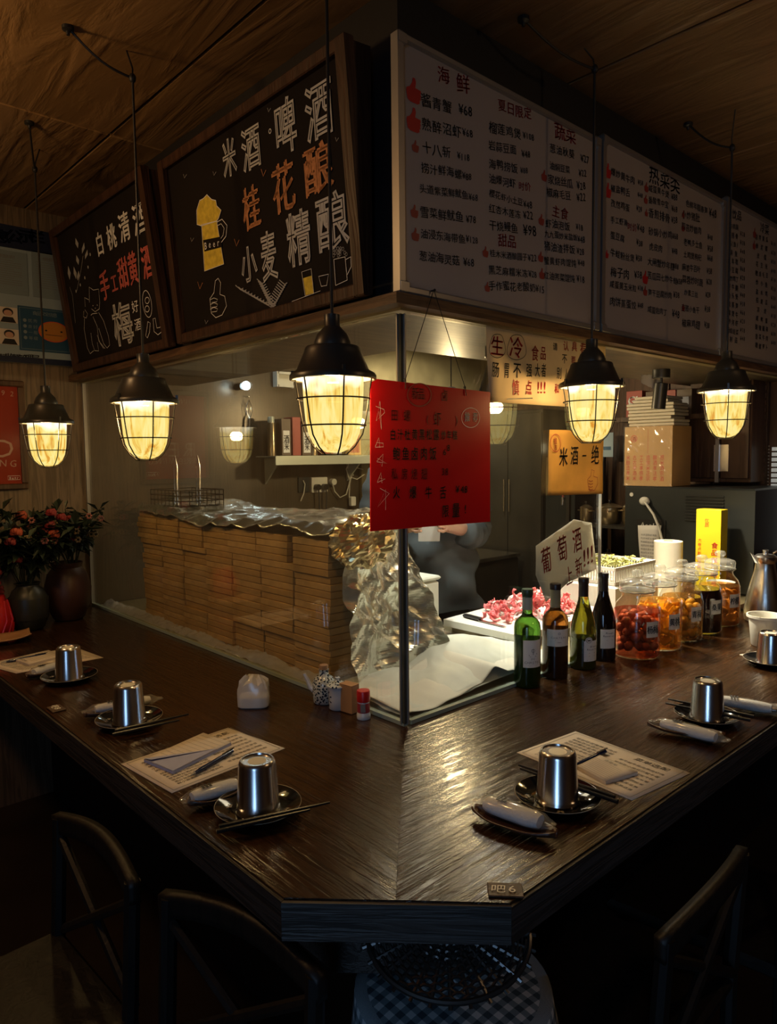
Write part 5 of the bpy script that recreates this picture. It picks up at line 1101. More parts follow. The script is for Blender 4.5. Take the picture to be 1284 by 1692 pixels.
st_px(r1, sg, [(715 + 52*math.cos(a), 440 + 88*math.sin(a)) for a in [2*PI*i/26 for i in range(26)]], .0022, ok_, ks, True)
st_px(r1, sg, [(1075, 710), (1105, 720), (1095, 775), (1138, 790), (1140, 850), (1110, 915), (1060, 925), (1045, 880), (1035, 810), (1070, 770)], .0018, ok_, ks, True)
for yy in (820, 850, 880, 905): st_px(r1, sg, [(1045, yy), (1070, yy + 8), (1090, yy)], .0022, ok_, ks)
r1.build('red_lettering', M['inkdullred'], sg); b1.build('black_lettering', M['inkblack'], sg)
sg = thing('grape_wine_sign', 'crumpled white paper sign with red lettering leaning behind the wine bottles', 'sign', tuple(ony(902, 995, .030)))
q = [ony(x, y, .030) for x, y in ((885, 902), (948, 858), (977, 864), (987, 940), (940, 962), (902, 995), (886, 950))]; o0 = q[5]
bmn = MB(); cen = sum(q, Vector())/7
vs = [cen - o0 + Vector((0, .004, 0))]; fs_ = []
for rg in (.35, .7, 1.0):
    for i, p in enumerate(q):
        for t_ in (0, .5): pp = cen.lerp(p.lerp(q[(i + 1) % 7], t_), rg) - o0; vs.append(pp + Vector((0, .004*noise.noise(pp*30), 0)))
for k in range(3):
    for i in range(14):
        j = (i + 1) % 14
        if k == 0: fs_.append((0, 1 + i, 1 + j))
        else: fs_.append((1 + (k - 1)*14 + i, 1 + k*14 + i, 1 + k*14 + j, 1 + (k - 1)*14 + j))
s_ = bmn.add(vs, fs_).build('paper_sheet', M['twhite'], sg, True); solid(s_, .0006)
r1 = Ink(-.0052); os_, oss = (640, 860), 3.470
on_sign(r1, sg, [('葡', 903, 225, 150, .62, .2), ('萄', 995, 160, 150, .62, .2), ('酒', 1080, 110, 140, .62, .2), ('上', 1035, 315, 110, .6, .2), ('新', 1090, 265, 110, .6, .2), ('!', 1122, 215, 130, 1, .1), ('!', 1143, 200, 130, 1, .1), ('!', 1165, 190, 130, 1, .1)], os_, oss)
r1.build('red_lettering', M['inkred'], sg)

# red card on a cord
CY = -.050
q = [ony(x, y, CY) for x, y in ((613, 625), (810, 648), (810, 862), (613, 878))]
rc = thing('red_card', 'large glossy red card with black handwriting, hung by a cord at the glass corner', 'sign', (q[3].x, CY, q[3].z))
MB().add([(0, 0, 0), (q[2].x - q[3].x, 0, q[2].z - q[3].z), (q[1].x - q[3].x, 0, q[1].z - q[3].z), (q[0].x - q[3].x, 0, q[0].z - q[3].z), (0, .003, 0), (q[2].x - q[3].x, .003, q[2].z - q[3].z), (q[1].x - q[3].x, .003, q[1].z - q[3].z), (q[0].x - q[3].x, .003, q[0].z - q[3].z)],
         [(0, 1, 2, 3), (7, 6, 5, 4), (0, 4, 5, 1), (1, 5, 6, 2), (2, 6, 7, 3), (3, 7, 4, 0)]).build('card_panel', M['red'], rc)
ro, rs = (600, 620), 5.836
b1, w1_, d1 = Ink(-.0008), Ink(-.0008), Ink(-.0007)
on_sign(d1, rc, [('新', 500, 175, 120, .8), ('品', 560, 180, 110, .8), ('卤', 785, 195, 110, .8)], ro, rs); st_px(d1, rc, [(540 + 115*math.cos(a), 190 + 110*math.sin(a)) for a in [2*PI*i/26 for i in range(26)]], .003, ro, rs, True)
on_sign(d1, rc, [('田', 300, 385, 110, .8), ('螺', 420, 390, 110, .8), ('(', 620, 420, 90, 1), ('虾', 715, 420, 130, .8), (')', 900, 430, 100, 1)], ro, rs)
on_sign(b1, rc, [(c, 285 + i*70, 572, 105, .72) for i, c in enumerate('白汁杜黄黑松露')] + [(c, 775 + i*55, 578, 90, .7) for i, c in enumerate('炒年糕')], ro, rs)
on_sign(b1, rc, [(c, 320 + i*88, 755, 125, .75) for i, c in enumerate('鲍鱼卤肉饭')] + [('6', 785, 740, 80), ('8', 822, 700, 80)], ro, rs)
on_sign(d1, rc, [(c, 300 + i*96, 950, 110, .75) for i, c in enumerate('私房烧翅')] + [('3', 770, 930, 90), ('8', 805, 930, 90)], ro, rs)
on_sign(b1, rc, [(c, x, 1130, 120, .75) for c, x in zip('火爆牛舌', (320, 480, 630, 770))] + [('¥', 910, 1100, 90), ('4', 955, 1100, 90), ('8', 990, 1100, 90), ('限', 795, 1310, 120, .75), ('量', 895, 1300, 140, .75), ('!', 985, 1290, 110)], ro, rs)
for pts in ([(120, 300), (200, 330), (205, 360), (125, 440), (160, 250), (175, 525), (150, 350)], [(115, 690), (150, 600), (160, 700), (125, 650), (190, 655), (195, 690), (115, 695)], [(130, 830), (190, 760), (180, 880), (135, 800), (225, 850), (130, 835)], [(135, 1030), (170, 940), (180, 1040), (150, 990), (210, 1000), (135, 1035)], [(160, 1090), (250, 1140), (140, 1270), (215, 1100), (215, 1300)]):
    st_px(w1_, rc, pts, .0008, ro, rs)
on_sign(w1_, rc, [('推', 1003, 402, 90, .85), ('荐', 1080, 405, 90, .75)], ro, rs); st_px(w1_, rc, [(1035 + 88*math.cos(a), 410 + 95*math.sin(a)) for a in [2*PI*i/26 for i in range(26)]], .0012, ro, rs, True)
b1.build('black_lettering', M['inkblack'], rc); w1_.build('white_lettering', M['chalkwhite'], rc); d1.build('dark_red_lettering', M['darkredink'] if 'darkredink' in M else M['inkblack'], rc)
nl, e1, e2 = ony(717, 482, CY), ony(669, 628, CY), ony(768, 640, CY); R0 = Vector(rc.location)
m = MB(); m.tube([e1 - R0 + Vector((0, -.002, -.02)), e1 - R0 + Vector((0, -.001, 0)), nl - R0 + Vector((-.002, 0, 0)), nl - R0 + Vector((.002, 0, 0)), e2 - R0 + Vector((0, -.001, 0)), e2 - R0 + Vector((.004, -.002, -.02))], .0009, 6)
m.sphere(e1 - R0, .003, 8, 5).sphere(e2 - R0, .0035, 8, 5); m.build('hanging_cord', M['cable'], rc)
o = MB().tube([(0, 0, 0), (0, .012, 0)], .002, 8).sphere((0, -.001, 0), .0035, 8, 5).build('wall_nail', M['black'], None, loc=nl + Vector((0, -.0015, .003))); tag(o, 'small dark nail in the wooden ledge holding the red card cord', 'nail')

# ================================================================== TRACK SPOTLIGHTS UNDER THE SOFFIT
def spotlight(x, y_, z, tilt, az, label):
    t = thing('track_spotlight', label, 'spotlight', (x, y_, z), az, 'black spotlights under the soffit')
    MB().lathe([(.034, -.036), (.036, -.034), (.036, -.0005), (.001, -.0005)], 28, cap1=False).build('ceiling_base', M['black'], t, True)
    MB().tube([(0, 0, -.036), (0, 0, -.055)], .006, 10).build('swivel', M['black'], t, True)
    h = MB().lathe([(.024, -.105), (.028, -.108), (.028, -.002), (.025, 0), (.001, 0)], 28, cap0=False, cap1=False).build('lamp_head', M['black'], t, True, loc=(0, 0, -.055), rot=(tilt, 0, 0))
    MB().lathe([(.0245, -.1045), (.001, -.1045)], 24, cap0=False, cap1=True).build('lens', M['lens'], h)
    return t
sp = spotlight(1.745, .25, 1.799, 0.10, 0, 'black cylinder spotlight under the wooden soffit, wrapped with a clear plastic bag')
o = MB().grid(20, 12, lambda u, v: (.085*(u - .5)*2, .045 + .01*math.sin(u*9), -.02 - .055*v*(1 - .5*abs(2*u - 1)) + .006*noise.noise(Vector((u*9, v*9, 0))))).build('bag_wrapping', M['bagplastic'], sp, False)
spotlight(.68, .27, 1.799, .30, .6, 'black spotlight behind the right glass pane, left of the cream sign')
spotlight(1.22, .33, 1.799, .15, 0, 'black spotlight hidden behind the cream raw food sign')

# ================================================================== BACK OF THE KITCHEN, seen through the left pane
YW = 2.03
def wall_shelf():
    a, b = ony(455, 752, 1.84), ony(640, 752, 1.84); t = thing('wall_shelf', 'pale steel wall shelf of boxes and bottles on the kitchen wall', 'shelf', (a.x, 1.84, 1.41))
    L = b.x - a.x + .45
    MB().box((L/2, .09, .045), (L, .185, .006)).build('shelf_board', M['steelpale'], t); MB().box((L/2, 0, .024), (L, .006, .048), bev=.002).build('front_lip', M['steelpale'], t)
    for x in (.05, L/2, L - .05): MB().add([(x, .18, -.10), (x, .18, .04), (x, .02, .04), (x + .01, .18, -.10), (x + .01, .18, .04), (x + .01, .02, .04)], [(0, 1, 2), (3, 5, 4), (0, 2, 5, 3), (0, 3, 4, 1), (1, 4, 5, 2)]).build('bracket', M['steelpale'], t)
    return a.x, L
M['steelpale'] = P('pale_steel', (.50, .52, .42), .4, metal=.4)
M['cartonred'] = P('red_carton', (.35, .07, .05), .5); M['cartonbrown'] = P('brown_carton', (.12, .08, .05), .5)
sx0, SL = wall_shelf()
zz = 1.4585
its = [('c', .035, .022, .20, M['silver'], 'slim metal canister at the left end of the kitchen shelf'), ('b', .10, .055, .19, M['cartonbrown'], 'dark wine carton with a white label on the kitchen shelf'), ('b', .165, .05, .20, M['cartonred'], 'red carton beside the dark wine carton on the shelf'), ('b', .23, .06, .18, M['cartonbrown'], 'brown carton behind the big lamp on the shelf'), ('c', .30, .026, .15, M['silver'], 'short metal tin between two cartons on the shelf'), ('b', .37, .07, .16, M['cartonred'], 'wide red carton right of the short tin on the shelf'), ('c', .46, .03, .21, M['porc'], 'white bottle on the right part of the kitchen shelf'), ('b', .56, .09, .17, M['kraft'], 'kraft carton at the right part of the kitchen shelf')]
for k, x, w_, h_, mt_, lb in its:
    t = thing('canister' if k == 'c' else 'carton', lb, 'canister' if k == 'c' else 'carton', (sx0 + x, 1.925, zz + .0005))
    if k == 'c': MB().lathe([(w_, 0), (w_, h_*.82), (w_*.9, h_*.85)], 20).build('body', mt_, t, True); MB().lathe([(w_*.8, h_*.85), (w_*.8, h_*.98), (w_*.7, h_)], 16).build('cap', M['steelpale'], t, True)
    else:
        MB().box((0, 0, h_/2), (w_, .08, h_), bev=.002).build('body', mt_, t); MB().box((0, -.0405, h_*.38), (w_*.72, .001, h_*.6)).build('front_label', M['winelabel'] if mt_ is M['cartonbrown'] else M['cartonred'], t)
        if mt_ is M['cartonbrown']: ik = Ink(-.0415); ik.ch('酒', 0, h_*.45, .045, .8, bold=.04); ik.ch('米', 0, h_*.25, .04, .8, bold=.04); ik.build('label_lettering', M['inkblack'], t)
# sockets, plugs and cables
def at_wall(x, y_, d=.0): p = ony(x, y_, YW - d); return p
p = at_wall(526, 801); t = thing('wall_socket', 'white double wall socket with two black plugs above the foil', 'socket', (p.x, YW - .001, p.z))
MB().box((0, -.006, 0), (.11, .012, .085), bev=.003).build('socket_plate', M['whiteplast'], t)
for s_ in (-1, 1):
    g = MB().tube([(s_*.026, -.012, -.012), (s_*.026, -.040, -.012)], .017, 14).build('plug', M['chop'], t, True); MB().tube([(s_*.026, -.036, -.02), (s_*.026, -.04, -.06), (s_*.022, -.035, -.19)], .004, 8).build('plug_cable', M['cable'], g, True)
p = at_wall(547, 796); t = thing('white_plug', 'white plug and cable right of the double wall socket', 'plug', (p.x, YW - .001, p.z)); MB().tube([(0, 0, 0), (0, -.03, 0)], .018, 12).build('plug_body', M['whiteplast'], t, True)
c_ = [at_wall(x, y_, .025) - Vector(t.location) for x, y_ in ((549, 797), (553, 812), (562, 822), (572, 817), (577, 800), (580, 785), (574, 770))]; MB().tube(c_, .0035, 8).build('plug_cable', M['cablew'], t, True)
p = at_wall(501, 801); t = thing('switch_plate', 'dark switch plate left of the double wall socket', 'switch', (p.x, YW - .001, p.z)); MB().box((0, -.004, 0), (.075, .008, .085), bev=.002).build('plate', M['cabinet'], t)
c_ = [at_wall(x, y_, .02) - Vector(t.location) for x, y_ in ((501, 794), (504, 800), (502, 815), (497, 828))]; MB().tube(c_, .003, 8).build('switch_cable', M['cablew'], t, True)
p = at_wall(577, 828); t = thing('cable_adapter', 'white adapter box hanging on looped cables under the kitchen shelf', 'adapter', (p.x, YW - .03, p.z)); MB().box((0, 0, 0), (.035, .022, .055), bev=.004).build('adapter_body', M['whiteplast'], t)
for pts in (((577, 822), (578, 800), (582, 780), (575, 768)), ((575, 768), (584, 785), (577, 792), (572, 775), (577, 765)), ((578, 788), (590, 792), (602, 784)), ((576, 770), (590, 773), (600, 776))):
    MB().tube([at_wall(x, y_, .03) - Vector(t.location) for x, y_ in pts], .0028, 6).build('looped_cable', M['cablew'], t, True)
p = at_wall(478, 625, .1); t = thing('wall_bracket_box', 'small white wall box with an open front beside the big lamp', 'box', (p.x, YW - .001, p.z))
MB().box((-.03, -.02, 0), (.012, .04, .08)).box((.02, -.02, .034), (.10, .04, .012)).box((.02, -.02, -.034), (.10, .04, .012)).box((.04, -.004, 0), (.10, .008, .08)).build('box_body', M['whiteplast'], t)
# cool bulb and hanging ladle, tongs
p = ony(408, 637, 1.93); t = thing('wall_bulb', 'small cold white bulb glowing on the kitchen wall', 'lamp', (p.x, YW - .001, p.z))
MB().tube([(0, 0, 0), (0, -.06, 0)], .018, 14).build('bulb_base', M['black'], t, True); MB().sphere((0, -.09, 0), .022, 14, 10).build('bulb', M['bulb'], t, True)
p = ony(415, 655, 1.98); t = thing('balloon_whisk', 'metal whisk hanging below the cold white bulb', 'whisk', (p.x, YW - .03, p.z))
m = MB()
for k in range(5):
    a = k*PI/5; m.tube([(.018*math.sin(q_)*math.cos(a), .018*math.sin(q_)*math.sin(a), -.015 - .10*q_/PI) for q_ in [PI*i/8 for i in range(9)]], .0014, 5)
m.build('whisk_wires', M['wirebright'] if 'wirebright' in M else M['steel'], t, True); MB().tube([(0, 0, -.11), (-.01, 0, -.22)], .006, 8).tube([(0, 0, 0), (0, .03, .0)], .003, 6).build('whisk_handle', M['steel'], t, True)
t = thing('wire_rack', 'black wire rack with steel tongs standing on the far end of the stacks', 'rack', (.17, 1.42, 1.268)); m = MB()
for z in (0, .02, .04, .06): m.tube([(-.09, -.13, z), (.09, -.13, z), (.09, .13, z), (-.09, .13, z)], .0022, 5, True)
for k in range(9):
    yy = -.13 + k*.0325
    for x in (-.09, .09): m.tube([(x, yy, 0), (x, yy, .06)], .0018, 5)
for k in range(6): m.tube([(-.09 + k*.036, -.13, 0), (-.09 + k*.036, -.13, .06)], .0018, 5); m.tube([(-.09 + k*.036, -.13, 0), (-.09 + k*.036, .13, 0)], .0018, 5)
m.build('rack_wires', M['wire'], t)
for k, (x, yy) in enumerate(((.02, -.06), (-.03, .03))):
    o = MB().tube([(0, .012, 0), (0, .014, .15), (0, 0, .19), (0, -.014, .15), (0, -.012, 0)], .0028, 6).build('tongs', M['steel'], None, True, loc=(.17 + x, 1.42 + yy, 1.2695)); tag(o, 'steel tongs standing in the wire rack, ' + ('nearer one', 'farther one')[k], 'tongs', 'steel tongs in the rack')

# steel cladding and hood behind the red card
hs = thing('range_hood', 'brushed steel wall cladding and hood lit warm behind the glass corner', 'hood', (2.15, YW - .02, 0))
MB().box((0, 0, 1.50), (1.15, .02, 1.25)).build('wall_cladding', M['steelwall'], hs); MB().add([(-.52, -.01, 2.14), (.52, -.01, 2.14), (.52, -.42, 2.14), (-.52, -.42, 2.14), (-.45, -.01, 2.34), (.45, -.01, 2.34), (.45, -.2, 2.34), (-.45, -.2, 2.34)], [(3, 2, 1, 0), (4, 5, 6, 7), (0, 1, 5, 4), (1, 2, 6, 5), (2, 3, 7, 6), (3, 0, 4, 7)]).build('hood_canopy', M['steelwall'], hs)
for k, (x, mt_, h_, lb) in enumerate(((1.86, M['silver'], .26, 'tall metal bottle standing before the steel cladding'), (2.16, M['green'], .24, 'green bottle standing before the steel cladding'), (2.30, M['porc'], .18, 'white jar standing before the steel cladding'), (2.42, M['cartonbrown'], .21, 'brown bottle standing before the steel cladding'))):
    t = thing('sauce_bottle', lb, 'bottle', (x, 1.86, 1.4765)); MB().lathe([(.033, 0), (.034, h_*.6), (.014, h_*.78), (.013, h_)], 20).build('bottle_body', mt_, t, True, angle=60); MB().lathe([(.015, h_), (.015, h_ + .015)], 14).build('cap', M['cartonred'], t, True)
t = thing('seasoning_shelf', 'narrow steel shelf for bottles below the hood', 'shelf', (2.14, 1.86, 1.465)); MB().box((0, .035, .005), (.76, .19, .01)).build('shelf_board', M['steelpale'], t)
st = thing('cooking_range', 'dark steel cooking range against the far kitchen wall', 'range', (1.86, 1.7, 0)); MB().box((0, 0, .42), (.9, .56, .84), bev=.01).build('range_body', M['dkcab'], st); MB().box((0, 0, .85), (.92, .58, .02)).build('range_top', M['steel'], st)

# tall dark cabinet, dispenser, pot shelves along the right wall
tc_ = thing('tall_cabinet', 'tall dark steel cabinet door seen through the right pane, left of the pots', 'cabinet', (2.42, 1.56, 0))
MB().box((.13, 0, .86), (.30, .50, 1.72), bev=.005).build('cabinet_body', M['dkcab'], tc_)
for s_ in (-1, 1):
    d_ = MB().box((-.026, s_*.125, .95), (.012, .244, 1.5), bev=.003).build('cabinet_door', M['dkcab'], tc_); MB().tube([(-.045, s_*.02, 1.1), (-.045, s_*.02, 1.3)], .005, 8).build('door_handle', M['steel'], d_, True)
ds = thing('drink_dispenser', 'dark drink dispenser with a chrome tap and a pink lit display', 'dispenser', (2.40, 1.18, .90))
MB().box((.1, 0, .27), (.22, .20, .54), bev=.01).build('dispenser_body', M['cabinet'], ds); MB().box((-.013, .03, .43), (.004, .11, .12)).build('display_panel', M['black'], ds)
ik = Ink(0); ik.line('88', -.02, 0, .02, 0, .032, bold=.02); o = ik.build('display_digits', M['ledred'], ds); o.rotation_euler = (0, 0, -PI/2); o.location = (-.0165, .03, .445)
g = MB().tube([(-.01, -.05, .30), (-.06, -.05, .30), (-.06, -.05, .26)], .008, 10).build('tap', M['cup'], ds, True); MB().tube([(-.055, -.05, .305), (-.055, -.05, .36)], .006, 8).build('tap_lever', M['cartonred'], g, True)
ds2 = thing('dispenser_stand', 'dark cupboard carrying the drink dispenser', 'cupboard', (2.52, 1.185, 0)); MB().box((0, 0, .45), (.34, .23, .898), bev=.004).build('cupboard_body', M['dkcab'], ds2)
for k, (x, y_, lb) in enumerate(((2.47, 1.24, 'glass-shaded small light on top of the dispenser, left one'), (2.47, 1.12, 'glass-shaded small light on top of the dispenser, right one'))):
    t = thing('small_lantern', lb, 'lantern', (x, y_, 1.4405), 0, 'small lights on the dispenser'); MB().lathe([(.022, 0), (.024, .01), (.02, .02)], 16).build('lantern_base', M['black'], t, True); MB().lathe([(.02, .02), (.03, .035), (.032, .06), (.026, .075)], 20).build('lantern_shade', M['hoodlamp'], t, True)
sh = thing('pot_shelf', 'dark two-level steel shelf of cooking pots beyond the right pane', 'shelf', (2.46, .87, 0))
for z in (.52, .80, 1.06): MB().box((0, 0, z), (.38, .38, .014)).build('shelf_board', M['dkcab'], sh)
for sx_ in (-1, 1):
    for sy in (-1, 1): MB().box((sx_*.18, sy*.18, .76), (.02, .02, 1.52)).build('post', M['dkcab'], sh)
for x, y_, z, r_, h_, lb in ((2.36, .985, .8075, .045, .09, 'small metal pot at the left of the lower pot shelf'), (2.38, .86, .8075, .055, .10, 'metal pot in the middle of the lower pot shelf'), (2.36, .73, .8075, .05, .10, 'metal pot at the right of the lower pot shelf'), (2.38, 1.0, 1.0675, .035, .10, 'slim metal pot with a ladle on the upper pot shelf'), (2.40, .865, 1.0675, .07, .11, 'largest round metal pot on the upper pot shelf'), (2.38, .73, 1.0675, .042, .12, 'tall metal pot at the right of the upper pot shelf')):
    t = thing('cooking_pot', lb, 'pot', (x, y_, z), random.uniform(0, 3), 'metal pots on the kitchen shelves'); MB().lathe([(r_*.8, 0), (r_, h_*.2), (r_, h_*.8), (r_*1.06, h_*.82), (r_*.95, h_*.86), (r_*.3, h_)], 28).build('pot_body', M['silver'], t, True)
    MB().lathe([(.006, h_), (.010, h_ + .012), (.008, h_ + .018)], 12).build('lid_knob', M['chop'], t, True)
    for s_ in (-1, 1): MB().tube([(s_*r_*.95, -.015, h_*.65), (s_*(r_ + .018), -.012, h_*.65), (s_*(r_ + .018), .012, h_*.65), (s_*r_*.95, .015, h_*.65)], .0035, 6).build('side_handle', M['silver'], t, True)

t = thing('kitchen_pendant', 'small bare kitchen pendant lamp hidden behind the red card', 'lamp', (1.35, 1.08, 1.74)); MB().tube([(0, 0, .02), (0, 0, .72)], .003, 6).build('lamp_cord', M['cable'], t); MB().lathe([(.015, .03), (.06, .0), (.062, -.003), (.014, .022)], 24).build('lamp_shade', M['lampblack'], t, True)
# ================================================================== RIGHT-HAND END OF THE KITCHEN
kc2 = thing('dark_appliance', 'dark grey boxy appliance with a vent grille standing behind the jars', 'appliance', (2.2, .03, .7985))
MB().box((.20, .315, .2435), (.40, .63, .487), bev=.008).build('appliance_body', M['cabinet'], kc2)
q0, q1 = onx(1133, 819, 2.2), onx(1196, 863, 2.2)
for k in range(9):
    z = q0.z + (q1.z - q0.z)*k/8 - .7985; MB().box((-.003, (q0.y + q1.y)/2 - .03, z), (.008, abs(q0.y - q1.y), .005)).build('vent_slat', M['black'] if k % 1 else M['alu2'] if 'alu2' in M else M['black'], kc2)
p = onx(1044, 817, 2.2); MB().tube([(-.004, p.y - .03, p.z - .7985), (.002, p.y - .03, p.z - .7985)], .010, 14).build('round_badge', M['whiteplast'], kc2)
q0, q1 = onx(1052, 857, 2.2), onx(1100, 900, 2.2); MB().box((-.003, (q0.y + q1.y)/2 - .03, (q0.z + q1.z)/2 - .7985), (.004, abs(q0.y - q1.y), abs(q0.z - q1.z))).build('brand_panel', M['black'], kc2)
ik = Ink(0); ik.line('Asahi', -.052, 0, .052, 0, .045, bold=.02); o = ik.build('panel_lettering', M['chalkwhite'], kc2); o.rotation_euler = (0, 0, -PI/2); a = onx(1076, 866, 2.2); o.location = (-.007, a.y - .03, a.z - .7985 - .008)
p = onx(1065, 828, 2.19); t = thing('white_hose', 'white cable with a bulky plug bending across the dark appliance', 'cable', tuple(p)); MB().sphere((0, 0, 0), (.018, .028, .022), 12, 8).build('hose_head', M['whiteplast'], t, True)
MB().tube([onx(x, y_, X_) - p for x, y_, X_ in ((1066, 830, 2.175), (1080, 850, 2.165), (1089, 872, 2.16), (1096, 900, 2.15), (1098, 930, 2.14))], .006, 8).build('hose_tube', M['whiteplast'], t, True)
q = [onx(x, y_, 2.185) for x, y_ in ((1054, 868), (1093, 868), (1086, 932), (1058, 930))]; c_ = q[3]
t = thing('order_slip', 'long white order slip hanging on the dark appliance', 'paper', tuple(c_)); s_ = MB().grid(4, 8, lambda u, v: tuple(q[0].lerp(q[1], u).lerp(q[3].lerp(q[2], u), v) - c_ + Vector((-.003*math.sin(v*4), 0, 0)))).build('slip_sheet', M['paperwhite'], t, True); solid(s_, .0006)
ik = Ink(0)
for k in range(8): ik.line(rw(7), -.042, .10 - k*.018, .042, .10 - k*.018, .011)
o = ik.build('slip_lettering', M['inkgrey'], t); o.rotation_euler = (0, 0, -PI/2); o.location = (-.006, (q[0].y + q[1].y)/2 - c_.y, .045)
q = onx(1101, 895, 1.95); zt = q.z - .8005; t = thing('paper_roll', 'thick white paper towel roll standing behind the jars', 'paper roll', (1.97, q.y, .8005))
MB().lathe([(.062, 0), (.062, zt), (.060, zt + .002), (.020, zt + .002), (.020, zt - .03), (.001, zt - .03)], 40, cap1=False).build('roll_body', M['roll'], t, True)
MB().lathe([(.0195, zt - .029), (.0205, zt - .029), (.0205, zt + .003), (.0195, zt + .003)], 20, cap0=False, cap1=False).build('cardboard_core', M['kraft'], t, True)
a, b = onx(1151, 841, 2.05), onx(1192, 841, 2.05); t = thing('cling_film_box', 'tall bright yellow carton with red print behind the jars', 'carton', (2.05, b.y, .7990)); w_ = a.y - b.y; h_ = a.z - .799
MB().box((.035, w_/2, h_/2), (.07, w_, h_), bev=.002).build('carton_body', M['yellow'], t)
ik = Ink(-.0006); [ik.ch(c, w_*.27, h_ - .16 - i*.032, .030, 1, bold=.04) for i, c in enumerate('食品保鲜膜')]; [ik.ch(c, -w_*.34, h_ - .14 - i*.020, .018, 1) for i, c in enumerate('大卷点断式保鲜')]; [ik.ch(c, -w_*.06, h_ - .05 - i*.02, .022, 1) for i, c in enumerate('优质')]
o = ik.build('red_print', M['rednote'], t); o.rotation_euler = (0, 0, -PI/2); o.location = (0, w_/2, 0)
# cardboard carton wrapped in film with paper bundles on top
a, b = onx(1032, 706, 2.2), onx(1111, 700, 2.2); zt = a.z; t = thing('wrapped_carton', 'brown carton with red print wrapped in shiny film on top of the dark appliance', 'carton', (2.205, b.y, 1.2865)); w_ = a.y - b.y; h_ = zt - 1.2865
MB().box((.10, w_/2, h_/2), (.20, w_, h_), bev=.002).build('carton_body', M['kraftbright'] if 'kraftbright' in M else M['kraft2'], t)
MB().grid(24, 26, lambda u, v: (-.004 - abs(crumple((u, v, 0), .0035, 6)), -.002 + u*(w_ + .004), v*(h_ + .004))).build('film_wrapping', M['cling'], t, False)
ik = Ink(-.0006); ik.circle(-w_*.30, h_*.80, .016, .003); ik.ch('酒', -w_*.30, h_*.80, .022, 1, bold=.03)
for c in range(6):
    for r_ in range(5): ik.ch(random.choice('米酒正宗古法手工酿造孝感'), -w_*.42 + c*.036, h_*.48 - r_*.026, .026, .9)
ik.stroke([(-.0, h_*.95), (0, h_*.55)], .0012); o = ik.build('red_print', M['rednote'], t); o.rotation_euler = (0, 0, -PI/2); o.location = (0, w_/2, 0)
zz = zt + .0008
for k in range(9):
    th = .0165; o = MB().box((.09, 0, th/2), (.16, w_*random.uniform(.86, .98) - (.05 if k > 6 else 0), th - .002), bev=.003).build('napkin_pack', M['napkinpack'] if 'napkinpack' in M else M['paper'], None, loc=(2.215, b.y + w_*.5 + random.uniform(-.006, .006), zz)); zz += th
    o.rotation_euler = (0, 0, random.uniform(-.03, .03)); tag(o, 'cream napkin pack in the pile on the film-wrapped carton, ' + ('lowest', 'second up', 'third up', 'fourth up', 'fifth up, halfway', 'fourth from the top', 'third from the top', 'second from the top', 'topmost')[k], 'napkins', 'napkin packs piled on the wrapped carton')
# wooden cupboard with a small framed pane, louvre and blind
a, b = onx(1140, 700, 2.52), onx(1243, 700, 2.52); cu = thing('wall_cupboard', 'dark reddish wooden cupboard with a small mirrored pane behind the far lamp', 'cupboard', (2.52, b.y, 1.30)); w_ = a.y - b.y
MB().box((.10, w_/2, .30), (.20, w_, .60), bev=.004).build('cupboard_body', M['panelwood'], cu)
dr_ = MB().box((-.008, w_*.72, .30), (.016, w_*.50, .56), bev=.003).build('cupboard_door', M['framewood'], cu)
d2 = MB().box((-.008, w_*.24, .30), (.016, w_*.42, .56), bev=.003).build('cupboard_door', M['panelwood'], cu)
qa, qb = onx(1180, 735, 2.50), onx(1203, 779, 2.50); MB().box((-.018, (qa.y + qb.y)/2 - b.y, (qa.z + qb.z)/2 - 1.30), (.004, abs(qa.y - qb.y), abs(qa.z - qb.z))).build('door_pane', M['mirrorpane'] if 'mirrorpane' in M else M['cup'], d2)
MB().box((-.018, w_*.5, .30), (.02, .018, .60)).build('centre_stile', M['alu'], cu)
a, b = onx(1247, 665, 2.70), onx(1270, 665, 2.70); lv = thing('louvre_panel', 'dark louvred wooden panel at the right edge of the picture', 'shutter', (2.70, b.y, 1.28))
MB().box((.01, (a.y - b.y)/2, .27), (.03, a.y - b.y, .56)).build('panel_frame', M['darkwood'], lv)
for k in range(15): MB().box((-.012, (a.y - b.y)/2, .02 + k*.036), (.018, (a.y - b.y)*.86, .022)).build('louvre_slat', M['panelwood'], lv)
a, b = onx(1277, 735, 2.66), onx(1300, 735, 2.66); bl = thing('window_blind', 'daylit slatted window blind with a bead chain at the right edge', 'blind', (2.66, b.y - .1, .95))
for k in range(20): MB().box((0, (a.y - b.y)/2 + .05, .02 + k*.026), (.02, a.y - b.y + .1, .018)).build('blind_slat', M['daylit'], bl)
m = MB(); pc = onx(1270, 800, 2.66).y - b.y + .1
for k in range(34): m.sphere((-.01, pc, .0 + k*.016), .0045, 6, 4)
m.build('bead_chain', M['alu'], bl)
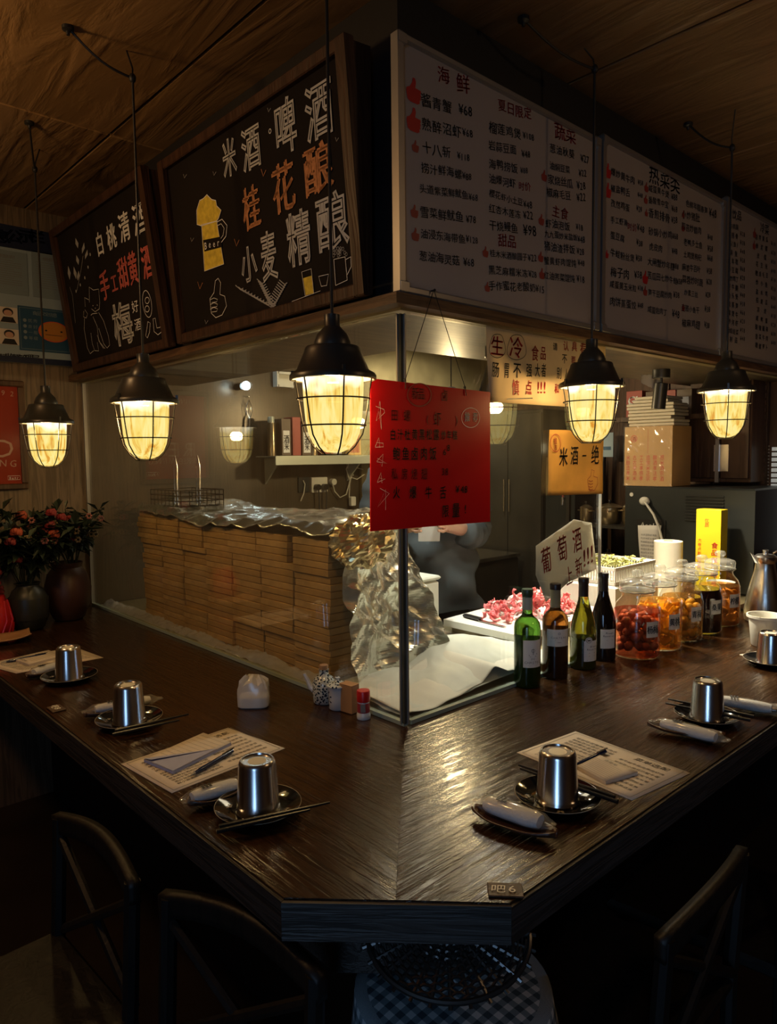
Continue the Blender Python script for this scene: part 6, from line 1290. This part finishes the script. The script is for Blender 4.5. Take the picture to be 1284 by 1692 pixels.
# stacked cartons on top of the soffit cupboard (red GI box)
a, b = onx(1012, 592, 2.3), onx(1056, 620, 2.3)
t = thing('red_box', 'small red box with white lettering high under the wooden soffit', 'box', (2.44, a.y - .09, 1.645)); MB().box((.06, .045, .07), (.10, .09, .14), bev=.002).build('box_body', M['cartonred'], t); ik = Ink(-.0006); ik.line('GI', -.03, .09, .03, .09, .06, bold=.04); o = ik.build('box_lettering', M['chalkwhite'], t); o.rotation_euler = (0, 0, -PI/2); o.location = (.01, .045, 0)
for k in range(3):
    t = thing('carton', 'patterned carton high under the soffit, ' + ('next to the red box', 'in the middle', 'furthest right')[k], 'carton', (2.44, a.y - .19 - k*.085, 1.645)); MB().box((.06, .04, .065), (.10, .078, .13), bev=.002).build('body', (M['cartonbrown'], M['cartonred'], M['cartonbrown'])[k], t); MB().box((.009, .04, .07), (.002, .05, .04)).build('front_label', M['winelabel'], t)
t = thing('high_shelf', 'dark wooden shelf close under the soffit carrying cartons', 'shelf', (2.42, a.y - .45, 1.62)); MB().box((.13, .23, .012), (.28, .52, .024)).build('shelf_board', M['darkwood'], t)
nb = onx(1003, 735, 2.6); t = thing('blue_notice', 'small blue and white notice beyond the end of the right pane', 'notice', (2.6, nb.y - .04, nb.z - .07)); MB().box((.002, .04, .07), (.004, .08, .14)).build('notice_sheet', M['noticeboard'], t); MB().box((-.001, .04, .05), (.002, .05, .02)).build('notice_print', M['noticeteal'], t)

# ================================================================== PERSON BEHIND THE CARD
def skin_obj(name, pts, edges, mat, parent, sub=2, root=0):
    me = bpy.data.meshes.new(name); me.from_pydata([p[0] for p in pts], edges, []); me.materials.append(mat)
    o = bpy.data.objects.new(name, me); C.objects.link(o); o.parent = parent
    sk = o.modifiers.new('skin', 'SKIN'); sk.use_smooth_shade = True; me.skin_vertices or None
    for i, p in enumerate(pts):
        r = p[1] if isinstance(p[1], tuple) else (p[1], p[1]); me.skin_vertices[0].data[i].radius = r
    me.skin_vertices[0].data[root].use_root = True
    o.modifiers.new('sub', 'SUBSURF').levels = sub; o.modifiers['sub'].render_levels = sub; return o
pe = thing('person', 'person in a dark slate shirt standing behind the red card, holding a white phone', 'person', (1.02, .93, .004), math.radians(-42))
B = [((0, .0, .93), (.135, .10)), ((0, 0, 1.06), (.125, .09)), ((0, 0, 1.22), (.145, .10)), ((0, .01, 1.36), (.13, .085)), ((0, .01, 1.44), (.05, .05)), ((0, -.01, 1.50), (.055, .06)), ((0, -.015, 1.57), (.072, .088)), ((0, -.005, 1.65), (.06, .075)),
     ((-.09, 0, .86), .085), ((-.10, -.01, .48), .058), ((-.10, .02, .10), .040), ((-.10, -.10, .04), .035), ((.09, 0, .86), .085), ((.10, -.01, .48), .058), ((.10, .02, .10), .040), ((.10, -.10, .04), .035),
     ((-.17, .01, 1.37), .052), ((-.212, .0, 1.12), .042), ((-.10, -.19, 1.16), .030), ((-.065, -.235, 1.175), (.032, .018)), ((.17, .01, 1.37), .052), ((.212, .0, 1.12), .042), ((.10, -.19, 1.16), .030), ((.065, -.235, 1.175), (.032, .018))]
E_ = [(0, 1), (1, 2), (2, 3), (3, 4), (4, 5), (5, 6), (6, 7), (0, 8), (8, 9), (9, 10), (10, 11), (0, 12), (12, 13), (13, 14), (14, 15), (3, 16), (16, 17), (17, 18), (18, 19), (3, 20), (20, 21), (21, 22), (22, 23)]
for s_ in (-1, 1):      # fingers and thumb, curled round the phone
    b0 = 19 if s_ < 0 else 23
    for k in range(4):
        i = len(B); z = 1.150 + k*.017; L = (.030, .036, .038, .034)[k]
        B += [((s_*.055, -.258, z), .0085), ((s_*.045, -.258 - L*.6, z + .004), .0075), ((s_*.030, -.262 - L*.75, z + .006), .0065)]; E_ += [(b0, i), (i, i + 1), (i + 1, i + 2)]
    i = len(B); B += [((s_*.045, -.225, 1.205), .010), ((s_*.034, -.238, 1.232), .008)]; E_ += [(b0, i), (i, i + 1)]
body = skin_obj('body', B, E_, M['skin'], pe)
MB().sphere((0, -.105, 1.565), (.012, .018, .016), 10, 7).build('nose', M['skin'], pe, True)
for s_ in (-1, 1):
    e = MB().sphere((s_*.03, -.088, 1.592), (.011, .007, .0065), 10, 6).build('eye', M['porc'], pe, True); MB().sphere((s_*.03, -.0945, 1.592), (.0045, .002, .0045), 8, 5).build('pupil', M['hair'], e, True)
    MB().sphere((s_*.078, .0, 1.58), (.010, .018, .030), 10, 7).build('ear', M['skin'], pe, True)
MB().sphere((0, -.094, 1.532), (.022, .008, .006), 12, 6).build('mouth', M['inkdullred'], pe, True)
MB().grid(24, 14, lambda u, v: (.086*math.cos(2*PI*u)*math.cos(v*PI/2*.98), .012 + .098*math.sin(2*PI*u)*math.cos(v*PI/2*.98) + (.0 if math.sin(2*PI*u) > -.2 else .01), 1.585 + .030*(math.sin(2*PI*u) < -.3) - .05*(math.sin(2*PI*u) > .2)*(1 - v) + .115*math.sin(v*PI/2))).build('hair', M['hair'], pe, True)
def f_shirt(u, v):
    a = 2*PI*u; z = .80 + v*.62; w_ = (.235 - .075*v if v < .85 else .171 - (v - .85)*.75); d_ = (.155 - .02*v if v < .85 else .138 - (v - .85)*.5)
    fold = .016*math.sin(a*4 + z*26)*(1 - v*.6) + .012*math.sin(a*3 - z*30) + .005*noise.noise(Vector((math.cos(a)*3, math.sin(a)*3, z*9)))
    return ((w_ + fold)*math.cos(a), (d_ + fold)*math.sin(a)*1.0, z)
MB().grid(72, 48, f_shirt).build('shirt', M['shirt'], pe, True, angle=80)
for s_ in (-1, 1):
    pts = [Vector((s_*.12, .01, 1.38)), Vector((s_*.185, .01, 1.355)), Vector((s_*.215, .005, 1.24)), Vector((s_*.218, .0, 1.12)), Vector((s_*.185, -.08, 1.115)), Vector((s_*.15, -.14, 1.135))]
    sl = MB(); full = []
    for k in range(len(pts) - 1):
        for j in range(5): full.append(pts[k].lerp(pts[k + 1], j/5))
    full.append(pts[-1]); sl.tube(full, [.075 - .022*i/len(full) + .006*math.sin(i*1.9) for i in range(len(full))], 18); sl.build('sleeve', M['shirt'], pe, True, angle=80)
def f_trs(s_): return MB().tube([(s_*.085, 0, .92), (s_*.095, 0, .7), (s_*.10, -.005, .45), (s_*.10, .02, .10)], [.112, .095, .075, .065], 18).build('trouser_leg', M['hair'], pe, True)
f_trs(-1); f_trs(1)
for s_ in (-1, 1): MB().sphere((s_*.10, -.05, .036), (.048, .12, .038), 14, 8).build('shoe', M['chop'], pe, True)
Rp = Matrix.Rotation(math.radians(-42), 3, 'Z'); pp = Vector((1.02, .93, .004)) + Rp @ Vector((0, -.262, 1.175))
o = MB().box((0, 0, 0), (.085, .009, .155), bev=.004).build('white_phone', M['phonewhite'] if 'phonewhite' in M else M['porc'], None, loc=pp, rot=(.5, 0, math.radians(-42))); tag(o, 'white phone held at chest height below the red card', 'phone')

# ================================================================== FLOWERS, VASES AND WALL PICTURES ON THE LEFT
def vase(x, y_, label, prof, mat, band=False):
    t = thing('vase', label, 'vase', (x, y_, .8005)); MB().lathe(prof, 36, cap1=False).build('vase_body', mat, t, True, angle=50)
    if band: MB().lathe([(.0705, .045), (.0715, .048), (.0715, .125), (.0705, .128)], 36, cap0=False, cap1=False).build('raised_band', M['vase'], t, True)
    return t
vase(-.345, 1.73, 'dark green-grey ribbed jar vase left of the brown one', [(.045, 0), (.055, .01), (.070, .05), (.070, .12), (.055, .155), (.042, .165), (.040, .175), (.048, .18), (.044, .182), (.034, .17), (.03, .1), (.001, .02)], M['vase'], True)
vase(-.175, 1.80, 'brown glazed vase under the flowers next to the glass', [(.05, 0), (.06, .01), (.085, .07), (.090, .13), (.075, .19), (.055, .215), (.062, .235), (.058, .236), (.05, .215), (.06, .1), (.001, .02)], M['vasebrown'])
def bouquet(x, y_, z0, rx, ry, zr, nl_, fl, label, nst=16):
    t = thing('flower_bouquet', label, 'flowers', (x, y_, z0), 0, 'flower arrangements at the left wall'); lf, stm = MB(), MB()
    tips = []
    for k in range(nst):
        a = random.uniform(0, 2*PI); r_ = random.random()**.5; tips.append(Vector((rx*r_*math.cos(a), ry*r_*math.sin(a), zr*(.35 + .65*(1 - r_*.6)*random.random() + .15))))
    for p in tips: stm.tube([(0, 0, -.06), p*.5 + Vector((0, 0, .03)), p], .0018, 5)
    for k in range(nl_):
        p = random.choice(tips)*random.uniform(.35, 1.05); L = random.uniform(.04, .085); d = Vector((random.gauss(0, 1), random.gauss(0, 1), random.gauss(0, .8) + .2)).normalized(); s_ = d.cross(Vector((0, 0, 1))).normalized()*L*.20; m_ = p + d*L*.5 + Vector((0, 0, .006))
        lf.add([p, m_ + s_, p + d*L - Vector((0, 0, .004)), m_ - s_], [(0, 1, 2, 3)])
    stm.build('flower_stem', M['green'], t); o = lf.build('leaf', M['green'], t); o['kind'] = 'stuff'
    for mt_, n, r_, kind in fl:
        for k in range(n):
            p = random.choice(tips)*random.uniform(.6, 1.08) + Vector((random.uniform(-.03, .03), random.uniform(-.05, .0), random.uniform(-.03, .02))); m = MB()
            if kind == 'ball':
                for j in range(9): a = 2*PI*j/9; m.sphere((p.x + r_*.55*math.cos(a), p.y + r_*.4*math.sin(a), p.z + r_*.3*math.sin(a*2)), (r_*.5, r_*.5, r_*.5), 6, 4)
                m.sphere(p, r_*.7, 8, 5)
            else:
                for j in range(6): a = 2*PI*j/6; q_ = p + Vector((r_*.8*math.cos(a), -.003, r_*.8*math.sin(a))); m.sphere(q_, (r_*.45, r_*.2, r_*.45), 6, 4)
            m.build('blossom', mt_, t, True)
    return t
bouquet(-.35, 1.74, .985, .24, .16, .30, 900, [(M['redflower'], 7, .020, 'ball'), (M['orangeflower'], 3, .022, 'ball'), (M['creamflower'], 4, .016, 'ball'), (M['pinkflower'], 5, .012, 'star')], 'dark leafy bouquet with red and orange blossoms in the green-grey vase', 26)
bouquet(-.15, 1.80, 1.04, .17, .13, .24, 420, [(M['creamflower'], 12, .011, 'star'), (M['pinkflower'], 12, .011, 'star'), (M['redflower'], 4, .012, 'ball')], 'looser bouquet of small cream and pink blossoms beside the glass', 18)
gb = thing('red_gift', 'bright red woven gift basket cut by the left edge of the picture', 'basket', (-.475, 1.72, .8005)); MB().lathe([(.05, 0), (.065, .02), (.07, .06), (.062, .10), (.05, .13), (.045, .15)], 24).build('basket_body', M['redcap'], gb, True)
m = MB()
for k in range(14): a = 2*PI*k/14; m.tube([(.066*math.cos(a), .066*math.sin(a), .01), (.073*math.cos(a + .25), .073*math.sin(a + .25), .06), (.052*math.cos(a + .5), .052*math.sin(a + .5), .13)], .004, 6)
m.build('woven_rib', M['redcap'], gb, True)
m = MB()
for k in range(40): a = random.uniform(0, 6.28); m.sphere((.05*random.random()*math.cos(a), .05*random.random()*math.sin(a), .15 + random.uniform(0, .10)), .009, 6, 4)
m.build('berry_spray', M['redflower'], gb, True)['kind'] = 'stuff'
p = onz(25, 1058); o = MB().grid(20, 10, lambda u, v: ((u - .5)*.20, (v - .5)*.13*(1 - .25*abs(2*u - 1)**2), .004 + .012*abs(2*v - 1)**2 + .012*abs(2*u - 1)**3)).build('wooden_dish', M['lightwood'], None, True, loc=(p.x - .05, p.y, .801), rot=(0, 0, -.2)); solid(o, .004, 1); tag(o, 'shallow brown wooden dish at the left edge before the vases', 'dish')

# framed red poster
q1 = ony(42, 630, YB - .02); q2 = ony(45, 808, YB - .02); x1 = (q1.x + q2.x)/2; w_, h_ = .36, q1.z - q2.z
po = thing('framed_poster', 'glossy red framed poster on the wooden wall, cut by the left edge', 'poster', (x1 - w_, YB - .002, q2.z))
for bx_, dm in (((w_/2, -.010, .012), (w_, .02, .024)), ((w_/2, -.010, h_ - .012), (w_, .02, .024)), ((.012, -.010, h_/2), (.024, .02, h_ - .048)), ((w_ - .012, -.010, h_/2), (.024, .02, h_ - .048))): MB().box(bx_, dm, bev=.004).build('frame_rail', M['darkwood'], po)
MB().box((w_/2, -.005, h_/2), (w_ - .044, .008, h_ - .044)).build('poster_sheet', M['poster'], po)
ik = Ink(-.0097); e = w_ - .024
ik.line('IN 1892', .1, h_ - .052, e - .004, h_ - .052, .03); ik.line('RED', .08, .165, e - .018, .165, .10); ik.line('BREWING', .06, .108, e - .010, .108, .040); ik.build('poster_lettering', M['posterink'], po)
ik = Ink(-.0097); ik.stroke([(e - .052, .040), (e - .006, .040), (e - .006, .056), (e - .052, .056)], .0015, True); ik.line('Beer', e - .048, .048, e - .010, .048, .014, bold=.03); ik.build('poster_badge', M['paperwhite'], po)

# notice board
zb, zt_ = 1.852, 2.40; nx = -.028; nw = .80; NO = thing('notice_board', 'pale blue notice board with papers and an orange face at the upper left', 'notice board', (nx - nw, YB - .002, zb)); nh = zt_ - zb
MB().box((nw/2, -.008, nh/2), (nw, .014, nh)).build('board_panel', M['noticeboard'], NO)
MB().box((nw/2, -.0165, nh - .045), (nw, .003, .09)).build('header_band', M['noticeblue'], NO); MB().box((nw/2, -.0165, .012), (nw, .003, .024)).build('footer_band', M['noticeblue'], NO)
no_, ns = (0, 360), 6.507
def npx(x, y_): return inplane(NO, no_[0] + x/ns, no_[1] + y_/ns)
ik = Ink(-.0195)
for c, x in (('息', 5), ('公', 140), ('示', 262), ('栏', 375)): a = npx(x, 210); ik.ch(c, a[0], a[1], .055, 1.2, 0, 0, True)
for c, x in (('信', -110), ('全', -240), ('安', -370)): a = npx(x, 195); ik.ch(c, a[0], a[1], .055, 1.2, 0, 0, True)
ik.build('header_lettering', M['paperwhite'], NO)
for (x0, y0, x1_, y1) in ((-290, 300, 295, 850), (320, 360, 690, 900)):
    a, b = npx(x0, (y0)), npx(x1_, y1); cx, cz = (a[0] + b[0])/2, (a[1] + b[1])/2
    g = MB().box((cx, -.0165, cz), (abs(b[0] - a[0]), .003, abs(a[1] - b[1]))).build('notice_paper', M['noticepaper'], NO); ik = Ink(-.0188); wd, hg = abs(b[0] - a[0]), abs(a[1] - b[1])
    ik.line('食品经营许可', cx - wd*.15, cz + hg*.36, cx + wd*.25, cz + hg*.36, .016)
    for k in range(12): ik.stroke([(cx - wd*.38, cz + hg*.27 - k*hg*.05), (cx + wd*.38*(1 if k % 4 else .6), cz + hg*.27 - k*hg*.05)], .0018)
    ik.build('paper_lettering', M['inkgrey'], g)
a, b = npx(175, 945), npx(745, 1470); cx, cz, wd, hg = (a[0] + b[0])/2, (a[1] + b[1])/2, abs(b[0] - a[0]), abs(a[1] - b[1])
g = MB().box((cx, -.0165, cz), (wd, .003, hg), bev=.001).build('teal_panel', M['noticeteal'], NO)
ik = Ink(-.0188); ik.stroke([(cx - wd*.47, cz - hg*.46), (cx + wd*.47, cz - hg*.46), (cx + wd*.47, cz + hg*.46), (cx - wd*.47, cz + hg*.46)], .002, True)
ik.line('食品安全信息', cx - wd*.22, cz + hg*.37, cx + wd*.25, cz + hg*.37, .018)
for k in range(4): ik.line(('优秀', '良好', '一般', '等级')[k], cx - wd*.33, cz + hg*(.18 - k*.13), cx - wd*.13, cz + hg*(.18 - k*.13), .016); ik.disc(cx - wd*.38, cz + hg*(.18 - k*.13), .007)
ik.build('panel_lettering', M['noticepaper'], g)
fx, fz = npx(565, 1235); ik = Ink(-.0192); ik.disc(fx, fz, .043, 1.45); ik.build('face_ring', M['facerim'], g); ik = Ink(-.0197); ik.disc(fx, fz, .039, 1.45); ik.build('face_disc', M['face'], g)
ik = Ink(-.0202); ik.disc(fx - .032, fz + .003, .0035, 1.4); ik.disc(fx + .030, fz + .003, .0035, 1.4); ik.stroke([(fx - .035, fz - .014), (fx + .032, fz - .014)], .002); ik.build('face_mark', M['inkblack'], g)
for (x, y_) in ((72, 1050), (88, 1285)):
    a = npx(x, y_); g = MB().box((a[0], -.0165, a[1]), (.072, .003, .062)).build('portrait_photo', M['paper'], NO)
    ik = Ink(-.0188); ik.disc(a[0], a[1] + .008, .012, 1.3); ik.build('photo_face', M['skin'], g); ik = Ink(-.0184); ik.disc(a[0], a[1] + .012, .016, 1.25); ik.poly([(a[0] - .03, a[1] - .030), (a[0] + .03, a[1] - .030), (a[0] + .018, a[1] - .008), (a[0] - .018, a[1] - .008)]); ik.build('photo_hair', M['hair'], g)
ik = Ink(-.0165); a, b = npx(-80, 1500), npx(400, 1520); ik.line('市场监督管理局', a[0], a[1], b[0], b[1], .034, bold=.03); ik.build('footer_lettering', M['inkblack'], NO)

# ================================================================== CHAIRS, BASKET AND CLOTH BELOW THE COUNTER
M['chairwood'] = wood('black_stained_wood', (.006, .005, .004), (.011, .008, .006), .5, 2, 2.5, .3, .4, 0, 12, .001)
def chair():
    t = thing('wooden_chair', 'x', 'chair'); 
    MB().box((0, -.17, .44), (.36, .36, .028), bev=.008).build('seat', M['chairwood'], t)
    for sx_ in (-1, 1):
        MB().box((sx_*.16, -.32, .215), (.03, .03, .43), bev=.004).build('leg', M['chairwood'], t)
        MB().tube([(sx_*.165, .0, .0), (sx_*.165, .0, .44), (sx_*.165, .015, .70)], .015, 8).build('leg', M['chairwood'], t)
    MB().grid(16, 5, lambda u, v: ((u - .5)*.36, .012 + .020*math.sin(u*PI), .665 + v*.04 + .022*math.sin(u*PI))).build('top_rail', M['chairwood'], t, True)
    solid(bpy.context.scene.objects[[o.name for o in t.children if o.name.startswith('top_rail')][0]], .02)
    MB().tube([(-.16, .008, .46), (.16, .010, .66)], .010, 8).build('cross_slat', M['chairwood'], t); MB().tube([(.16, .012, .46), (-.16, .014, .66)], .010, 8).build('cross_slat', M['chairwood'], t)
    for z in (.16,): MB().box((0, -.32, z), (.30, .018, .02)).build('stretcher', M['chairwood'], t)
    return t
ch0 = chair()
for i, (x, y_, rz, lb) in enumerate(((-.628, -.255, -PI/2 + .22, 'dark wooden chair under the left arm, nearest the cut corner'), (-.70, .16, -PI/2 + .05, 'dark wooden chair under the left arm, second from the corner'), (.03, -.70, 0.05, 'dark wooden chair under the right arm, nearest the cut corner'), (.45, -.735, .12, 'dark wooden chair under the right arm, second from the corner'))):
    t = ch0 if i == 0 else copy_tree(ch0); t.location = (x, y_, .001); t.rotation_euler = (0, 0, rz + PI if i > 1 else rz); t['label'] = lb; t['group'] = 'dark chairs pushed under the counter'
# stool with gingham cloth
SXY = (-.335, -.460)
so_ = thing('round_stool', 'dark round stool under the checked cloth', 'stool', (SXY[0], SXY[1], .001)); MB().lathe([(.14, .55), (.15, .555), (.15, .575), (.14, .58)], 28).build('seat', M['darkwood'], so_, True)
for k in range(4): a = k*PI/2 + .3; MB().tube([(.12*math.cos(a), .12*math.sin(a), .55), (.15*math.cos(a), .15*math.sin(a), 0)], .014, 8).build('leg', M['darkwood'], so_, True)
def cloth():
    me_v = []; fs = []; uv = []; NU, NV = 96, 40
    for j in range(NV):
        v = j/(NV - 1); s_ = v*.55
        for i in range(NU):
            a = 2*PI*i/NU; fold = math.sin(a*7 + 1.3) * .5 + .5*math.sin(a*4)
            if s_ < .155: r_ = s_; z = .592 - .010*(s_/.155)**4 + .003*math.sin(a*3)*s_/.15
            else: d = s_ - .155; r_ = .155 + .016*min(1, d*9) + fold*.020*min(1, d*5) + .006; z = .582 - d
            me_v.append((r_*math.cos(a), r_*math.sin(a), z)); uv.append(((s_*math.cos(a))*42 + 50, (s_*math.sin(a))*42 + 50) if s_ < .155 else (a*.155*42*1.0, s_*42))
    for j in range(NV - 1):
        for i in range(NU): fs.append((j*NU + i, j*NU + (i + 1) % NU, (j + 1)*NU + (i + 1) % NU, (j + 1)*NU + i))
    m = MB().add(me_v, fs); o = m.build('checked_cloth', M['gingham'], None, True, loc=(SXY[0], SXY[1], 0), angle=80); me = o.data; ul = me.uv_layers.new(name='UVMap')
    for p_ in me.polygons:
        us = [uv[me.loops[li].vertex_index] for li in p_.loop_indices]; mx_u = max(u_[0] for u_ in us)
        for li, u_ in zip(p_.loop_indices, us): ul.data[li].uv = (u_[0] + (2*PI*.155*42 if mx_u - u_[0] > 20 else 0), u_[1])
    solid(o, .002, 1); tag(o, 'blue and white checked cloth draped over the stool under the cut corner', 'cloth')
cloth()
bk_ = thing('woven_basket', 'black woven rattan half-round basket hung under the cut corner of the counter', 'basket', (-.385, -.497, .732), math.radians(-45)); RT = .118
def fan(r_, a, dz=0):      # local x along the cut edge, -y outwards
    return (r_*math.cos(a)*1.02, -r_*math.sin(a)*.66, -r_*math.sin(a)*.42 - .012*(r_/RT)**2 - .004 + dz)
for k in range(15):
    a = PI*k/14; MB().tube([fan(r_, a) for r_ in (.006, .03, .06, .09, RT, RT + .014)], .0032, 6).build('spoke', M['rattan'], bk_, True)
for j in range(19):
    r_ = .016 + j*.0056; MB().tube([fan(r_, PI*q_/44, .0030*(1 if (q_//2 + j) % 2 else -1)) for q_ in range(45)], .0023, 5).build('woven_ring', M['rattan'], bk_, True)
MB().tube([fan(RT + .004, PI*q_/40) for q_ in range(41)], .0048, 8).build('rim', M['rattan'], bk_, True)
MB().tube([fan(RT + .004, 0), (0, 0, -.002), fan(RT + .004, PI)], .0055, 8).build('top_rim', M['rattan'], bk_, True)
